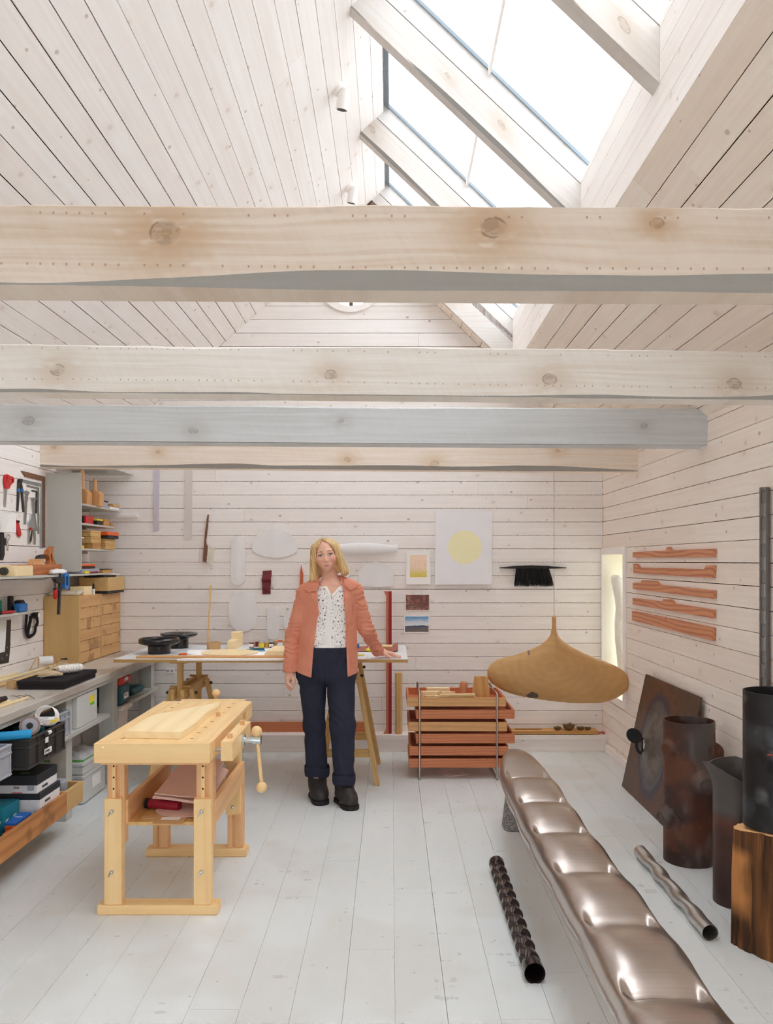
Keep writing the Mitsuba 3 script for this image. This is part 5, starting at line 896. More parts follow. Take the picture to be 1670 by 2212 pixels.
add(tube([(-2.40, 4.98, zs + .017), (-2.395, 5.10, zs + .017)], .016, 12), 'm_dark', 'flashlight', label='black torch lying on the short shelf edge by the red pliers', cat='torch', smooth=40)
sw = Polygon(B_([(-60, 2030), (60, 2010), (150, 1990), (170, 1800), (190, 1285), (110, 1290), (60, 1310), (-60, 1330)]))
for x, y, r in ((45, 1925, 22), (125, 1870, 26), (130, 1740, 20), (145, 1690, 16)): (a, b), = B_([(x, y)]); sw = sw.difference(Point(a, b).buffer(r / 7.627 / 330))
hang(sw, 'm_iron', 'saw_blade', None, .003, label='grey steel blade with round holes hanging under the short shelf', cat='blade'); hang(B_([(-60, 1310), (104, 1285), (75, 1810), (-60, 1850)]), 'm_paper', 'paper_note', None, .002, .006, label='white paper note hanging in front of the steel blade', cat='paper')
add(bx(-1.87, -1.80, 6.912, 6.9185, .62, .665, .002), 'm_white_flat', 'wall_socket', label='white double wall socket under the table corner', cat='socket')
for dx in (-.016, .016): add(cyl((-1.835 + dx, 6.9116, .643), (-1.835 + dx, 6.913, .643), .011, 16), 'm_crate_grey', 'outlet', 'wall_socket')
# ---------------------------------------------------------------- things on the table
b1_ = thing('pedestal_bowl', 'black glossy pedestal bowl with an inner ring, nearer the table front', 'bowl', 'black pedestal bowls')
add(lathe([(0, 0), (.076, 0), (.078, .004), (.078, .050), (.086, .058), (.125, .066), (.138, .074), (.142, .085), (.141, .100), (.135, .1085), (.128, .108), (.124, .098), (.100, .082), (.080, .082), (.078, .100), (.072, .103), (.068, .098), (.066, .030), (0, .028)], 64, (X(344, 5.90), 5.90, TZ + .0003)), 'm_black_gloss', 'body', b1_, smooth=30)
b2_ = thing('pedestal_bowl', 'black glossy pedestal dish with a thin flat rim, behind the deeper bowl', 'bowl', 'black pedestal bowls')
add(lathe([(0, 0), (.066, 0), (.068, .004), (.068, .066), (.074, .073), (.120, .088), (.136, .098), (.139, .106), (.136, .111), (.128, .110), (.075, .094), (.060, .088), (.057, .03), (0, .028)], 64, (X(387, 6.27), 6.27, TZ + .0003)), 'm_black_gloss', 'body', b2_, smooth=30)
tx, ty = X(461.5, 6.18), 6.18; add(cut(cyl((tx, ty, TZ + .0005), (tx, ty, TZ + .052), .050, 40), cyl((tx, ty, TZ - .01), (tx, ty, TZ + .06), .041, 36)), 'm_card', 'tape_roll', label='wide brown tape roll standing on the table next to the stepped wooden block', cat='tape roll', smooth=35)
add(eyz([(6.16, TZ + .0005), (6.45, TZ + .0005), (6.45, TZ + .112), (6.31, TZ + .112), (6.31, TZ + .064), (6.17, TZ + .064), (6.16, TZ + .058)], -1.211, -1.148), 'm_pale', 'stepped_block', label='stepped pale wooden block standing on the table', cat='wooden block', grain=1)
mat('m_maroon', S(120, 24, 40), .4); mat('m_amber', S(206, 156, 50), .4); mat('m_lemon', S(230, 214, 30), .4)
for px, Y, fill, lid, lb, nm in ((544, 6.30, 'm_maroon', 'm_zinc', 'm_paper', 'small jar of dark red pigment with a white label, first in the row'), (556.5, 6.36, 'm_maroon', 'm_zinc', None, 'small jar of dark red pigment behind the yellow jar'), (564.5, 6.24, 'm_lemon', 'm_zinc', None, 'small jar of bright yellow pigment on the table'), (576, 6.30, 'm_amber', 'm_zinc', None, 'small jar of ochre pigment next to the bright yellow jar'), (587, 6.30, 'm_dark', 'm_zinc', 'm_paper', 'small dark jar with a white label next to the ochre jar'), (605, 6.31, 'm_paper', 'm_red', 'm_paper', 'small jar with a red lid in front of the cardboard box')):
    jar(X(px, Y), Y, TZ + .0005, .0205, .052, fill, lid, nm, .72, 'pigment jars on the table', lb)
add(bx(X(593, 6.40), X(632, 6.40), 6.36, 6.44, TZ + .0005, TZ + .045, .002), 'm_card', 'cardboard_box', label='low cardboard box behind the red lidded jar on the table', cat='box')
add(tube([(X(527, 6.08), 6.08, TZ + .004), (X(545, 6.10), 6.10, TZ + .008), (X(571, 6.12), 6.12, TZ + .008)], [.002, .009, .009], 10), 'm_teal', 'paint_tube', label='green paint tube lying before the pigment jars', cat='paint tube', smooth=40); add(tube([(X(541, 5.99), 5.99, TZ + .006), (X(549, 5.99), 5.99, TZ + .006), (X(573, 6.02), 6.02, TZ + .006)], [.004, .0055, .005], 10), 'm_cobalt', 'marker', label='blue marker lying beside the green paint tube', cat='marker', smooth=40)
add(exy(Point(X(497.5, 5.91), 5.91).buffer(.200, quad_segs=20), TZ + .0045, TZ + .0085), 'm_pale', 'veneer_disc', label='thin round pale wooden disc lying on white paper on the table', cat='disc', grain=0)
sl = cut(bx(X(297, 5.62), X(640, 5.62), 5.585, 5.655, TZ + .0025, TZ + .014, .001), cyl((X(327, 5.62), 5.62, TZ - .02), (X(327, 5.62), 5.62, TZ + .05), .012, 16)); add(sl, 'm_fir_light', 'perforated_ruler', label='long flat wooden ruler with a hole lying along the table front edge', cat='ruler', grain=0)
add(exy([(X(404, 6.1), 6.12), (X(580, 6.1), 6.16), (X(600, 5.8), 5.70), (X(405, 5.75), 5.72)], TZ + .0005, TZ + .002), 'm_paper', 'paper_sheet', label='white paper sheet under the wooden disc on the table', cat='paper')
q = exy([(X(380, 5.55), 5.545), (X(640, 5.55), 5.545), (X(640, 5.55), 5.584), (X(395, 5.55), 5.584)], TZ + .0006, TZ + .0016); v = np.array(q.vertices); add(cc(q, bx(X(382, 5.54), X(640, 5.54), 5.5415, 5.5445, TZ - .010, TZ + .0016)), 'm_paper', 'paper_sheet', label='white paper sheet folded over the table front edge under the ruler', cat='paper')
t = thing('scissors', 'small scissors with orange handles lying on the table by the white paper', 'scissors'); cx0, cy0 = X(398, 5.78), 5.80
for dy in (-.012, .016): add(tube([(cx0 - .014 + .026 * math.cos(a), cy0 + dy + .011 * math.sin(a), TZ + .006) for a in np.linspace(0, 2 * np.pi, 18, endpoint=False)], .0042, 6, closed=True), 'm_orange', 'handle', t, smooth=True)
add(exy([(cx0 + .01, cy0 - .008), (cx0 + .075, cy0 + .002), (cx0 + .01, cy0 + .009)], TZ + .004, TZ + .0065), 'm_steel', 'blade', t)
for k, (z, dx, lb) in enumerate(((TZ + .0025, 0, 'lower plywood offcut on the table beside the person'), (TZ + .0165, .012, 'upper plywood offcut stacked on the other beside the person'))): add(exy([(X(571 + dx * 300, 5.76), 5.76), (X(655, 5.76), 5.77), (X(655, 6.1), 6.12), (X(589 + dx * 300, 6.12), 6.14)], z, z + .0135), 'm_pale', 'plywood_offcut', label=lb, cat='board', group='plywood offcuts on the table', grain=0)
mat('m_leather', lambda p, n, uv: mix(S(172, 104, 84), S(140, 76, 60), fbm(p.x * 40, p.y * 40)), .6); 
def curl(x0, x1, y0, y1, z, amp, mtl, name, label, cat):
    n = 14; g = np.array([[x0 + (x1 - x0) * i / n, y0 + (y1 - y0) * j / n, z + amp * (i / n) ** 3 * (.4 + .6 * j / n)] for i in range(n + 1) for j in range(n + 1)]); f = [[i * (n + 1) + j, (i + 1) * (n + 1) + j, (i + 1) * (n + 1) + j + 1] for i in range(n) for j in range(n)] + [[i * (n + 1) + j, (i + 1) * (n + 1) + j + 1, i * (n + 1) + j + 1] for i in range(n) for j in range(n)]
    f = np.array(f); N = len(g); m = trimesh.Trimesh(np.vstack([g + (0, 0, .002), g]), np.vstack([f, f[:, ::-1] + N]), process=False); return add(m, mtl, name, label=label, cat=cat, smooth=40)
curl(X(828, 6.1), X(860, 6.1), 5.98, 6.40, TZ + .001, .03, 'm_leather', 'leather_sheet', 'brown leather sheet with a curled edge behind the resting hand', 'leather'); curl(X(765, 6.1), X(795, 6.1), 6.00, 6.38, TZ + .001, .004, 'm_leather', 'leather_sheet', 'flat tan leather sheet between the person and the yellow disc', 'leather')
add(exy(Point(X(811, 6.02), 6.04).buffer(.072, quad_segs=16), TZ + .0045, TZ + .016), 'm_lemon', 'yellow_disc', label='bright yellow disc lying behind the forearm on the table', cat='disc'); add(tube([(X(826, 6.1), 6.10, TZ + .030), (X(848, 6.1), 6.10, TZ + .030)], .011, 14), 'm_pale', 'dowel', label='short pale wooden dowel lying on the leather sheet', cat='dowel', smooth=40)
add(tube([(X(770, 5.75), 5.75, TZ + .0045), (X(787, 5.75), 5.76, TZ + .0045)], [.0042, .0042], 6), 'm_yellow', 'pencil', label='yellow pencil on the table between the jacket and the forearm', cat='pencil'); add(bx(X(771, 6.25), X(776, 6.25), 6.22, 6.28, TZ + .0045, TZ + .03), 'm_blue', 'blue_clip', label='tiny blue clip standing by the tan leather sheet', cat='clip')
bar((-1.418, 6.435, .9005), (-1.495, 6.905, 1.345), .022, .010, (1, 0, 0), 'm_pine', 'long_stick', None, label='slim wooden stick leaning from the table against the back wall', cat='stick')
# ---------------------------------------------------------------- ledge along the back wall
LZ = .1405
add(bx(X(470, 6.9), X(790, 6.9), 6.886, 6.914, LZ, .222, .002), 'm_fir', 'fir_board', label='long reddish fir board standing on the low wall ledge', cat='board', grain=0)
def f_red(p, n, uv): x = p.x + .0416 + .0; return mix(mix(S(190, 122, 92), S(178, 84, 66), smoothstep(.004, .02, x)), S(150, 14, 26), smoothstep(.021, .026, x))
mat('m_redlath', f_red, .4); rx0, rx1 = X(834, 6.83), X(846, 6.83)
add(cc(bx(rx0, rx1, 6.815, 6.84, LZ, 1.307, .002), exz([(rx0 - .022, LZ), (rx0 + .001, LZ), (rx0 + .001, LZ + .05), (rx0 - .006, LZ + .022)], 6.815, 6.84), exz([(rx0 - .02, 1.307), (rx0 + .001, 1.307), (rx0 + .001, 1.26), (rx0 - .008, 1.285)], 6.815, 6.84)), 'm_redlath', 'red_lath', label='tall lath with a red painted edge standing on the ledge behind the table end', cat='lath')
h_ = lathe([(0, 0), (.0285, 0), (.0285, .498), (0, .498)], 6, (X(861, 6.82), 6.82, LZ)); add(h_, 'm_pine', 'hexagonal_post', label='short six-sided wooden post standing on the ledge beside the red lath', cat='post', grain=2)
add(bx(X(1098, 6.82), X(1292, 6.82), 6.775, 6.90, LZ + .004, LZ + .030, .004), 'm_oak', 'thick_plank', label='thick oak plank lying on the ledge under the hanging wooden form', cat='plank', grain=0); add(bx(X(1112, 6.84), X(1170, 6.84), 6.84, 6.85, LZ + .0303, LZ + .036, .002), 'm_twig', 'twig', label='dark twig lying along the back of the oak plank', cat='twig'); add(bx(X(1110, 6.82), X(1280, 6.82), 6.78, 6.895, LZ, LZ + .0038), 'm_dark', 'foot', 'thick_plank')  # dark strip below the plank stands in for the shaded gap
mat('m_clay', lambda p, n, uv: mix(S(134, 104, 66), S(92, 70, 46), fbm(p.x * 90, p.y * 90, p.z * 90)), .8)
for px, w, h, lb in ((1204.5, 17, .022, 'small dark clay bowl, first on the oak plank'), (1229, 27, .042, 'largest dark clay bowl with a peaked piece inside on the oak plank'), (1254, 18, .022, 'small dark clay bowl just beside the largest one'), (1270, 14, .020, 'smallest dark clay bowl at the end of the oak plank')):
    r = w * 6.83 / 3600; m = lathe([(0, 0), (r * .5, 0), (r * .85, h * .45), (r, h), (r * .9, h), (r * .7, h * .5), (0, h * .3)], 20, (X(px, 6.83), 6.83, LZ + .0303)); v = np.array(m.vertices); v[:, 2] += np.clip((v[:, 2] - LZ - .03) / h, 0, 1) * .008 * (meshkit.noise(v * 60) - .5); k_ = add(trimesh.Trimesh(v, m.faces, process=False), 'm_clay', 'clay_bowl', label=lb, cat='bowl', group='clay bowls on the ledge', smooth=50)
    if w > 20: add(hull([(X(px, 6.83) + a, 6.83 + b, LZ + .04 + c) for a, b, c in ((-.02, 0, .015), (.025, .0, .02), (.0, .02, .02), (.0, -.02, .015), (.012, 0, .055), (-.01, 0, .035))]), 'm_clay', 'clay_piece', k_)
mat('m_pebble', S(176, 96, 82), .6)
for k, (px, dy, r, lb) in enumerate(((1295, .0, .013, 'reddish pebble touching the end of the oak plank'), (1302, -.02, .014, 'front reddish pebble on the ledge corner'), (1304, .03, .012, 'rear reddish pebble on the ledge corner'))): add(xf(ball((0, 0, 0), r, 2).apply_scale([1.15, .9, .75]), loc=(X(px, 6.82), 6.82 + dy, LZ + r * .74)), 'm_pebble', 'pebble', label=lb, cat='pebble', group='red pebbles on the ledge', smooth=True)
# ---------------------------------------------------------------- papers and pieces on the back wall
WYb = 6.9185
def wallsheet(pts, mtl, name, label, cat, group=None, off=.003, amp=.006, crv=None, seed=0, parent=None, th=.0009, fold=None):
    P2 = pts if isinstance(pts, Polygon) else Polygon([(X(a, 6.9), Z(b, 6.9)) for a, b in pts]).buffer(0); m = ext(P2, th); m = trimesh.Trimesh(*trimesh.remesh.subdivide_to_size(m.vertices, m.faces, .02)); v = np.array(m.vertices); x0, z0, x1, z1 = P2.bounds
    d = off + amp * meshkit.fbm(np.stack([v[:, 0] * 7, v[:, 1] * 7, v[:, 0] * 0 + seed], 1), 2)
    if fold is not None: d = d + .0035 * np.exp(-((v[:, 0] - X(fold, 6.9)) / .03) ** 2)
    if crv: d = d + crv((v[:, 0] - x0) / (x1 - x0), (v[:, 1] - z0) / (z1 - z0))
    w = np.stack([v[:, 0], WYb - d - v[:, 2], v[:, 1]], 1); return add(trimesh.Trimesh(w, m.faces, process=False), mtl, name, parent, label=label, cat=cat, group=group, smooth=60)
def egg(cx, cy, a, b, n=2.0, sh=0): return [(cx + a * np.sign(math.cos(t)) * abs(math.cos(t)) ** (2 / n), cy + b * np.sign(math.sin(t)) * abs(math.sin(t)) ** (2 / n) + sh * math.cos(2 * t)) for t in np.linspace(0, 2 * np.pi, 60, endpoint=False)]
mat('m_tracing', S(236, 235, 236), .7, spec=.2)
rr_ = lambda x0, y0, x1, y1, r: list(rrect(x0, y0, x1, y1, r, 8).exterior.coords)[:-1]; G_ = 'paper templates on the back wall'
wallsheet(rr_(498, 1157, 528.5, 1264.5, 14.5), 'm_tracing', 'paper_template', 'long upright paper strip with rounded ends beside the comb brush', 'paper template', G_, seed=1, fold=513)
wallsheet([(543, 1183), (545, 1170), (552, 1158), (565, 1149), (580, 1144), (593, 1142), (606, 1144), (622, 1150), (634, 1160), (642, 1173), (644, 1184), (641, 1192), (630, 1199), (612, 1203.5), (592, 1205), (570, 1202), (553, 1196), (545, 1190)], 'm_tracing', 'paper_template', 'wide oval paper template with a centre fold above the red strap', 'paper template', G_, seed=2, fold=593)
wallsheet(egg(524.5, 1321.5, 32, 43.5, 2.3), 'm_tracing', 'paper_template', 'tall oval paper template above the stepped wooden block', 'paper template', G_, seed=3, fold=528)
wallsheet([(576.5, 1313), (603, 1313), (602, 1370), (599, 1379), (589, 1383), (579, 1379), (576, 1370)], 'm_tracing', 'paper_template', 'narrow paper template with a square top and round bottom', 'paper template', G_, seed=4)
wallsheet(egg(633, 1344, 21, 28, 2.2), 'm_tracing', 'paper_template', 'round paper template half hidden by the jacket sleeve', 'paper template', G_, seed=5)
wallsheet(egg(744, 1232, 13, 19, 2.4), 'm_tracing', 'paper_template', 'paper template just beside the blond hair', 'paper template', G_, seed=6)
wallsheet([(774, 1266), (774.5, 1240), (780, 1226), (790, 1217.5), (802, 1215), (816, 1214.5), (832, 1217), (843, 1224), (849, 1234), (850, 1246), (849.5, 1267), (812, 1268.5)], 'm_tracing', 'paper_template', 'dome shaped paper template with a flat lower edge above the table', 'paper template', G_, seed=7, fold=813)
n = 40; th_ = np.linspace(-.35, 3.6, 14); cp = []
for i in range(n + 1):
    s = i / n; x = X(728 + 131 * s, 6.88); r = .030 + .018 * math.sin(math.pi * min(1, s * 1.15)); cp.append([(x, 6.885 - r * .55 * math.sin(t), Z(1185, 6.88) + .0 + r * math.cos(t) * 1.05) for t in th_])
cp = np.array(cp); K = len(th_); f = [[i * K + j, (i + 1) * K + j, (i + 1) * K + j + 1] for i in range(n) for j in range(K - 1)] + [[i * K + j, (i + 1) * K + j + 1, i * K + j + 1] for i in range(n) for j in range(K - 1)]
add(trimesh.Trimesh(cp.reshape(-1, 3), f, process=False), 'm_tracing', 'curled_paper', label='curled white paper roll pinned to the wall beside the person', cat='paper', smooth=True)
pcx, pcz, pr = X(1004.5, 6.9), Z(1182, 6.9), 37 * 6.9 / 1800
def f_poster(p, n, uv):
    d = dr.sqrt(dr.square(p.x - pcx) + dr.square(p.z - pcz)) + .004 * fbm(p.x * 30, p.z * 30); return mix(S(240, 239, 226) if False else S(242, 238, 196), S(236, 236, 240), smoothstep(pr - .004, pr + .002, d))
mat('m_poster', f_poster, .7, spec=.2)
wallsheet([(941, 1101), (1063.5, 1103), (1062, 1262), (939.5, 1263)], 'm_poster', 'poster', 'large white sheet with a pale yellow circle pinned to the back wall', 'poster', crv=lambda u, w: .022 * (1 - w) ** 2 + .012 * u * (1 - w), amp=.004)
ax0, ax1, az0, az1 = X(885.5, 6.9), X(922, 6.9), Z(1247, 6.9), Z(1199, 6.9)
def f_print(p, n, uv):
    t = (p.z - az0) / (az1 - az0); s = noise(p.x * 420, p.z * 420); c = mix(S(212, 196, 96), S(240, 214, 190), smoothstep(.1, .45, t + .2 * (s - .5))); c = mix(c, S(206, 120, 90), dr.select((s > .78) & (t > .25) & (t < .75), .6, 0))
    ins = (p.x > ax0) & (p.x < ax1) & (p.z > az0) & (p.z < az1); return dr.select(ins, c, mi.Color3f(*S(240, 238, 234)))
mat('m_print', f_print, .7); wallsheet([(877.5, 1190), (930, 1187.5), (930.5, 1262), (877, 1262.5)], 'm_print', 'art_print', 'small print with a pink and yellow field below the big sheet', 'print', crv=lambda u, w: .02 * (1 - w) ** 2, amp=.002)
def inn(p, a, b, c, d): return (p.x > X(a, 6.9)) & (p.x < X(b, 6.9)) & (p.z > Z(d, 6.9)) & (p.z < Z(c, 6.9))
def f_rock(p, n, uv):
    a = fbm(p.x * 40, p.z * 40); b = fbm(p.x * 140, p.z * 140); c = mix(S(150, 92, 86), S(112, 70, 66), smoothstep(.4, .6, a)); c = mix(c, S(176, 158, 140), .7 * smoothstep(.5, .62, b) * smoothstep(.46, .6, fbm(p.x * 9 + 5, p.z * 9))); return dr.select(inn(p, 877, 927, 1285, 1318), c, mi.Color3f(*S(240, 238, 236)))
mat('m_rock', f_rock, .5); wallsheet([(875.5, 1283.5), (928, 1284), (928, 1319.5), (875.5, 1319.5)], 'm_rock', 'photo_print', 'photo of reddish rock pinned on the wall above the landscape photo', 'photo', amp=.002)
lz = lambda py: Z(py, 6.9)
def f_land(p, n, uv):
    sky = mix(S(226, 232, 236), S(96, 158, 206), smoothstep(lz(1350), lz(1332), p.z + .02 * (fbm(p.x * 25, p.z * 60) - .5))); h = lz(1353.5) + .012 * fbm(p.x * 30 + 3, 1.0) ; mt = mix(S(74, 92, 128), S(56, 74, 108), fbm(p.x * 50, p.z * 50)); gd = mix(S(120, 114, 112), S(96, 92, 92), fbm(p.x * 30, p.z * 110))
    c = dr.select(p.z > h, sky, dr.select(p.z > lz(1355), mt, gd)); return dr.select(inn(p, 875, 926, 1332, 1365.5), c, mi.Color3f(*S(240, 240, 240)))
mat('m_land', f_land, .5); wallsheet([(873, 1330), (927.5, 1330), (927, 1367.5), (873, 1367.5)], 'm_land', 'photo_print', 'landscape photo with blue sky and distant hills pinned on the wall', 'photo', amp=.002)
mat('m_lilac', S(206, 200, 214), .7); mat('m_gauze', S(216, 210, 205), .7)
wallsheet([(331, 1008), (343.5, 1008), (342, 1146), (329.5, 1148)], 'm_lilac', 'gauze_strip', 'sheer lilac strip hanging down the back wall from the beam', 'fabric strip', amp=.002); wallsheet([(399, 1010), (414.5, 1010), (413.5, 1164), (397, 1166)], 'm_gauze', 'gauze_strip', 'sheer grey strip hanging down the back wall from the beam', 'fabric strip', amp=.002)
def wpoly(pts, s, ox, oy, y0, y1): return exz([(X(ox + x / s, 6.9), Z(oy + y / s, 6.9)) for x, y in pts], y0, y1)
t = thing('comb_brush', 'long handled wooden comb brush with cream bristles hanging on the back wall', 'brush'); add(wpoly([(688, 520), (702, 518), (692, 640), (674, 780), (678, 815), (695, 838), (678, 995), (640, 987), (648, 880), (664, 700)], 4.639, 300, 1000, 6.893, 6.908), 'm_brown', 'handle', t, grain=2)
l = []; R_ = random.Random(4)
for i in range(24):
    s = i / 23; a = np.array((692 - 12 * s, 838 + 150 * s)); b = np.array((770 - 40 * s, 845 + 190 * s)); 
    for j in range(7): w = a + (b - a) * np.array([.55, .45]) + (0, -8); c = b + (R_.uniform(-6, 6), R_.uniform(-5, 5)); l.append(tube([np.array((X(300 + q[0] / 4.639, 6.9), 6.900 + R_.uniform(-.006, .006), Z(1000 + q[1] / 4.639, 6.9))) for q in (a, w, c)], [.0024, .0017, .0008], 4))
add(cc(l), 'm_string', 'bristles', t, kind='stuff', label='cream bristles in spaced tufts')
t = thing('hand_brush', 'black brush with a long thin curved bar hanging on the back wall', 'brush'); add(wpoly([(678, 513), (780, 503), (890, 498), (1000, 503), (1123, 513), (1123, 518), (1010, 521), (890, 519), (790, 521), (678, 518)], 3.0926, 860, 1060, 6.885, 6.91), 'm_black_matte', 'bar', t)
l = []
for i in range(420):
    s = R_.random(); a = (788 + 218 * s, 519); b = (778 + 262 * s + R_.uniform(-5, 5), 632 + R_.uniform(-8, 10)); y = 6.8975 + R_.uniform(-.009, .009); l.append(tube([(X(860 + a[0] / 3.0926, 6.9), y, Z(1060 + a[1] / 3.0926, 6.9)), (X(860 + (a[0] * .5 + b[0] * .5) / 3.0926, 6.9), y - .003, Z(1060 + 575 / 3.0926, 6.9)), (X(860 + b[0] / 3.0926, 6.9), y + R_.uniform(-.006, .004), Z(1060 + b[1] / 3.0926, 6.9))], [.0022, .002, .001], 4))
add(cc(l), 'm_dark', 'bristles', t, kind='stuff', label='dense black bristles')
mat('m_strap', S(112, 40, 44), .5); mat('m_pointed', S(196, 96, 56), .5)
wallsheet([(567.3, 1233), (586.3, 1232), (586, 1250), (584, 1283.5), (567.3, 1284), (566, 1252)], 'm_strap', 'leather_strap', 'dark red folded leather strap hanging on the back wall', 'strap', crv=lambda u, w: .035 * np.exp(-((w - .62) / .10) ** 2) + .02 * np.exp(-((w - .3) / .2) ** 2), amp=.002, th=.004)
add(wpoly([(650.3, 1221), (655, 1240), (654, 1330), (647.6, 1330), (648.5, 1240)], 1, 0, 0, 6.895, 6.91), 'm_pointed', 'pointed_stick', label='orange brown pointed stick on the wall beside the jacket shoulder', cat='stick')
# ---------------------------------------------------------------- spot lamps on the ceiling
for k, (px, py, Y, lb) in enumerate(((730.6, 190, 4.894, 'white ceiling spot lamp nearer the big beam top, larger one'), (753, 402, 6.17, 'white ceiling spot lamp deeper in the room, just above the nearest beam'))):
    t = thing('spot_lamp', lb, 'spot lamp', 'ceiling spot lamps'); o = P(px, py, Y); nn = nrm((ML, 0, -1)); 
    add(tube([o - nn * .006, o + nn * .030], .039, 28), 'm_white', 'base', t, smooth=35); j = o + nn * .05; add(tube([o + nn * .02, j], .013, 12), 'm_white', 'joint', t, smooth=40)
    hd = nrm((-.16, .22, -.95)); a = j - hd * .030; b = j + hd * .085; h = add(tube([a, a + hd * .004, b - hd * .002, b], [.030, .036, .036, .035], 28), 'm_white', 'head', t, smooth=35); add(tube([b - hd * .001, b + hd * .0008], .029, 24), 'm_dark', 'lens', h)
# ---------------------------------------------------------------- the person
pe = thing('person', 'standing person with blond bob, coral jacket, dotted white shirt, navy trousers, hand on the table', 'person')
PB = 5.388
def q(px, py, dy=0.0, Y=None): Y = PB + dy if Y is None else Y; return P(px, py, Y)
def interp(z, zs, vs): return np.interp(z, zs[::-1], vs[::-1])
SC = PB / F
zt = [Z(y, PB) for y in (1240, 1262, 1290, 1340, 1400, 1445, 1480)]
tc_ = [X(x, PB) for x in (713, 712, 713.5, 710, 708.5, 705.5, 705)]; ta = [a * SC for a in (20, 46, 55, 57, 60, 64, 65)]; tbk = [.05, .085, .112, .112, .122, .134, .142]
def torso(p, off=0.0):
    z = p[:, 2]; c = interp(z, zt, tc_); a = interp(z, zt, ta) + off; b = interp(z, zt, tbk) + off
    k = np.sqrt(((p[:, 0] - c) / a) ** 2 + ((p[:, 1] - PB) / b) ** 2); f = (k - 1) * np.minimum(a, b)
    f = smax(f, z - (Z(1257, PB) + off), .05)
    return f
SL, SR = q(661, 1281), q(765, 1277); EL_, ER_ = q(634, 1370, .03), q(791, 1358, .05); WL, WRt = q(625.5, 1452, -.02), P(817, 1407.5, 5.60); NB = q(713, 1252, .01)
def wr(p, s): return .0032 * np.sin(p[:, 2] * 190 + 22 * p[:, 0] + 9 * meshkit.noise(p * 22, s)) * np.clip(2 * meshkit.noise(p * 9, s + 5) - .3, 0, 1)
def jacket_full(p):
    f = torso(p, .010); f = smin(f, cap_(p, NB, SL, .050, .058), .05); f = smin(f, cap_(p, NB, SR, .050, .058), .05)
    for a, b, c, r in ((SL, EL_, WL, (.057, .047, .043)), (SR, ER_, WRt, (.057, .048, .039))):
        s = smin(cap_(p, a, b, r[0], r[1]), cap_(p, b, c, r[1], r[2]), .03) + wr(p, 3) * 1.7
        f = smin(f, s, .018)
    return f + .0030 * (meshkit.noise(p * 28) - .5) + .009 * (meshkit.noise(p * np.array([16, 16, 5.])) - .5)
oy = [Z(y, PB) for y in (1236, 1250, 1270, 1330, 1397, 1462)]
oL = [X(x, PB) for x in (694, 689, 687.5, 688.5, 681, 676)]; oR = [X(x, PB) for x in (735, 738, 743, 747.5, 749.5, 752.5)]
hemz = Z(1447, PB)
def jacket(p):
    f = jacket_full(p); z = p[:, 2]; l, r = interp(z, oy, oL), interp(z, oy, oR)
    op = np.maximum(np.maximum(l - p[:, 0], p[:, 0] - r), p[:, 1] - (PB - .01)); f = smax(f, -op, .006)
    dip = np.clip(1 - np.minimum(np.abs(p[:, 0] - l), np.abs(p[:, 0] - r)) / .12, 0, 1) * (p[:, 1] < PB)
    tors = p[:, 0] > X(639.6, PB)
    f = np.where(tors, np.maximum(f, (hemz - .035 * dip) - z), f)
    for w, e in ((WL, EL_), (WRt, ER_)):
        d = nrm(w - e); t = (p - w) @ d; ax = np.linalg.norm(p - w - t[:, None] * d, axis=1); f = np.where((ax < .075) & (t > -.03) & (t < .12) & ((p[:, 0] < w[0] + .042) if w is WL else (p[:, 0] > -2)), np.maximum(f, t - .002), f)
    nk = cap_(p, q(713.5, 1262, -.02), q(713, 1225, 0), .066, .066); f = np.maximum(f, -nk)
    return f
def f_coral(p, n, uv):
    a = fbm(p.x * 400, p.y * 400, p.z * 200); b = fbm(p.x * 14, p.y * 14, p.z * 10); c = mix(S(222, 150, 126), S(204, 126, 102), b); return mix(c, S(230, 170, 148), .3 * smoothstep(.45, .8, a))
mat('m_coral', f_coral, .85, spec=.15, sheen=.3)
jm = surfnet(jacket, (q(600, 1, 0)[0], PB - .19, .76), (q(850, 1, 0)[0] + .02, PB + .24, 1.46), .0058); 
jk = add(jm, 'm_coral', 'jacket', pe, smooth=True, label='coral cotton jacket with a wide collar and patch pockets')
def front(sdf, x, z, y0=PB - .25, y1=PB + .05):
    lo, hi = np.full(len(x), y0), np.full(len(x), np.nan); prev = np.full(len(x), 1.0)
    for y in np.linspace(y0, y1, 61):
        f = sdf(np.stack([x, np.full(len(x), y), z], 1)); h = (f < 0) & np.isnan(hi); hi[h] = y
    hi = np.where(np.isnan(hi), np.nanmax(hi) if np.isfinite(hi).any() else PB, hi); lo = hi - .005
    for _ in range(7):
        m = (lo + hi) / 2; f = sdf(np.stack([x, m, z], 1)); hi = np.where(f < 0, m, hi); lo = np.where(f < 0, lo, m)
    return hi
def drape(pts, sdf, off, th, mtl, name, parent, s=5.567, ox=600, oy_=1140, step=.012, smooth=50, Yp=PB - .1, lift=None, **kw):
    P2 = Polygon([(X(ox + x / s, Yp), Z(oy_ + y / s, Yp)) for x, y in pts]).buffer(0); m = ext(P2, th); m = trimesh.Trimesh(*trimesh.remesh.subdivide_to_size(m.vertices, m.faces, step)); v = np.array(m.vertices)
    y = front(sdf, v[:, 0], v[:, 1]); w = np.stack([v[:, 0], y - off - v[:, 2] + th * 0, v[:, 1]], 1)
    if lift is not None: w[:, 1] -= lift(v[:, 0], v[:, 1])
    return add(trimesh.Trimesh(w, m.faces, process=False), mtl, name, parent, smooth=smooth, **kw)
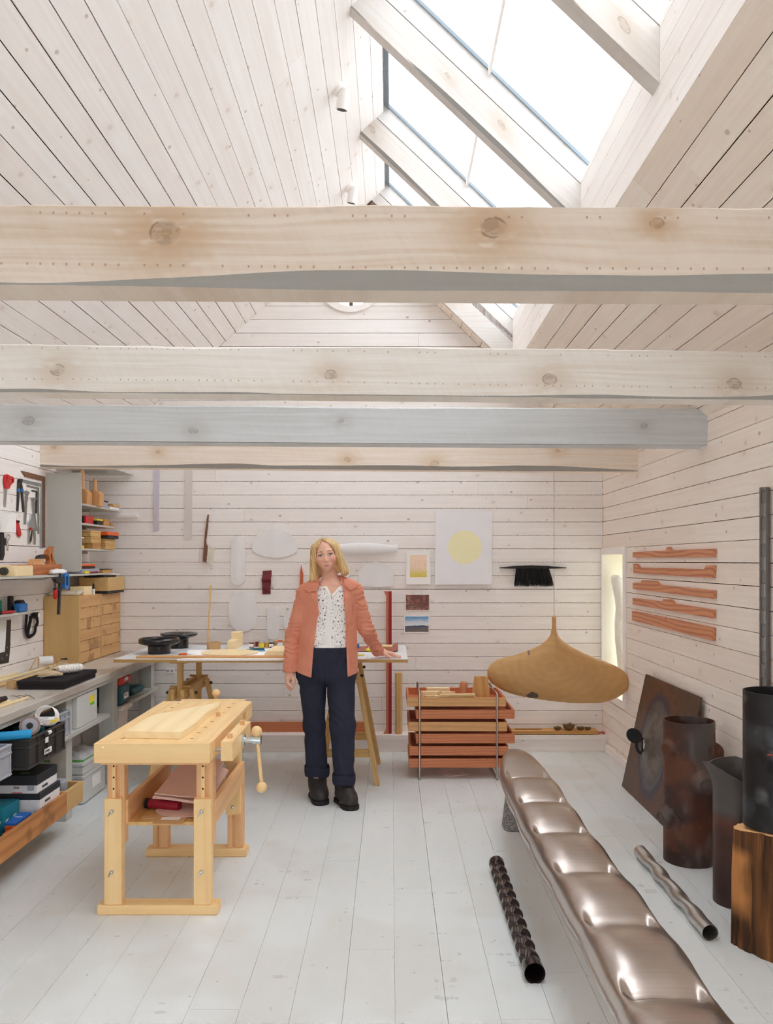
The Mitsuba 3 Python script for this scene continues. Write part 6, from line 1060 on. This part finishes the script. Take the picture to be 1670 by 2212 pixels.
for pts in ([(488, 610), (500, 690), (470, 760), (395, 770), (350, 768), (312, 742), (330, 690), (400, 640), (460, 605)], [(762, 590), (790, 640), (808, 700), (850, 742), (893, 750), (990, 690), (940, 655), (850, 610)]): drape(pts, jacket_full, .001, .009, 'm_coral', 'collar', jk)
for pts in ([(388, 772), (480, 800), (497, 1060), (478, 1070), (420, 850)], [(800, 740), (905, 790), (880, 860), (900, 900), (850, 1200), (815, 1060)]): drape(pts, jacket_full, .0005, .006, 'm_coral', 'lapel', jk)
for pts in ([(248, 1395), (362, 1415), (345, 1660), (320, 1705), (225, 1680), (222, 1640)], [(878, 1410), (948, 1400), (955, 1640), (930, 1690), (895, 1680), (880, 1640)], [(905, 930), (958, 925), (940, 1165), (878, 1168)]): drape(pts, jacket_full, .0, .0045, 'm_coral', 'pocket', jk)
for w, e, nm in ((WL, EL_, 0), (WRt, ER_, 1)):
    d = nrm(w - e); c = tube([w - d * .045, w - d * .043, w - d * .002, w + d * .003], [.039, .0425, .0425, .041], 28, cap=False); add(c, 'm_coral', 'cuff', jk, smooth=50)
# shirt
def shirt_full(p): return torso(p, -.010) + .0030 * np.sin(p[:, 2] * 150 + 40 * meshkit.noise(p * 12)) * meshkit.noise(p * 8)
vz = [Z(y, PB) for y in (1236, 1255, 1272, 1286)]; vl = [X(x, PB) for x in (692, 698, 709, 716.8)]; vr = [X(x, PB) for x in (739, 736, 727.5, 717.2)]
def shirt(p):
    f = smin(shirt_full(p), cap_(p, NB + (-.05, 0, -.03), NB + (.06, 0, -.03), .05, .05), .03); z = p[:, 2]
    cut_ = np.maximum(np.maximum(interp(z, vz, vl) - p[:, 0], p[:, 0] - interp(z, vz, vr)), p[:, 1] - PB - .01); f = np.maximum(f, -np.where(z > vz[3] - .002, cut_, 1))
    f = np.maximum(f, -(cap_(p, q(713.5, 1256, -.012), q(713, 1225, 0), .052, .052))); return np.maximum(f, Z(1405, PB) - z)
def f_shirt(p, n, uv):
    a, b, r = voronoi(p.x * 74, p.z * 74); sz = .08 + .22 * r * r * r; c = mix(S(242, 242, 240), S(222, 222, 224), .6 * smoothstep(.45, .75, fbm(p.x * 30, p.z * 60)))
    x0 = X(713, PB); pl = (dr.abs(p.x - x0) > .010)
    return mix(c, S(38, 40, 54), dr.select((r > .35) & pl & (p.z < Z(1270, PB) + .1), .95, 0) * (1 - smoothstep(sz, sz + .05, a)))
mat('m_shirt', f_shirt, .8, spec=.2)
sm = surfnet(shirt, (q(645, 1)[0], PB - .16, .95), (q(782, 1)[0], PB + .16, 1.46), .0055); sh = add(sm, 'm_shirt', 'shirt', pe, smooth=True, label='white shirt with scattered black dots')
sf = lambda p: np.minimum(shirt_full(p), cap_(p, NB + (-.05, 0, -.03), NB + (.06, 0, -.03), .05, .05))
mat('m_shirtplain', S(240, 240, 238), .8, spec=.2)
for pts in ([(508, 585), (545, 640), (610, 740), (646, 806), (618, 812), (560, 722), (497, 740), (490, 640)], [(748, 583), (757, 640), (748, 690), (706, 742), (650, 815), (676, 822), (735, 752), (792, 748), (774, 625)]): drape(pts, sf, .003, .007, 'm_shirtplain', 'collar', sh)
drape([(596, 880), (640, 830), (648, 1440), (566, 1440)], sf, .0005, .003, 'm_shirtplain', 'placket', sh)
for x, y in ((632, 880), (628, 985), (632, 1100), (634, 1216), (600, 1330)):
    g_ = q(600 + x / 5.567, 1140 + y / 5.567, -.1); yy = front(sf, np.array([g_[0]]), np.array([g_[2]]))[0]; add(cyl((g_[0], yy - .006, g_[2]), (g_[0], yy - .002, g_[2]), .0055, 12), 'm_white', 'button', sh, smooth=40)
# trousers
hL, kL, aL = q(675, 1455, .012), q(679, 1565, -.01), q(685, 1672, .03); hR, kR, aR = q(735, 1455, .008), q(740, 1568, -.06), q(743, 1690, -.075)
def trousers(p):
    z = p[:, 2]; c = interp(z, [Z(y, PB) for y in (1390, 1440, 1500)], [X(x, PB) for x in (711, 705, 704)]); a = interp(z, [Z(y, PB) for y in (1390, 1440, 1500)], [.168, .192, .19]); b = interp(z, [Z(y, PB) for y in (1390, 1440, 1500)], [.124, .120, .112])
    f = (np.sqrt(((p[:, 0] - c) / a) ** 2 + ((p[:, 1] - PB) / b) ** 2) - 1) * .12; f = smax(f, Z(1470, PB) - z, .05)
    l = smin(cap_(p, hL, kL, .094, .066), cap_(p, kL, aL, .066, .070), .03); r = smin(cap_(p, hR, kR, .095, .080), cap_(p, kR, aR, .080, .062), .03)
    f = smin(f, np.minimum(l, r), .035); f = f + .0035 * np.sin(p[:, 0] * 120 + 26 * meshkit.noise(p * 6) + p[:, 2] * 20) * np.clip(1.7 * meshkit.noise(p * 7, 3) - .4, 0, 1)
    f = np.maximum(f, z - Z(1396, PB)); return np.maximum(f, np.where(p[:, 0] < X(711, PB), aL[2] - z, aR[2] - z))
def f_navy(p, n, uv): a = fbm(p.x * 260, p.y * 260, p.z * 50); return mix(S(54, 57, 74), S(36, 38, 50), dr.clip(.5 * a + .7 * fbm(p.x * 10, p.y * 10, p.z * 6) - .1, 0, 1))
mat('m_navy', f_navy, .85, spec=.15, sheen=.2)
tm = surfnet(trousers, (q(628, 1)[0], PB - .20, .07), (q(782, 1)[0], PB + .17, 1.02), .0065); tr_ = add(tm, 'm_navy', 'trousers', pe, smooth=True, label='dark navy trousers with rolled hems')
for a, r, tl in ((aL, .073, .10), (aR, .065, .06)):
    th2 = np.linspace(0, 2 * np.pi, 40, endpoint=False); R = [np.stack([a[0] + (r + e) * np.cos(th2), a[1] + (r + e) * np.sin(th2), a[2] + h + tl * (r * np.cos(th2)) * -1 * .5 + .004 * np.sin(3 * th2)], 1) for e, h in ((.000, .052), (.007, .056), (.010, .045), (.009, .010), (.006, -.006), (-.002, -.008), (-.012, .0), (-.014, .03))]; add(grid_tube(R, cap=False), 'm_navy', 'rolled_hem', tr_, smooth=60)
drape([(560, 1450), (590, 1450), (580, 1640), (560, 1660)], trousers, .0, .0025, 'm_navy', 'fly', tr_); drape([(755, 1440), (768, 1440), (768, 1500), (755, 1500)], trousers, .001, .004, 'm_navy', 'belt_loop', tr_)
# boots
mat('m_boot', lambda p, n, uv: mix(S(60, 54, 52), S(40, 37, 37), fbm(p.x * 30, p.y * 30, p.z * 30)), .5, spec=.35); mat('m_sole', S(30, 29, 29), .7)
for an, toe in ((aL, (X(692, 5.30), 5.335)), (aR, (X(757, 5.19), 5.225))):
    T2, A2 = np.array((toe[0], toe[1], .046)), np.array((an[0], an[1] + .02, 0)); d = nrm(T2 - A2 - (0, 0, .046)); d[2] = 0; hl = A2 - d * .055; mid = A2 + (T2 - A2) * .62
    def boot(p):
        f = cap_(p, (A2[0], A2[1], .24), A2 + (0, 0, .10), .056, .054); f = smin(f, cap_(p, (hl[0], hl[1], .055), (mid[0], mid[1], .058), .043, .048), .035); f = smin(f, cap_(p, (mid[0], mid[1], .052), T2, .050, .047), .03); f = smin(f, cap_(p, A2 + (0, 0, .12), (mid[0], mid[1], .06), .048, .042), .04)
        return np.maximum(np.maximum(f, .018 - p[:, 2]), p[:, 2] - .235)
    lo = np.minimum(hl, T2) - .085; hi = np.maximum(hl, T2) + .085; bo = add(surfnet(boot, (lo[0], lo[1], 0), (hi[0], hi[1], .26), .005), 'm_boot', 'boot', pe, smooth=True, label='dark grey ankle boot')
    ft = LineString([hl[:2], mid[:2], T2[:2]]); o_ = unary_union([LineString([hl[:2], mid[:2]]).buffer(.046), LineString([mid[:2], T2[:2]]).buffer(.052)]).buffer(.01).buffer(-.008); add(cc(exy(o_, .004, .026), exy(o_.buffer(-.004), .0, .004)), 'm_sole', 'sole', bo)
# head
HC, tl = q(703.8, 1198.6, -.03), math.radians(8.5)
HU = nrm((-math.sin(tl), -.02, math.cos(tl))); HF = nrm(np.array((.05, -1, -.02)) - HU * (np.array((.05, -1, -.02)) @ HU)); HR = np.cross(HF, HU); HR = HR if HR[0] > 0 else -HR
HM = np.stack([HR, HF, HU], 1)
def loc(p): return (p - HC) @ HM
def wl(v): return HC + HM @ np.array(v, float)
def head(p):
    l = loc(p); f = ell(l, (0, -.018, .026), (.069, .088, .080)); f = smin(f, ell(l, (0, .022, -.028), (.058, .062, .066)), .03); f = smin(f, ell(l, (0, .054, -.079), (.027, .030, .024)), .028)
    for s in (-1, 1): f = smin(f, ell(l, (s * .036, .052, -.030), (.026, .028, .028)), .018)
    f = smin(f, cap_(l, (-.036, .066, .016), (.036, .066, .016), .011, .011), .02)
    for s in (-1, 1): f = smax(f, -ell(l, (s * .031, .090, -.001), (.019, .016, .011)), .012)
    f = smin(f, cap_(l, (0, .078, .004), (0, .098, -.036), .0065, .0105), .010)
    for s in (-1, 1): f = smin(f, ell(l, (s * .0115, .086, -.039), (.008, .011, .0075)), .006)
    f = smin(f, ell(l, (0, .076, -.065), (.026, .014, .016)), .012)
    for s in (-1, 1): f = smin(f, ell(l, (s * .0700, -.012, -.012), (.009, .018, .030)), .006)
    f = smin(f, cap_(p, wl((0, -.046, -.055)), q(713, 1248, .014), .047, .054), .014)
    f = smin(f, cap_(p, q(703, 1266, -.030), q(724, 1266, -.030), .048, .048), .04); f = smin(f, cap_(p, q(706, 1284, -.040), q(722, 1284, -.040), .048, .048), .03)
    return f
def f_skin(p, n, uv):
    c = mix(S(234, 188, 166), S(218, 164, 142), fbm(p.x * 26, p.y * 26, p.z * 26)); ck = mi.Float(0)
    for s in (-1, 1):
        w = wl((s * .038, .07, -.032)); ck = dr.maximum(ck, dr.exp(-(dr.square(p.x - float(w[0])) + dr.square(p.y - float(w[1])) + dr.square(p.z - float(w[2]))) / .0005))
    return mix(c, S(216, 128, 108), .45 * ck)
mat('m_skin', f_skin, .5, spec=.35)
hm = surfnet(head, HC - (.13, .14, .31), HC + (.13, .14, .13), .0036)
# hands and arms under the sleeves
def chainf(p, pts, rs, k=.004):
    f = None
    for a, b, ra, rb in zip(pts, pts[1:], rs, rs[1:]): c = cap_(p, a, b, ra, rb); f = c if f is None else smin(f, c, k)
    return f
h = lambda x, y, dy: q(590 + x / 23.86, 1440 + y / 23.86, dy)
lw = h(890, 420, -.02); fingers_l = [([h(900, 330, -.02), h(890, 440, -.02)], [.027, .027]),
    ([h(760, 640, -.040), h(760, 840, -.050), h(880, 990, -.062), h(1010, 1110, -.060)], [.0125, .0105, .0092, .0072]),
    ([h(730, 680, -.022), h(720, 900, -.024), h(830, 1070, -.036), h(950, 1190, -.036)], [.0122, .0105, .0092, .0072]),
    ([h(730, 690, -.004), h(705, 900, .000), h(790, 1080, -.010), h(910, 1215, -.012)], [.0115, .0098, .0085, .0068]),
    ([h(750, 680, .012), h(720, 850, .018), h(790, 1000, .010), h(890, 1110, .004)], [.0102, .0085, .0076, .0062]),
    ([h(1000, 470, -.030), h(1050, 620, -.045), h(1060, 800, -.052), h(1085, 960, -.050)], [.0145, .0115, .0098, .0075])]
def handL(p):
    f = smin(ell(p, h(800, 590, -.014), (.021, .036, .034)), cap_(p, h(890, 330, -.02), h(840, 520, -.016), .025, .024), .02)
    for pts, rs in fingers_l: f = smin(f, chainf(p, pts, rs), .007)
    return f
r = lambda px, py, Y: P(px, py, Y); tz = TZ
def onT(px, Y, z): return np.array((X(px, Y), Y, tz + z))
fingers_r = [([onT(826, 5.605, .040), onT(835, 5.585, .024), onT(844, 5.567, .0105)], [.0145, .0105, .0085]),
    ([onT(834, 5.615, .036), onT(846, 5.602, .030), onT(856, 5.595, .015), onT(864.5, 5.592, .0085)], [.0115, .0102, .0090, .0074]),
    ([onT(834.5, 5.640, .036), onT(847, 5.636, .030), onT(857, 5.634, .014), onT(865, 5.632, .0085)], [.0115, .0102, .0090, .0074]),
    ([onT(833, 5.664, .033), onT(845, 5.668, .026), onT(854, 5.670, .013), onT(861, 5.671, .0082)], [.0110, .0098, .0085, .0070]),
    ([onT(830, 5.684, .028), onT(840, 5.694, .020), onT(847, 5.699, .011), onT(853, 5.702, .0078)], [.0098, .0086, .0075, .0064])]
def handR(p):
    f = smin(cap_(p, WRt - nrm(WRt - ER_) * .03, onT(824, 5.635, .040), .027, .024), ell(p, onT(828, 5.640, .034), (.034, .046, .018)), .02)
    for pts, rs in fingers_r: f = smin(f, chainf(p, pts, rs), .008)
    return np.maximum(f, tz + .0012 - p[:, 2])
hl_ = surfnet(handL, h(540, 300, 0) - (0, .12, .16), h(1180, 280, 0) + (.01, .09, .02), .003); hr_ = surfnet(handR, WRt - (.06, .10, .06), WRt + (.19, .14, .07), .003)
arms = [tube([a, a * .5 + b * .5, b, b * .5 + c * .5, c], .021, 14) for a, b, c in ((SL, EL_, h(890, 400, -.02)), (SR, ER_, WRt))]; trunk = tube([q(713, 1262), q(710, 1330), q(705, 1440)], [.06, .085, .085], 20); cross_ = tube([SL, NB - (0, 0, .04), SR], .03, 14)
legs_ = [tube([hL + (0, 0, .05), kL, aL - (0, 0, .02)], .04, 14), tube([hR + (0, 0, .05), kR, aR - (0, 0, .02)], .04, 14)]
try: body = unmf(m3.Manifold.batch_boolean([mf(m) for m in [hm, hl_, hr_, trunk, cross_] + arms + legs_], m3.OpType.Add)); assert len(body.faces) > 5000
except Exception: body = cc(hm, hl_, hr_, trunk, cross_, *arms, *legs_)
add(body, 'm_skin', 'body', pe, smooth=True)
# face details
mat('m_eyewhite', S(232, 228, 224), .25); mat('m_iris', S(96, 116, 124), .2); mat('m_lip', S(206, 124, 112), .45); mat('m_brow', S(158, 120, 84), .8); mat('m_lash', S(92, 66, 54), .8)
for s in (-1, 1):
    c = wl((s * .031, .0685, -.001)); e = add(ball(c, .0112, 3), 'm_eyewhite', 'eye', pe, smooth=True)
    add(ball(c + HM @ np.array((.0003, .0070, .0)), .0060, 2), 'm_iris', 'iris', e, smooth=True); add(ball(c + HM @ np.array((.0003, .0112, .0)), .0026, 2), 'm_dark', 'pupil', e, smooth=True)
    add(tube([wl((s * .031 + t * .0155, .0795 - .010 * t * t * 1.0 - .0008, .0050 * (1 - t * t) + .0005 - .001)) for t in np.linspace(-1, 1, 13)], .0024, 8), 'm_lash', 'upper_eyelid', e, smooth=True)
    add(tube([wl((s * .031 + t * .0150, .0785 - .009 * t * t, -.0062 * (1 - t * t) - .001)) for t in np.linspace(-1, 1, 13)], .0016, 8), 'm_skin', 'lower_eyelid', e, smooth=True)
    add(tube([wl((s * (.016 + .034 * t), .0815 - .0165 * t * t, .0185 + .006 * math.sin(math.pi * (.25 + .55 * t)))) for t in np.linspace(0, 1, 12)], np.linspace(.0032, .0016, 12), 8), 'm_brow', 'eyebrow', pe, smooth=True)
add(tube([wl((t * .027, .0935 - .0165 * t * t, -.0655 + .0055 * t * t + .0010 * math.cos(6 * t))) for t in np.linspace(-1, 1, 17)], .0029 * np.clip(1.05 - np.linspace(-1, 1, 17) ** 2, .12, 1), 8), 'm_lip', 'upper_lip', pe, smooth=True); add(tube([wl((t * .024, .0930 - .0145 * t * t, -.0708 + .0088 * t * t)) for t in np.linspace(-1, 1, 17)], .0034 * np.clip(1.05 - np.linspace(-1, 1, 17) ** 2, .12, 1), 8), 'm_lip', 'lower_lip', pe, smooth=True)
# hair
def hairf(p):
    l = loc(p); x, y, z = l.T; f = ell(l, (0, -.022, .027), (.082, .099, .085))
    for s, zb_, xo in ((-1, -.168, .098), (1, -.150, .104)):
        c = np.minimum(cap_(l, (s * .066, -.010, .050), (s * .082, -.006, -.03), .026, .027, (1, 1.9, 1)), cap_(l, (s * .082, -.006, -.03), (s * xo, -.004, zb_ + .028), .027, .030, (1, 1.8, 1))); f = smin(f, c, .025)
    f = smin(f, ell(l, (0, -.060, -.050), (.088, .052, .105)), .03)
    a = np.arctan2(x, y + .02); f = f + .0036 * (meshkit.noise(np.stack([a * 26 + x * 120, z * 5 + a * 2, y * 3], 1)) - .5) + .0022 * (meshkit.noise(np.stack([a * 70 + x * 260, z * 6, y * 3], 1)) - .5)
    w = .0585 - .012 * np.clip((z - .02) / .06, 0, 1); zz = (z - .012) / np.where(z > .012, .072, .23); face = np.sqrt((x / w) ** 2 + zz ** 2) - 1; face = np.maximum(face * .05, -.006 - y + .0); f = smax(f, -face, .006)
    f = np.maximum(f, -(z + np.where(x < 0, .170, .152) + .010 * (meshkit.noise(np.stack([a * 30, a * 0, a * 0], 1)) - .5)))
    pt = np.exp(-((x + .010) / .006) ** 2) * np.clip((z - .03) / .04, 0, 1); f = f + .004 * pt
    return f
def f_hair(p, n, uv):
    o = [float(v) for v in HC]; lx = (p.x - o[0]) * float(HR[0]) + (p.z - o[2]) * float(HR[2]); lz_ = (p.x - o[0]) * float(HU[0]) + (p.z - o[2]) * float(HU[2])
    s = fbm(lx * 260 + p.y * 120, lz_ * 7, p.y * 20); c = mix(S(226, 196, 142), S(176, 138, 90), smoothstep(.28, .72, s)); root = dr.exp(-dr.square((lx + .010) / .016)) * smoothstep(.05, .10, lz_)
    c = mix(c, S(132, 98, 62), .7 * root); return mix(c, S(240, 212, 160), .5 * smoothstep(.62, .8, s))
mat('m_hair', f_hair, .45, spec=.4); hh = surfnet(hairf, HC - (.17, .14, .21), HC + (.17, .11, .14), .0036); add(hh, 'm_hair', 'hair', pe, smooth=True, label='shoulder-length blond hair parted in the middle')
for _k in [k for k, d in labels.items() if not any(d.get(x) for x in ('label', 'category', 'kind', 'group'))]: del labels[_k]
